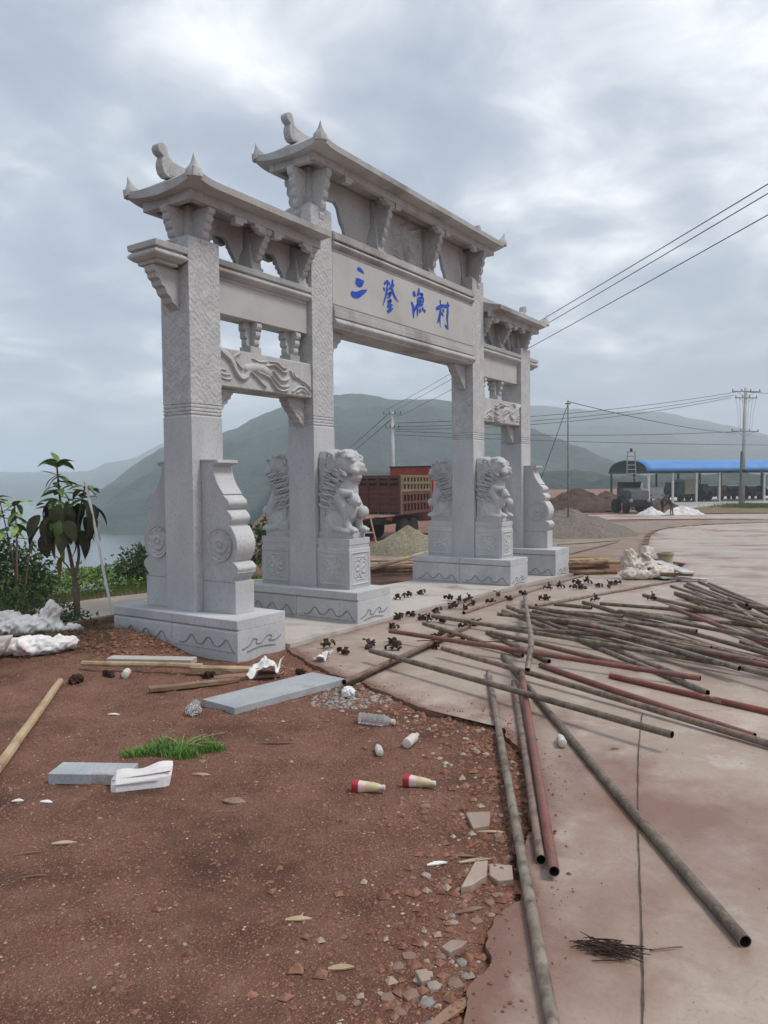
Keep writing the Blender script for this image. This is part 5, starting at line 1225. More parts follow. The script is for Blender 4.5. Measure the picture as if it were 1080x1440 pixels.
for k_, (cx_, cy_, rx_, ry_, n_, h_) in enumerate(((0,0,.18,.09,800,.08),(0.15,0.03,.12,.11,600,.09),(-0.16,-0.02,.10,.07,320,.08),(0.06,-0.09,.12,.06,300,.08),(0.26,-0.03,.07,.05,200,.07),(-0.05,0.09,.12,.06,260,.09),(-0.26,0.0,.06,.05,100,.06))):
    mb = blades(n_, rx_, ry_, h_, 2+k_, 0.0055, 1.0); mb.v = [(a+cx_, b_+cy_, c) for a, b_, c in mb.v]; mb.build('blades', grass_mat, t)
mb = MB(); R_ = random.Random(5)
for k in range(10):
    p = Vector((0.05,0,0.02)); q = p+Vector((R_.uniform(-.1,.3),R_.uniform(-.06,.08),R_.uniform(0.02,.08))); mb.tube([p,(p+q)/2+Vector((0,0,.02)),q], [0.003,0.002,0.001], 5)
mb.build('dry_stalks', wood, t)
# dry twigs bundle on the concrete
mb = MB(); R_ = random.Random(8)
for k in range(90):
    a = R_.uniform(-0.6,0.6) + (PI if R_.random() < .5 else 0); r = R_.uniform(0,0.07); b_ = R_.uniform(0,6.28)
    p = Vector((r*math.cos(b_)*1.4, r*math.sin(b_)*0.8, R_.uniform(0.002,0.02))); d = Vector((math.cos(a), math.sin(a)*0.8, R_.uniform(-.05,.15)))*R_.uniform(0.04,0.13)
    mb.tube([p-d*0.5, p+Vector((R_.uniform(-.01,.01),R_.uniform(-.01,.01),0.004)), p+d*0.5], [0.0018,0.0022,0.001], 4)
mb.v = [(a,b_,max(c,0.001)) for a,b_,c in mb.v]
tag(mb.build('twig_bundle', twig_mat, loc=(-6.58,-5.03,0.006), rot=(0,0,RT-0.3)), 'small bundle of dry dark twigs lying on the bare concrete', 'twigs')

# stones and rubble
stone_mats = [mat('brown_rock',(0.20,0.125,0.095),(0.32,0.22,0.175),9,0.9,0.5,40,0.2), mat('pale_rock',(0.29,0.23,0.185),(0.43,0.36,0.305),9,0.9,0.5,40,0.2), mat('grey_rock',(0.20,0.19,0.18),(0.33,0.32,0.30),9,0.9,0.5,40,0.2)]
def rock_mesh(seed, flat=0.6):
    R_ = np.random.default_rng(seed); bm = bmesh.new(); bmesh.ops.create_icosphere(bm, subdivisions=1, radius=1)
    for v in bm.verts:
        v.co *= R_.uniform(0.72, 1.12); v.co.z *= flat
    for _ in range(3):
        n = Vector(R_.normal(size=3)).normalized(); bmesh.ops.bisect_plane(bm, geom=bm.verts[:]+bm.edges[:]+bm.faces[:], plane_co=n*0.75, plane_no=n, clear_outer=True)
    bmesh.ops.contextual_create(bm, geom=[e for e in bm.edges if e.is_boundary])
    bmesh.ops.triangulate(bm, faces=bm.faces[:]); me = bpy.data.meshes.new('rock'); bm.to_mesh(me); bm.free(); return me
rocks = [[rock_mesh(k+20*m_, 0.45+0.1*(k%3)) for k in range(4)] for m_ in range(3)]
for m_ in range(3):
    for r in rocks[m_]: r.materials.append(stone_mats[m_])
for i, (x, y, z, sz, kind) in enumerate(ROCKS):
    kind = 0 if (kind == 1 and i % 2) else kind
    sz *= 0.72 if kind else 0.95
    o = bpy.data.objects.new('rubble_stone', rocks[kind][i % 4]); COL.objects.link(o); R_ = random.Random(i)
    o.location = (x, y, ground_z(x, y)+sz*0.02); o.scale = (sz*R_.uniform(.8,1.2), sz*R_.uniform(.8,1.2), sz); o.rotation_euler = (0,0,R_.uniform(0,6.28))
    tag(o, ['brown rock chunk lying in the dirt along the broken concrete edge','pale rock chunk lying in the dirt along the broken concrete edge','grey rock chunk lying in the dirt along the broken concrete edge'][kind], 'stone', ['brown','pale','grey'][kind]+' rubble by the concrete edge')
clod_mat = mat('dark_soil_clod',(0.028,0.017,0.013),(0.07,0.04,0.03),20,0.95,0.6,50,0.1)
for k, (x, y, sx, lb) in enumerate(((-5.36,-0.24,0.055,'dark soil clod beside the end of the pale timber pole'),(-5.08,-0.28,0.05,'dark soil clod near the pale plastic bottle'),(-4.62,-1.02,0.05,'dark soil clod against the pale split board'),(-3.95,-2.0,0.06,'dark soil clod at the foot of the diagonal rusty pipe'),(-4.15,-1.62,0.05,'dark soil clod between the white wrapper and the slab'))):
    blob('soil_clod', [((0,0,sx*.5),(sx,sx*.8,sx*.6),0.3),((sx*.7,sx*.3,sx*.3),(sx*.6,sx*.5,sx*.4),0),((-sx*.6,-sx*.4,sx*.3),(sx*.5,sx*.5,sx*.4),0)], clod_mat, lb, 'clod', on_dirt(x, y), k, 0.008, 0.02, 20, k+60)
for q, lb in SLABBITS:
    o = slab_quad('concrete_fragment', q, 0.035, concrete, lb, 'fragment', -0.012)
# scattered pebbles, chips and crumbs: uncountable
def ground_za(x, y):
    i = np.clip(np.searchsorted(gx, x)-1, 0, nx-2); j = np.clip(np.searchsorted(gy, y)-1, 0, ny-2)
    tx = (x-gx[i])/(gx[i+1]-gx[i]); ty = (y-gy[j])/(gy[j+1]-gy[j])
    return (GZ[j,i]*(1-tx)+GZ[j,i+1]*tx)*(1-ty) + (GZ[j+1,i]*(1-tx)+GZ[j+1,i+1]*tx)*ty
def pebbles(name, n, xr, yr, smin, smax, m, seed, inside=None, flat=0.6):
    R_ = np.random.default_rng(seed)
    oct_v = np.array([(1,0,0),(-1,0,0),(0,1,0),(0,-1,0),(0,0,1),(0,0,-1)], float); oct_f = np.array([(0,2,4),(2,1,4),(1,3,4),(3,0,4),(2,0,5),(1,2,5),(3,1,5),(0,3,5)])
    x = R_.uniform(*xr, n*12); y = R_.uniform(*yr, n*12)
    if inside is not None: k = inside(x, y); x, y = x[k], y[k]
    x, y = x[:n], y[:n]; n = len(x)
    s_ = smin*(smax/smin)**(R_.uniform(size=n)**2.4)
    v = oct_v[None]*R_.uniform(0.65,1.2,(n,6,1))*s_[:,None,None]; v[:,:,2] *= flat
    a = R_.uniform(0,6.28,n)[:,None]; c_, s2 = np.cos(a), np.sin(a)
    w = np.stack([v[:,:,0]*c_-v[:,:,1]*s2 + x[:,None], v[:,:,0]*s2+v[:,:,1]*c_ + y[:,None], v[:,:,2] + (ground_za(x, y)+s_*0.12)[:,None]], -1)
    fc = (oct_f[None] + (np.arange(n)*6)[:,None,None]).reshape(-1,3)
    me = bpy.data.meshes.new(name); me.from_pydata(w.reshape(-1,3).tolist(), [], fc.tolist()); me.update()
    return stuff(mkobj(name, me, m))
dirt_only = lambda x, y: ~in_poly(x, y, CON_POLY) & ~((np.abs(x+3.83) < 0.36) & (np.abs(y) < 0.92))
edge_xy = edge[::12]
Re = np.random.default_rng(77)
def near_edge(x, y, d=0.55):
    md = np.min(np.hypot(edge_xy[:,0][None]-x[:,None], edge_xy[:,1][None]-y[:,None]), 1)
    return dirt_only(x, y) & (md < d*np.abs(Re.normal(0,0.6,len(x))))
peb_brown = mat('dirt_crumbs', (0.135,0.056,0.038), (0.30,0.16,0.11), 25, 0.95, 0, 1, 0.1, world=True)
peb_pale = mat('pale_chips', (0.28,0.20,0.155), (0.44,0.35,0.29), 5, 0.9, 0, 1, 0.15, world=True)
pebbles('dirt_crumbs', 14000, (-8.0,-3.5), (-5.0,1.6), 0.004, 0.016, peb_brown, 1, dirt_only)
pebbles('fine_grit', 42000, (-8.0,-4.4), (-5.0,0.4), 0.0015, 0.0055, mat('red_grit', (0.13,0.052,0.036), (0.46,0.30,0.22), 55, 0.9, 0, 1, 0.2, world=True, detail=2), 12, dirt_only)
pebbles('stone_chips', 2600, (-8.0,-3.5), (-5.0,1.6), 0.003, 0.010, peb_pale, 2, dirt_only)
pebbles('edge_rubble', 3200, (-7.4,-4.0), (-5.4,-0.9), 0.006, 0.034, peb_brown, 3, near_edge)
pebbles('edge_chips', 420, (-7.4,-4.0), (-5.4,-0.9), 0.006, 0.030, peb_pale, 4, near_edge)
pebbles('grey_rubble', 420, (-4.85,-4.05), (-2.75,-2.05), 0.008, 0.035, stone_mats[2], 5, lambda x, y: np.hypot((x+4.45)/0.38,(y+2.42)/0.3) < 1)
def ground_con(x, y): return gz(x, y)+0.006
_gza = ground_za
def on_con(x, y, d=0.20):
    md = np.min(np.hypot(edge_xy[:,0][None]-x[:,None], edge_xy[:,1][None]-y[:,None]), 1)
    return in_poly(x, y, CON_POLY) & (md < d*np.abs(Re.normal(0,0.55,len(x))))
ground_za = ground_con
pebbles('spilled_soil', 1500, (-7.4,-3.4), (-5.6,-0.9), 0.003, 0.014, peb_brown, 8, on_con)
pebbles('apron_grit', 900, (-7.6,-2.0), (-6.2,-1.2), 0.0015, 0.005, peb_brown, 9, lambda x, y: in_poly(x, y, CON_POLY))
ground_za = _gza
pebbles('spoil_crumbs', 1500, (-4.75,-4.1), (-0.4,1.6), 0.008, 0.035, peb_brown, 6, dirt_only)
def chip(x, y, L, w, rz, m, lb, nm_='wood_chip', h=0.006, cat='chip', curl=0.004):
    mb = MB(); K = 6
    for k in range(K):
        u = k/(K-1); ww = w*math.sin(PI*min(1,max(0.12,u*0.9+0.08)))
        mb.v += [(-L/2+L*u, -ww/2, 0.001+curl*math.sin(PI*u)), (-L/2+L*u, ww/2, 0.001+curl*math.sin(PI*u)), (-L/2+L*u, ww/2, h+curl*math.sin(PI*u)), (-L/2+L*u, -ww/2, h+curl*math.sin(PI*u))]
    for k in range(K-1):
        for i in range(4):
            j = (i+1)%4; mb.f.append((k*4+i,k*4+j,k*4+4+j,k*4+4+i))
    mb.f += [(3,2,1,0),((K-1)*4,(K-1)*4+1,(K-1)*4+2,(K-1)*4+3)]
    return tag(mb.build(nm_, m, loc=(x, y, top_z(x, y)), rot=(0,0,rz)), lb, cat)
for (x, y, L, w, a, mi, lb, nm_, ct) in CHIPS: chip(x, y, L, w, RT+a, (wood, wood_dark, stone_mats[0], white_sack)[mi], lb, nm_, cat=ct)
# ------------------------------------------------------------------ vegetation on the lake side
def leaf_mesh(name, L, w, droop, m, fold=0.25):
    mb = MB(); K = 7
    for k in range(K):
        u = k/(K-1); ww = w*math.sin(PI*(0.06+0.90*u**0.85))*(1 if u < 0.97 else 0.2)
        x = L*u*math.cos(droop*u*0.7); z = -L*u*math.sin(droop*u*0.9)
        mb.v += [(x, -ww/2, z+fold*ww/2), (x, 0, z), (x, ww/2, z+fold*ww/2)]
    for k in range(K-1):
        for j in range(2): mb.f.append((k*3+j, k*3+3+j, k*3+4+j, k*3+1+j))
    me = mb.mesh(name); me.materials.append(m); me.polygons.foreach_set('use_smooth', [True]*len(me.polygons)); return me
LF = {('g',0): leaf_mesh('leaf',0.24,0.095,0.6,leaf_green), ('g',1): leaf_mesh('leaf',0.21,0.085,0.2,leaf_green), ('y',0): leaf_mesh('leaf',0.20,0.085,0.7,leaf_light),
      ('y',1): leaf_mesh('leaf',0.17,0.075,0.3,leaf_light), ('d',0): leaf_mesh('leaf',0.32,0.17,0.9,leaf_dark), ('d',1): leaf_mesh('leaf',0.27,0.15,0.5,leaf_dark), ('b',0): leaf_mesh('leaf',0.24,0.08,0.4,leaf_brown)}
def add_leaf(parent, kind, v, p, az, el, sc=1.0, roll=0.0):
    o = bpy.data.objects.new('leaf', LF[(kind, v)]); COL.objects.link(o); o.parent = parent
    o.location = p; o.rotation_euler = (Matrix.Rotation(az,4,'Z') @ Matrix.Rotation(-el,4,'Y') @ Matrix.Rotation(roll,4,'X')).to_euler(); o.scale = (sc,)*3
    return o
def trunk_mesh(mb, paths):
    for pts, r0, r1 in paths:
        P = smooth_line(pts, 5); mb.tube([tuple(p) for p in P], list(np.linspace(r0, r1, len(P))), 8)
R_ = random.Random(11)
tz = top_z(-3.47,2.53)-0.02
tree = thing('broadleaf_sapling', 'young tree with large glossy leaves and a dark wilted clump beside the road', 'tree', (-3.47,2.53,tz), RT)
mb = MB(); trunk_mesh(mb, [([(0,0,0),(0.0,0,0.3),(-0.02,0,0.56)],0.045,0.034), ([(-0.02,0,0.54),(-0.08,0.02,0.85),(-0.14,0,1.15),(-0.17,0.0,1.5),(-0.20,0,1.95)],0.026,0.010), ([(-0.02,0,0.54),(0.03,0.03,0.8),(0.02,0.02,1.1),(0.08,0,1.4),(0.14,0,1.66)],0.022,0.008),
   ([(-0.03,0,0.55),(-0.14,0.05,0.70),(-0.26,0.04,0.80)],0.012,0.005), ([(-0.15,0,1.2),(-0.26,-0.02,1.35),(-0.34,0,1.45)],0.012,0.005)])
mb.build('trunk', bark, tree, smooth=True)
for (px, pz, n, ks) in ((-0.20,1.93,11,'gg'),(-0.19,1.75,9,'gg'),(-0.17,1.60,9,'gg'),(0.13,1.62,9,'gg'),(0.10,1.48,7,'gg'),(-0.30,1.42,5,'gg'),(-0.18,1.48,6,'gg')):
    for k in range(n):
        az = 2*PI*k/n + R_.uniform(-.4,.4); el = R_.uniform(0.1,0.9) if pz > 1.85 else R_.uniform(-0.4,0.5)
        add_leaf(tree, 'g', k % 2, (px+R_.uniform(-.02,.02), R_.uniform(-.02,.02), pz+R_.uniform(-.05,.05)), az, el, R_.uniform(0.8,1.15), R_.uniform(-.5,.5))
for k in range(48):
    a = R_.uniform(0,2*PI); rr = R_.uniform(0.02,0.33)
    p = (-0.08+rr*math.cos(a)*1.05, rr*math.sin(a)*0.7, 1.08+0.40*R_.random())
    add_leaf(tree, 'd' if k % 3 else 'g', k % 2, p, a+R_.uniform(-.8,.8), R_.uniform(-1.35,-0.5), R_.uniform(0.85,1.2), R_.uniform(-.6,.6))
for p, az in (((-0.16,-0.05,0.80),2.6),((-0.24,0.0,1.0),2.9),((-0.10,-0.08,0.95),-2.0)):
    add_leaf(tree, 'b', 0, p, az, -1.2, 1.0)

sz_ = top_z(-3.72,3.15)
sp = at(10.0,-4.85); spz = top_z(sp.x, sp.y)-0.02
sap = thing('leafy_shrub', 'slender shrub with light green leaves on thin stems left of the young tree', 'shrub', (sp.x, sp.y, spz), RT)
mb = MB(); trunk_mesh(mb, [([(0.05,0,0),(0.04,0,0.6),(0.05,0,1.1),(0.03,0,1.45)],0.018,0.007), ([(0.05,0,0.0),(0.0,0.02,0.6),(-0.06,0,1.0),(-0.16,0,1.5)],0.015,0.006), ([(0.10,0,0.0),(0.18,0,0.6),(0.25,0,1.0),(0.30,0,1.3)],0.013,0.005), ([(0.05,0,1.0),(0.2,0,0.98),(0.3,0,0.95)],0.007,0.003)])
mb.build('trunk', bark, sap, smooth=True)
for (px, pz, n) in ((0.03,1.45,8),(0.04,1.30,6),(-0.16,1.5,8),(-0.12,1.3,6),(0.05,1.15,5),(-0.06,1.1,5),(-0.25,1.4,6)):
    for k in range(n):
        az = 2*PI*k/n+R_.uniform(-.4,.4); add_leaf(sap, 'y' if R_.random() < .75 else 'g', k % 2, (px+R_.uniform(-.04,.04), R_.uniform(-.04,.04), pz+R_.uniform(-.05,.05)), az, R_.uniform(-0.7,0.6), R_.uniform(0.8,1.2), R_.uniform(-.4,.4))

def foliage(n, rad, leaf, seed, centers=None, squash=1.0):
    R2 = np.random.default_rng(seed); V = []; Fc = []
    if centers is None: centers = [((0,0,rad[2]), rad)]
    wts = np.array([c[1][0]*c[1][1]*c[1][2] for c in centers]); wts = wts/wts.sum()
    for _ in range(n):
        c, r = centers[R2.choice(len(centers), p=wts)]
        d = R2.normal(size=3); d /= np.linalg.norm(d); rr = R2.uniform(0.35,1.0)**0.6
        rr *= 1 + 0.22*math.sin(d[0]*7+d[2]*5+seed) 
        p = np.array(c) + d*np.array(r)*rr
        if p[2] < 0.01: p[2] = R2.uniform(0.01,0.1)
        u = d*0.6+R2.normal(size=3)*0.6; u /= np.linalg.norm(u); w = np.cross(u, R2.normal(size=3)); w /= np.linalg.norm(w)
        L = leaf*R2.uniform(0.6,1.3); ww = L*0.5; up = np.cross(u, w)*L*0.12
        k = len(V); V += [tuple(p), tuple(p+u*L*0.5+w*ww*0.5+up), tuple(p+u*L), tuple(p+u*L*0.5-w*ww*0.5+up)]
        Fc.append((k,k+1,k+2)); Fc.append((k,k+2,k+3))
    mb = MB(); mb.v = V; mb.f = Fc; return mb
def shrub(x, y, rad, n, leaf, m, label, seed, centers=None, name='shrub', lift=-0.02):
    z = top_z(x, y)+lift; t = thing(name, label, 'shrub', (x, y, z), RT)
    foliage(n, rad, leaf, seed, centers).build('crown', m, t)
    mb = MB(); R3 = random.Random(seed)
    for k in range(6):
        q = (R3.uniform(-.7,.7)*rad[0], R3.uniform(-.6,.6)*rad[1], rad[2]*R3.uniform(1.0,1.8)); mb.tube([(0,0,-0.05),(q[0]*.4,q[1]*.4,q[2]*.5),q], [0.014,0.010,0.003], 5)
    mb.build('stem', bark, t)
    return t
p = at(10.3,-4.95); shrub(p.x, p.y, (0.5,0.5,0.55), 2600, 0.07, bush_dark, 'dense dark green shrub rising behind the white sacking', 31, [((0,0,0.45),(0.42,0.4,0.45)),((-0.25,0,0.7),(0.25,0.3,0.3)),((0.25,0,0.35),(0.3,0.3,0.3))])
p = at(8.9,-4.05); shrub(p.x, p.y, (0.5,0.3,0.18), 1700, 0.055, bush_dark, 'low dark scrubby bush directly behind the white sacks', 32, [((0,0,0.12),(0.5,0.3,0.2)),((-0.4,0.1,0.2),(0.35,0.3,0.24)),((0.35,-0.1,0.06),(0.35,0.25,0.12))])
p = at(13.2,-4.35); shrub(p.x, p.y, (0.35,0.35,0.4), 1500, 0.075, bush_dark, 'round dark green bush on the bank beside the first pillar', 33, [((0.05,0,0.34),(0.3,0.3,0.34)),((0.25,0,0.4),(0.25,0.3,0.4)),((-0.15,0,0.15),(0.25,0.25,0.2))])
p = at(19.0,-2.95); shrub(p.x, p.y, (0.7,0.7,0.7), 1700, 0.12, bush_dark, 'green bush on the bank seen between the first two pillars', 34, [((0,0,0.5),(0.7,0.6,0.6)),((0.3,0,0.8),(0.4,0.4,0.5))])
# low growth along the bank, grass on the verge
rv = np.random.default_rng(5)
cen = []
for k in range(170):
    x = rv.uniform(-9.5, 1.5); y = rv.uniform(4.35, 6.6); h = rv.uniform(0.10,0.24)*(1.5 if y > 5 else 0.9)
    cen.append(((x, y, max(-2.0, ground_z(x, y)) + h*0.55), (rv.uniform(.22,.45), rv.uniform(.2,.4), h)))
V_ = foliage(15000, (1,1,1), 0.075, 6, cen); V_.v = [(a, b_, c) for a, b_, c in V_.v]
stuff(V_.build('bank_undergrowth', bush_mid))
mb = MB(); Rg = np.random.default_rng(9)
for k in range(9000):
    x = Rg.uniform(-9,1.5); y = Rg.uniform(3.8,4.9); z = ground_z(x, y); h = Rg.uniform(.05,.14)*(1.4 if y > 4.2 else .8); a = Rg.uniform(0,6.28); dx, dy = math.cos(a)*h*.4, math.sin(a)*h*.4; w = 0.008
    mb.add([(x-dy*w*20*.05,y-w/2,z),(x,y+w/2,z),(x+dx,y+dy,z+h)], [(0,1,2)])
stuff(mb.build('verge_grass', grass_mat))
mb = MB()
for k in range(5200):
    x = Rg.normal(-4.40,0.38); y = Rg.normal(1.25,0.5); z = ground_z(x, y); h = Rg.uniform(.02,.09); a = Rg.uniform(0,6.28); dx, dy = math.cos(a)*h*.8, math.sin(a)*h*.8
    mb.add([(x-.004,y-.004,z),(x+.004,y+.004,z),(x+dx,y+dy,z+h)], [(0,1,2)])
stuff(mb.build('dry_weeds', mat('dry_weed',(0.05,0.055,0.02),(0.12,0.10,0.045),5,0.9,0,1,world=True)))
# leaning white pole
a = Vector((-3.30,2.05,top_z(-3.30,2.05))); b2 = a + Vector(at(0,-0.30)-at(0,0)) + Vector((0,0,1.72))
whitep = mat('white_painted_tube',(0.62,0.62,0.62),(0.74,0.74,0.74),6,0.5,0.05,30,0.4)
pole('white_pole', a, b2, 0.016, whitep, 'thin white tube leaning against the young tree beside the first pillar', 'pole', jit=0.002)
# kerb edge of the road in front of the tree
tag(MB().box((0,0,0),(1.3,0.09,0.07)).build('kerb_board', wood_dark, loc=(-3.55,1.93,top_z(-3.55,1.93)+0.05), bevel=0.006), 'low brown edging board between the dirt and the old road', 'board')

# ------------------------------------------------------------------ sacks, pail, boards and poles beyond the last base
def put(d, s): q = at(d, s); return q.x, q.y, gzf(q.x, q.y)
x, y, z = put(12.9, 4.42)
for k, (dx, dy, dz, sx, sy, sz, rz_, m, lb) in enumerate([(-0.22,0,0,.30,.18,.10,.2,cream_sack,'bottom cream sack of the small sack pile on the far concrete'),(0.22,0.05,0,.34,.20,.10,-.3,cream_sack,'bulging cream sack at the open end of the small sack pile'),(-0.05,0.1,.17,.28,.17,.10,.5,cream_sack,'middle pinkish sack lying across the small sack pile'),(0.08,0.2,.33,.16,.13,.13,1.0,cream_sack,'knotted sack standing on top of the small sack pile'),(-0.30,0.15,.16,.12,.11,.19,.1,cream_sack,'upright tied sack leaning on the small sack pile')]):
    q = at(12.9+dy, 4.42+dx*0.8)
    blob('cement_sack', [((0,0,sz),(sx,sy,sz),0),((sx*.5,0.02,sz*1.1),(sx*.45,sy*.8,sz*.9),.3),((-sx*.5,-0.02,sz*.8),(sx*.4,sy*.8,sz*.8),-.2)], m, lb, 'sack', (q.x, q.y, z+dz*0.8), RT+rz_, 0.025, 0.05, 6, 40+k)
# pail
q = put(15.3, 5.62)
t = thing('plastic_pail', 'dirty yellow and grey plastic pail standing on the concrete', 'pail', q, 0)
MB().lathe([(0.13,0),(0.135,0.01),(0.15,0.28),(0.165,0.285),(0.165,0.31),(0.15,0.31),(0.14,0.03)], 20).build('pail_body', mat('pail_plastic',(0.34,0.30,0.13),(0.42,0.38,0.26),5,0.6,0.1,20,0.3), t, auto=True)
MB().lathe([(0.152,0.262),(0.17,0.265),(0.17,0.285),(0.152,0.284)], 20).build('pail_rim', mat('pail_rim_plastic',(0.16,0.15,0.11),(0.24,0.22,0.17),5,0.6,0.1,20,0.3), t, auto=True)
grey_board = mat('pale_grey_board',(0.42,0.43,0.42),(0.54,0.55,0.54),4,0.7,0.2,40,0.25,stain=(0.33,0.29,0.26),stain_scale=3)
for (d0, s0, d1, s1, w, th, h, lb) in ((14.2,5.05,12.35,4.92,0.20,0.03,0.16,'long pale grey board on top of the board stack by the sacks'),(13.8,4.70,12.6,4.72,0.28,0.03,0.05,'wide pale greenish board under the stack beside the sacks'),(12.6,4.80,12.45,5.25,0.14,0.03,0.02,'short pale board lying across at the end of the board stack'),(12.75,4.60,12.5,5.05,0.10,0.04,0.09,'dark stained board wedged in the middle of the board stack')):
    A, B = at(d0, s0), at(d1, s1); c = (A+B)/2
    tag(MB().box((0,0,0),((B-A).length, w, th)).build('flat_board', grey_board if 'dark' not in lb else wood_dark, loc=(c.x, c.y, gzf(c.x, c.y)+h+0.02), rot=(0,0,math.atan2(B.y-A.y, B.x-A.x)), bevel=0.004), lb, 'board')
yellow_bamboo = mat('yellow_bamboo',(0.33,0.24,0.10),(0.45,0.35,0.18),5,0.7,0.3,30,0.3,stain=(0.14,0.09,0.05),stain_scale=5)
Rb = random.Random(3)
for k in range(16):
    d0 = 13.9+0.35*(k%6)+Rb.uniform(-.1,.1); h = 0.05+0.085*(k//6)
    A, B = at(d0+Rb.uniform(-.3,.2), 3.25+Rb.uniform(-.3,.1)), at(d0+Rb.uniform(-.25,.25), 4.12+Rb.uniform(-.15,.25))
    m = yellow_bamboo if k % 3 else wood_dark
    pole('bamboo_pole', (A.x,A.y,gzf(A.x,A.y)+h), (B.x,B.y,gzf(B.x,B.y)+h), 0.04, m, ('yellow bamboo pole in the bundle stacked behind the last base' if k % 3 else 'dark weathered pole in the bundle stacked behind the last base'), 'pole', 'poles stacked behind the last base' if k % 3 else 'dark poles stacked behind the last base', n=7, jit=0.01, seed=k)
for k in range(18):
    d0 = 14.6+0.33*(k%9)+Rb.uniform(-.1,.1); h = 0.04+0.07*(k//9)
    A, B = at(d0+Rb.uniform(-.6,.3), -0.32+Rb.uniform(-.35,.1)), at(d0+Rb.uniform(-.2,.5), 0.72+Rb.uniform(-.2,.35))
    m = (wood_dark, pipe_mats['brown'], wood)[k % 3]
    pole('timber_pole', (A.x,A.y,gzf(A.x,A.y)+h), (B.x,B.y,gzf(B.x,B.y)+h), 0.032, m, ('brown weathered pole in the heap seen through the middle arch','mud brown pipe in the heap seen through the middle arch','pale pole in the heap seen through the middle arch')[k % 3], 'pole', ('brown poles','mud pipes','pale poles')[k % 3]+' heaped behind the gate', n=7, jit=0.012, seed=k+70)
A, B = at(14.0,-0.22), at(16.2,0.95)
pole('timber_pole', (A.x,A.y,gzf(A.x,A.y)+0.16), (B.x,B.y,gzf(B.x,B.y)+0.34), 0.035, wood, 'pale pole propped diagonally on top of the heap behind the gate', 'pole', seed=99)
# ------------------------------------------------------------------ heaps
gravel_tan = mat('tan_gravel',(0.17,0.15,0.105),(0.34,0.30,0.22),22,0.95,0.8,30,0.1,speck=(0.12,0.09,0.065),speck_scale=16,world=True,bdist=0.05)
gravel_grey = mat('grey_gravel',(0.12,0.10,0.088),(0.20,0.175,0.15),8,0.95,0.8,14,0.1,speck=(0.26,0.235,0.21),speck_scale=14,world=True,bdist=0.05)
earth_dark = mat('dark_earth',(0.060,0.038,0.028),(0.12,0.08,0.06),1.5,0.95,0.8,5,0.1,world=True,bdist=0.1)
def heap(d, s, rx, ry, h, m, label, seed, n=70, cat='heap', rgh=0.10, peak=0.75, name='gravel_heap'):
    q = at(d, s); z0 = gzf(q.x, q.y); mb = MB(); nr, na = 26, n
    for i in range(nr):
        r = i/(nr-1)
        for k in range(na):
            a = 2*PI*k/na; x = rx*r*math.cos(a); y = ry*r*math.sin(a)
            wob = 1+0.25*float(fbm(math.cos(a)*1.3+seed, math.sin(a)*1.3, 2, seed))
            hh = h*(max(0,1-r*wob)**peak) + (rgh*h*float(fbm(x*2.2+seed, y*2.2, 3, seed)) + 0.05*h*float(fbm(x*7, y*7, 2, seed+4)))*(1-r)**0.4
            mb.v.append((x, y, hh - 0.12*r))
    for i in range(nr-1):
        for k in range(na):
            j = (k+1)%na; mb.f.append((i*na+k, (i+1)*na+k, (i+1)*na+j, i*na+j))
    return tag(mb.build(name, m, smooth=True, loc=(q.x, q.y, z0), rot=(0,0,RT)), label, cat)
heap(22.5, 0.72, 1.35, 1.2, 0.92, gravel_tan, 'tan gravel heap in front of the dump truck', 3, rgh=0.14)
heap(37.0, 8.9, 3.6, 3.4, 1.25, gravel_grey, 'grey gravel heap beyond the last base near the thin post', 5, rgh=0.12)
heap(66.0, 16.6, 3.9, 3.4, 2.05, earth_dark, 'tall dark earth heap left of the arched shed', 7, rgh=0.10, name='earth_heap')
heap(72.0, 20.9, 3.0, 3.0, 1.6, earth_dark, 'smaller dark earth heap beside the shed corner', 9, rgh=0.10, name='earth_heap')
heap(68.0, 24.4, 2.4, 2.0, 1.0, earth_dark, 'low earth mound behind the small tractor', 10, rgh=0.10, name='earth_heap')
white_rub = mat('white_rubble',(0.50,0.49,0.48),(0.66,0.65,0.64),3,0.9,0.5,8,0.2,speck=(0.25,0.22,0.2),speck_scale=4,world=True)
heap(57.0, 19.9, 1.2, 1.0, 0.55, white_rub, 'low white rubble heap beside the small tractor', 11, rgh=0.35, name='rubble_heap')
heap(57.0, 22.2, 1.6, 1.2, 0.75, white_rub, 'larger white rubble heap behind the bending worker', 12, rgh=0.35, name='rubble_heap')
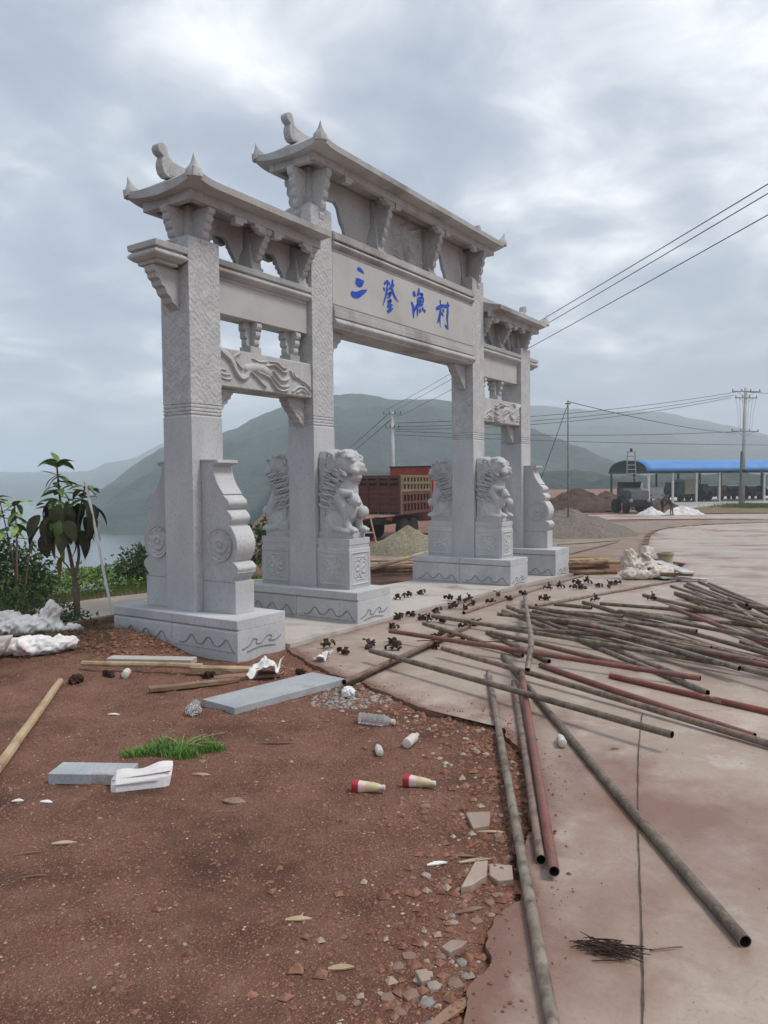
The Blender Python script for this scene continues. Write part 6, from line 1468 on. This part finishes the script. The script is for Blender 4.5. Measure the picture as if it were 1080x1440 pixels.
# gravel and grass patches of the far yard (thin sheets on the ground)
from mathutils.geometry import tessellate_polygon
def patch(name, outline, m, lift, cell=0.7):
    """thin sheet that follows the ground: whole cells inside the outline plus a fitted rim"""
    P = smooth_line(outline+[outline[0]], 6)[:-1]
    Q = [at(float(a_), float(b_)) for a_, b_ in P]; mb = MB()
    if min(p[0] for p in outline) > 40:
        tri = tessellate_polygon([[Vector((q.x, q.y, 0)) for q in Q]])
        mb.v = [(q.x, q.y, gzf(q.x, q.y)+lift) for q in Q]; mb.f = [tuple(t) for t in tri]
        for k, f in enumerate(mb.f):
            a_, b_, c_ = (Vector(mb.v[i]) for i in f)
            if (b_-a_).cross(c_-a_).z < 0: mb.f[k] = f[::-1]
    else:
        xs = np.arange(min(q.x for q in Q), max(q.x for q in Q), cell); ys = np.arange(min(q.y for q in Q), max(q.y for q in Q), cell)
        X_, Y_ = np.meshgrid(xs, ys); Z_ = gz(X_, Y_)+lift; ins = in_poly(X_, Y_, [(q.x, q.y) for q in Q])
        ins &= ~in_poly(X_, Y_, CON_POLY)
        mb.v = np.stack([X_, Y_, Z_], -1).reshape(-1,3).tolist(); w_ = len(xs)
        for j_ in range(len(ys)-1):
            for i_ in range(w_-1):
                if ins[j_,i_] and ins[j_,i_+1] and ins[j_+1,i_] and ins[j_+1,i_+1]: mb.f.append((j_*w_+i_, j_*w_+i_+1, (j_+1)*w_+i_+1, (j_+1)*w_+i_))
    return struct(mb.build(name, m))
gravel_flat = mat('trampled_gravel',(0.20,0.165,0.135),(0.30,0.255,0.215),1.3,0.95,0.6,14,0.1,speck=(0.15,0.105,0.08),speck_scale=9,stain=(0.24,0.145,0.105),stain_scale=0.5,stain_lo=0.5,stain_hi=0.65,world=True,bdist=0.03)
yard_conc = mat('pale_yard_concrete',(0.36,0.34,0.32),(0.46,0.44,0.42),0.3,0.8,0.2,20,0.2,stain=(0.28,0.25,0.23),stain_scale=0.12,world=True)
dry_grass = mat('dry_grass_ground',(0.14,0.11,0.06),(0.21,0.165,0.095),0.9,0.95,0.6,9,0.1,stain=(0.15,0.095,0.065),stain_scale=0.5,world=True)
patch('gravel_yard', [(16.5,-1.0),(16.5,4.6),(19,6.4),(26,9.2),(33,11.6),(44,14.5),(48,21),(46,8),(40,3),(28,-0.5)], gravel_flat, 0.010, 0.35)
patch('gravel_strip', [(34,11.5),(38,14.5),(41,19.5),(42.5,26),(44,46),(48,46),(49,22),(47,14),(42,10)], gravel_flat, 0.013, 0.35)
patch('yard_road', [(44,11),(50,14),(50,22),(47,30),(46,45),(54,45),(56,30),(57,22),(57,14)], concrete, 0.016)
patch('shed_yard', [(66,25),(75,33),(84,45),(105,70),(120,70),(118,40),(98,22),(80,20)], yard_conc, 0.014)
patch('dry_verge', [(55,20),(58,24.5),(57,30),(58,34),(68,36),(72,31),(66,26),(60,21)], dry_grass, 0.026)
mb = MB()
for k in range(2500):
    d = Rg.normal(70.0,1.6); s_ = Rg.normal(33.6,1.3); q = at(d, s_); h = Rg.uniform(.1,.5); a = Rg.uniform(0,6.28); w = .03
    mb.add([(q.x-w,q.y-w,-1),(q.x+w,q.y+w,-1),(q.x+math.cos(a)*h*.5,q.y+math.sin(a)*h*.5,-1+h)], [(0,1,2)])
stuff(mb.build('pole_foot_grass', bush_mid))
# ------------------------------------------------------------------ dump truck behind the gate
truck_red = mat('rusty_red_paint',(0.095,0.030,0.024),(0.15,0.052,0.04),2,0.75,0.2,12,0.3,stain=(0.075,0.035,0.027),stain_scale=2,stain_lo=.5,stain_hi=.65)
truck_dark = mat('dark_underframe',(0.012,0.011,0.011),(0.03,0.026,0.024),4,0.85,0.1,20,0.3)
truck_olive = mat('faded_tan_paint',(0.15,0.105,0.065),(0.21,0.16,0.10),3,0.8,0.2,14,0.25)
bright_red = mat('orange_red_panel',(0.26,0.035,0.018),(0.36,0.065,0.03),3,0.6,0.1,12,0.3)
cab_red = mat('pinkish_red_cab',(0.34,0.10,0.09),(0.44,0.16,0.14),3,0.5,0.1,12,0.4)
glass_dark = mat('dark_glass',(0.02,0.025,0.03),(0.035,0.04,0.045),3,0.12,0,1,0.6)
rubber = mat('black_rubber',(0.014,0.013,0.013),(0.028,0.026,0.025),9,0.9,0.2,30,0.2)
steel_grey = mat('grey_steel',(0.22,0.22,0.22),(0.32,0.32,0.32),5,0.5,0.1,30,0.4,metal=0.4)
def wheel(parent, x, y, r, w, rim=None):
    o = MB().lathe([(r*0.55,-w/2),(r*0.92,-w/2),(r,-w*0.35),(r,w*0.35),(r*0.92,w/2),(r*0.55,w/2)], 22, Matrix.Translation((x,y,r)) @ Matrix.Rotation(PI/2,4,'X')).build('wheel', rubber, parent, auto=True)
    MB().lathe([(r*0.2,-w*0.42),(r*0.55,-w*0.45),(r*0.56,0),(r*0.55,w*0.45),(r*0.2,w*0.42)], 16, Matrix.Translation((x,y,r)) @ Matrix.Rotation(PI/2,4,'X')).build('rim', rim or steel_grey, o, auto=True)
    return o
HD = math.atan2(FY, FX)        # heading of "straight ahead"
hd = HD - math.radians(25)
corner = at(34.0, 0.73); left = Vector((-math.sin(hd), math.cos(hd), 0)); tc_ = corner + left*1.1
truck = thing('dump_truck', 'rusty red high sided dump truck parked behind the gate', 'truck', (tc_.x, tc_.y, -1.0), hd)
B0, B1, Wd, Ln = 1.18, 2.93, 1.1, 3.75
MB().box((Ln/2,0,B0+0.06),(Ln,2*Wd-0.06,0.12)).build('bed_floor', truck_dark, truck)
MB().box((Ln/2,0,(B0+B1)/2),(Ln-0.16,2*Wd-0.16,B1-B0-0.25)).build('slot_shade_core', truck_dark, truck)  # dark core behind the slots; its colour stands for the shaded interior
# tailgate: posts and horizontal rails, open slots in the two upper rows
for y in np.linspace(-Wd+0.05, Wd-0.05, 5): MB().box((0.03,y,(B0+B1)/2),(0.09,0.09,B1-B0)).build('tailgate_post', truck_red, truck, bevel=0.01)
for k, z in enumerate(np.linspace(B0+0.05, B1-0.05, 8)): MB().box((0.045,0,z),(0.065,2*Wd-0.1,0.11)).build('tailgate_rail', truck_red, truck, bevel=0.012)
MB().box((0.055,0,B0+0.62),(0.03,2*Wd-0.1,1.15)).build('tailgate_plate', truck_red, truck)
for sy in (-1, 1):
    y = sy*(Wd-0.02)
    for x in (0.10, Ln-0.08): MB().box((x,y,(B0+B1)/2),(0.12,0.10,B1-B0)).build('side_post', truck_olive, truck, bevel=0.01)
    for z, m in ((B0+0.06,truck_red),(B0+0.52,truck_red),(B0+0.92,truck_red),(B0+1.06,truck_olive),(B0+1.40,truck_olive),(B1-0.05,truck_olive)): MB().box((Ln/2,y,z),(Ln-0.1,0.07,0.12)).build('side_rail', m, truck, bevel=0.01)
    for x in np.linspace(0.35, Ln-0.3, 9):
        MB().box((x,y-sy*0.005,B0+0.50),(0.16,0.05,0.82)).build('side_bar', truck_red, truck); MB().box((x,y-sy*0.005,B0+1.38),(0.18,0.05,0.62)).build('side_bar', truck_olive, truck)
MB().box((Ln+0.03,0,(B0+B1)/2+0.25),(0.07,2*Wd,B1-B0+0.36)).build('headboard', bright_red, truck, bevel=0.01)
MB().box((Ln+0.10,0,B1+0.445),(0.3,2*Wd+0.05,0.06)).build('headboard_cap', truck_dark, truck)
MB().box((2.6,0,0.85),(5.6,0.9,0.25)).build('chassis', truck_dark, truck)
cabp = MB().prism([(4.15,0.75),(5.75,0.75),(5.85,1.5),(5.55,2.75),(5.3,2.95),(4.2,2.95)], 2.15, Matrix()).build('cab', cab_red, truck, bevel=0.05)
for sy in (-1,1): MB().prism([(4.55,1.75),(5.6,1.75),(5.42,2.55),(4.55,2.6)], 0.02, Matrix.Translation((0,sy*1.08,0))).build('cab_window', glass_dark, cabp)
MB().box((5.86,0,0.75),(0.12,2.1,0.3)).build('bumper', steel_grey, truck, bevel=0.02)
for x in (0.75, 1.75, 4.9):
    for sy in (-1,1): wheel(truck, x, sy*0.88, 0.48, 0.34)
MB().box((-0.02,0.55,0.98),(0.05,0.3,0.14)).build('tail_lamp', bright_red, truck); MB().box((-0.02,-0.55,0.98),(0.05,0.3,0.14)).build('tail_lamp', bright_red, truck)
# trestle of pale poles in front of it
q = at(30.5,-0.75); t = thing('pole_trestle', 'small trestle of pale poles standing behind the gravel heap', 'trestle', (q.x,q.y,gzf(q.x,q.y)), RT)
for p0, p1, nm_ in (((-0.9,0,1.05),(0.25,0,1.12),'rail'),((0.2,0,1.12),(0.45,0,0.0),'leg'),((-0.6,0.1,1.05),(-0.8,0.2,0),'leg'),((-0.6,0,0.5),(0.33,0,0.52),'rail')):
    MB().tube([p0,p1],0.035,7).build(nm_, wood, t)

# ------------------------------------------------------------------ utility poles and wires
pole_conc = mat('pole_concrete',(0.36,0.36,0.35),(0.46,0.46,0.45),2,0.85,0.2,20,0.2)
ceramic = mat('brown_insulator',(0.05,0.03,0.025),(0.09,0.06,0.05),5,0.35,0,1,0.5)
def utility_pole(d, s, zt, r0, r1, label, arms, lean=0.0, extra=False, zb=-1.0):
    q = at(d, s); t = thing('utility_pole', label, 'utility pole', (q.x, q.y, zb), RT); H_ = zt-zb
    t.rotation_euler = (0, lean, RT)
    MB().tube([(0,0,-0.1),(0,0,H_)], [r0,r1], 14).build('shaft', pole_conc, t, smooth=True)
    for (dz, hw) in arms:
        a_ = MB().box((0,-0.12,H_-dz),(2*hw,0.08,0.09)).build('crossarm', steel_grey, t)
        for x in np.linspace(-hw+0.08, hw-0.08, 4):
            MB().lathe([(0.03,0.04),(0.055,0.06),(0.03,0.10),(0.055,0.13),(0.03,0.17),(0.05,0.20),(0.015,0.24)], 10, Matrix.Translation((x,-0.12,H_-dz))).build('insulator', ceramic, a_, smooth=True)
        for sx in (-1,1): MB().tube([(sx*hw*0.7,-0.12,H_-dz),(0,-0.1,H_-dz-0.5)],0.018,5).build('brace', steel_grey, a_)
    if extra:
        mb = MB()
        for k, x in enumerate(np.linspace(-1.3,1.3,7)): mb.tube([(x*0.75,-0.1,H_-0.9),(x*0.55,-0.12,H_-2.4),(x*0.5,-0.1,H_-4.0)],0.010,5)
        mb.build('drop_leads', rubber, t)
        MB().tube([(-0.27,-0.05,0.1),(-0.22,-0.05,5.2)],0.10,10).build('cable_riser', mat('grey_conduit',(0.10,0.11,0.12),(0.15,0.16,0.17),3,0.6,0,1), t)
        MB().tube([(0,0,H_-8.0),(0,0,H_-7.7)],0.235,14).build('pole_band', rubber, t)
    return t
utility_pole(73.0, 34.1, 10.2, 0.22, 0.13, 'tall concrete utility pole with two crossarms in front of the blue shed', [(0.35,1.35),(0.95,1.05),(4.1,1.3)], 0.025, True)
utility_pole(62.0, 0.75, 7.35, 0.20, 0.13, 'pale concrete utility pole rising behind the dump truck', [(0.25,0.75),(1.35,0.6)], 0.0)
q = at(36.0, 8.65); t = thing('slim_post', 'slim dark metal post with a stay wire beyond the last pillar', 'post', (q.x,q.y,-1.0), RT)
MB().tube([(0,0,0),(0,0,6.35)],[0.045,0.035],8).build('shaft', mat('dull_post_metal',(0.16,0.13,0.12),(0.24,0.20,0.19),4,0.7,0.1,20,0.3), t, smooth=True)
MB().tube([(-0.12,0,6.2),(0.12,0,6.2)],0.03,6).build('top_bracket', rubber, t)
wire_mat = mat('black_cable',(0.02,0.022,0.025),(0.035,0.038,0.04),3,0.7,0,1)
def wire(A, B, sag, r, label, grp):
    pts = [A+(B-A)*t - Vector((0,0,sag*4*t*(1-t))) for t in np.linspace(0,1,25)]; c = (A+B)/2
    return tag(MB().tube([p-c for p in pts], r, 5).build('power_cable', wire_mat, loc=c), label, 'cable', grp)
wire(at(62,0.2,7.4), at(12,8.5,7.62), 0.1, 0.012, 'highest power cable running overhead from the pole behind the truck', None)
wire(at(62,0.6,7.2), at(12,8.5,7.45), 0.1, 0.012, 'power cable running overhead just under the highest one', None)
wire(at(62,1.2,6.9), at(12,8.5,7.05), 0.15, 0.012, 'lowest overhead power cable from the pole behind the truck', None)
for k, (z0, z1) in enumerate(((9.85,6.4),(9.55,6.1),(9.3,5.9))):
    wire(at(73,33.6-0.3*k,z0), at(62,1.1,z1), 0.55+0.1*k, 0.022, ('uppermost','middle','bottom')[k]+' of three cables between the two concrete utility poles', None)
wire(at(73,33.9,6.1), at(62,1.0,5.75), 0.35, 0.022, 'thick cable from the lower crossarm to the pole behind the truck', None)
wire(at(36,8.65,5.3), at(73,33.4,5.95), 0.25, 0.018, 'cable from the slim post to the lower crossarm of the tall pole', None)
wire(at(70,60,4.6), at(62,1.0,5.45), 0.5, 0.018, 'lowest long cable crossing above the shed roof', None)
wire(at(36,8.65,5.2), at(37.5,7.5,1.2), 0.02, 0.014, 'slanting stay wire of the slim post', None)
wire(at(70,62,8.6), at(73,34.6,9.8), 0.3, 0.022, 'cable leaving the tall pole to the right above the shed', None)
for k in range(2):
    wire(at(62,0.5+0.4*k,7.2-0.3*k), at(300,-27,8.3-2.0*k), 1.5, 0.03, ('upper','lower')[k]+' cable running left from the pole behind the truck', None)

# ------------------------------------------------------------------ shed
blue_roof = mat('blue_sheet_roof',(0.055,0.19,0.45),(0.075,0.24,0.52),0.6,0.55,0.05,6,0.3)
shed_dark = mat('dark_shed_end',(0.012,0.014,0.014),(0.025,0.028,0.027),2,0.9,0,1)
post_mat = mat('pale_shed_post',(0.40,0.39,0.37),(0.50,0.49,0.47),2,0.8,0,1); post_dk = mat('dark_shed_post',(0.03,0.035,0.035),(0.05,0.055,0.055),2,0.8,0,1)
f0 = at(85.0, 29.0); ax_ = (Vector(at(0,0.956)-at(0,0)) + Vector(at(0.29,0)-at(0,0))); ang = math.atan2(ax_.y, ax_.x)
shed = thing('open_shed', 'long open sided shed with a curved blue sheet roof', 'shed', (f0.x, f0.y, -1.0), ang)
LS, WS, EH, RI = 46.0, 6.9, 3.55, 1.3
seg = 14
def arch(t): a = PI*t; return (WS/2-WS/2*math.cos(a)*1.06, EH+RI*math.sin(a)**0.9)
mb = MB(); nb_ = 46
for k in range(nb_+1):
    for j in range(seg+1):
        y, z = arch(j/seg); mb.v.append((LS*k/nb_, y, z))
for k in range(nb_):
    for j in range(seg): mb.f.append((k*(seg+1)+j, (k+1)*(seg+1)+j, (k+1)*(seg+1)+j+1, k*(seg+1)+j+1))
rf = mb.build('roof', blue_roof, shed, auto=True); sd = rf.modifiers.new('s','SOLIDIFY'); sd.thickness = 0.06; sd.offset = 1
for k in range(1, 24):
    mb = MB(); pts = [arch(j/seg) for j in range(seg+1)]; mb.tube([(k*2-0.02, y, z+0.02) for y, z in pts], 0.035, 4); mb.build('roof_seam', blue_roof, rf)
pts = [arch(j/seg) for j in range(seg+1)]
MB().prism([(y, z) for y, z in pts], 0.06, Matrix.Translation((0.1,0,0)) @ Matrix.Rotation(PI/2,4,'Z')).build('gable', shed_dark, shed)
for y in (0.0, WS): MB().box((LS/2, y, EH-0.08),(LS,0.14,0.2)).build('eave_rail', post_dk, shed)
MB().box((0.12, WS/2, EH-0.06),(0.1,WS+0.9,0.18)).build('eave_rail', post_dk, shed)
for k in range(15):
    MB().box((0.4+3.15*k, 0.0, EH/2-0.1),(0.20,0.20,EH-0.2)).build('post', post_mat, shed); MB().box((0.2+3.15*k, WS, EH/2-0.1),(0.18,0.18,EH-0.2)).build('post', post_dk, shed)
pan = MB().box((0.3, 2.2, 1.15),(0.05,2.6,2.3)).build('panel', mat('white_sheet_panel',(0.50,0.53,0.55),(0.60,0.63,0.65),2,0.7,0,1), shed)
for k in range(4): MB().box((0.26, 1.0+0.8*k, 1.3),(0.05,0.06,2.7)).build('panel_rib', steel_grey, pan)

# ------------------------------------------------------------------ vehicles
def car(d, s, rz, L, W, H_, m, label, lower=None, cat='car', van=False):
    q = at(d, s); t = thing('parked_car', label, cat, (q.x,q.y,-1.0), rz)
    hl = L/2; b0, b1 = 0.28*H_*0.8, 0.56*H_
    body = [(-hl,b0),(-hl+0.02,b1*0.95),(-hl+0.2,b1),(hl*0.35,b1),(hl*0.9,b1*0.88),(hl,b1*0.7),(hl,b0)]
    MB().prism(body, W, Matrix()).build('body', m, t, bevel=0.06)
    top = [(-hl+0.12,b1-0.02),(-hl+0.28,H_*0.95),(-hl+0.6,H_),(hl*0.02,H_),(hl*0.42,b1)]
    if van: top = [(-hl+0.05,b1-0.02),(-hl+0.08,H_),(hl*0.45,H_),(hl*0.75,b1)]
    cb_ = MB().prism(top, W*0.88, Matrix()).build('cabin', m, t, bevel=0.06)
    w2 = [(a*0.93-0.02, z_-(0.10 if z_ > b1 else -0.05)) for a, z_ in top]
    for sy in (-1,1): MB().prism(w2, 0.02, Matrix.Translation((0,sy*(W*0.44+0.004),0))).build('window', glass_dark, cb_)
    if lower: 
        for sy in (-1,1): MB().box((0,sy*(W/2+0.01),b0+0.16),(L*0.95,0.02,0.30)).build('sill', lower, t)
    for sy in (-1,1):
        MB().box((hl+0.005,sy*W*0.36,b1*0.72),(0.03,0.3,0.14)).build('headlight', steel_grey, t); MB().box((-hl-0.005,sy*W*0.38,b1*0.8),(0.03,0.2,0.16)).build('tail_light', bright_red, t)
        for x in (-hl*0.62, hl*0.62): wheel(t, x, sy*(W/2-0.1), 0.33, 0.22)
    return t
paint_black = mat('black_car_paint',(0.012,0.014,0.017),(0.02,0.022,0.026),3,0.3,0,1,0.5); paint_grey = mat('grey_car_paint',(0.055,0.06,0.065),(0.08,0.085,0.09),3,0.35,0,1,0.5)
paint_white = mat('white_car_paint',(0.42,0.43,0.44),(0.52,0.53,0.54),3,0.4,0,1,0.5); red_low = mat('dull_red_paint',(0.20,0.035,0.025),(0.27,0.06,0.04),3,0.6,0,1)
cream_box = mat('cream_box_panel',(0.46,0.42,0.32),(0.56,0.51,0.41),1.5,0.7,0.1,6,0.2); green_cab = mat('green_cab_paint',(0.035,0.085,0.075),(0.05,0.12,0.105),2,0.5,0,1)
car(90, 32.1, ang+0.9, 3.9, 1.65, 1.75, paint_white, 'small white van with dark windows under the near end of the shed', van=True)
car(97, 42.6, ang+0.25, 4.7, 1.9, 1.85, paint_black, 'dark sport utility car with red lower body under the shed', lower=red_low)
car(98, 45.6, ang+0.35, 4.5, 1.85, 1.8, paint_black, 'black car parked behind the tall utility pole under the shed')
car(99, 48.4, ang+0.3, 4.6, 1.85, 1.75, paint_grey, 'dark grey car parked past the tall utility pole under the shed')
car(99, 51.2, ang+0.5, 4.4, 1.8, 1.75, paint_black, 'black car with pale front at the far end of the parked row')
# light lorry
q = at(92, 35.7); t = thing('box_lorry', 'light lorry with green cab and cream box under the shed', 'lorry', (q.x,q.y,-1.0), ang+PI+0.35)
MB().box((-0.8,0,1.72),(3.0,1.95,1.75)).build('cargo_box', cream_box, t, bevel=0.03)
for k in range(5): MB().box((-2.0+0.62*k,0.985,1.72),(0.07,0.03,1.7)).build('box_rib', cream_box, t); 
MB().prism([(0.8,0.6),(2.2,0.6),(2.25,1.3),(2.0,2.25),(0.85,2.3)],1.8,Matrix()).build('cab', green_cab, t, bevel=0.05)
MB().prism([(1.2,1.4),(2.05,1.4),(1.9,2.1),(1.2,2.15)],1.82,Matrix()).build('cab_window', glass_dark, t)
MB().box((0,0,0.66),(4.3,0.9,0.3)).build('chassis', truck_red, t)
for x in (-1.4,1.6):
    for sy in (-1,1): wheel(t, x, sy*0.85, 0.4, 0.26)
q = at(93, 38.2); t = thing('farm_tractor', 'dark green tractor parked beside the cream box lorry', 'tractor', (q.x,q.y,-1.0), ang+PI/2+0.3)
MB().prism([(-1.0,0.7),(1.3,0.7),(1.35,1.25),(0.1,1.35),(0.0,2.0),(-0.9,2.05)],1.1,Matrix()).build('body', paint_black, t, bevel=0.05)
for x, r in ((-0.7,0.65),(1.0,0.42)):
    for sy in (-1,1): wheel(t, x, sy*0.72, r, 0.3)

# small site tractor with a hoist frame
q = at(61.0, 19.85); t = thing('site_tractor', 'small dark site tractor with a tall ladder hoist frame', 'tractor', (q.x,q.y,-1.0), RT-PI/2+0.12)
mach = mat('dull_green_grey_paint',(0.045,0.055,0.05),(0.08,0.09,0.085),3,0.7,0.1,10,0.3)
MB().prism([(-1.4,0.75),(1.0,0.75),(1.12,1.0),(1.1,1.72),(0.9,1.8),(-0.2,1.8),(-0.3,2.0),(-1.4,2.0)],1.55,Matrix()).build('hood', mach, t, bevel=0.05)
MB().box((1.125,0,1.38),(0.03,1.35,0.62)).build('grille', mat('grille_grey',(0.11,0.12,0.12),(0.15,0.16,0.16),4,0.6,0,1), t)
MB().box((1.15,0,0.66),(0.2,1.9,0.35)).build('bumper', truck_dark, t, bevel=0.03)
for sy in (-1,1):
    MB().lathe([(0.13,0),(0.15,0.02),(0.15,0.07),(0.10,0.09)],14,Matrix.Translation((1.1,sy*0.72,0.98)) @ Matrix.Rotation(PI/2,4,'Y')).build('headlight', steel_grey, t, smooth=True)
    wheel(t, 0.75, sy*0.95, 0.42, 0.32); wheel(t, -1.0, sy*1.0, 0.55, 0.4)
    MB().box((-0.6,sy*0.9,1.35),(1.3,0.35,0.08)).build('mudguard', mach, t, bevel=0.02)
MB().prism([(-1.3,2.0),(-0.3,2.0),(-0.15,2.45),(-1.4,2.45)],1.5,Matrix()).build('hopper', truck_dark, t, bevel=0.03)
mast = MB(); 
for sy in (-1,1): mast.tube([(-0.4,sy*0.42,2.0),(-0.4,sy*0.30,4.9)],0.045,6)
for z in np.linspace(2.4,4.85,8): mast.tube([(-0.4,-0.40,z),(-0.4,0.40,z)],0.035,6)
mast.build('hoist_ladder', steel_grey, t)
MB().lathe([(0.08,-0.05),(0.14,-0.05),(0.14,0.05),(0.08,0.05)],12,Matrix.Translation((-0.4,0,5.0)) @ Matrix.Rotation(PI/2,4,'X')).build('pulley', truck_dark, t)

# two workers
def person(d, s, label, bend, shirt, legs, rz, seed):
    q = at(d, s); t = thing('person', label, 'person', (q.x,q.y,-1.0), rz)
    hip = Vector((0,0,0.86)); c_, s_ = math.cos(bend), math.sin(bend)
    up = Vector((s_,0,c_)); sh = hip+up*0.52; neck = sh+up*0.08; head = sh+(up*0.9+Vector((0.25*s_,0,0)))*0.24
    mb = MB()
    for sy in (-1,1):
        mb.tube([(0,sy*0.09,0.86),(0.03+0.05*sy,sy*0.11,0.47),(0.0+0.06*sy,sy*0.12,0.07)],[0.088,0.062,0.045],9); mb.ell((0.06+0.06*sy,sy*0.12,0.045),(0.125,0.048,0.045))
        el = sh+Vector((0.10,sy*0.22,-0.26)); hn = el+Vector((0.18,-sy*0.04,-0.20))
        mb.tube([sh+Vector((0,sy*0.17,0)),el,hn],[0.055,0.045,0.033],8); mb.ell(hn+Vector((0.03,0,-0.04)),(0.045,0.03,0.055))
    mb.tube([hip-up*0.06,hip+up*0.2,sh-up*0.05,neck],[0.145,0.14,0.155,0.06],12); mb.ell(sh-up*0.04,(0.11,0.20,0.09)); mb.tube([neck-up*0.04,head],[0.05,0.05],8); mb.ell(head,(0.10,0.08,0.12)); mb.ell(head+Vector((0.09,0,-0.01)),(0.025,0.018,0.025))
    me = remesh(mb, 0.022, 2); me.materials.clear(); me.materials.append(shirt); me.materials.append(legs); me.materials.append(MATS['skin'])
    mi = []
    for p_ in me.polygons:
        c = p_.center; d1 = (c-hip).dot(up)
        mi.append(2 if (c-head).length < 0.14 else (1 if (c.z < 0.84 and d1 < 0.05) else 0))
    me.polygons.foreach_set('material_index', mi)
    o = mkobj('body', me, None, t)
    hm = MB(); hm.ell(head+up*0.035-Vector((0.015,0,0)),(0.108,0.09,0.105)); hm.build('hair', MATS['hair'], t, smooth=True)
    return t
mat('skin',(0.32,0.19,0.13),(0.38,0.23,0.16),5,0.6,0,1); mat('hair',(0.012,0.01,0.01),(0.02,0.017,0.016),5,0.6,0,1)
dark_cloth = mat('dark_work_jacket',(0.016,0.018,0.022),(0.03,0.03,0.035),4,0.9,0,1); brown_cloth = mat('brown_trousers',(0.08,0.05,0.035),(0.12,0.075,0.055),4,0.9,0,1)
person(55.5, 20.85, 'worker in dark jacket and brown trousers bending over before the white rubble', 0.6, dark_cloth, brown_cloth, RT+2.6, 1).scale = (0.88,)*3
person(61.0, 22.15, 'worker in dark clothes bent forward behind the white rubble heap', 0.8, dark_cloth, dark_cloth, RT+0.4, 2)
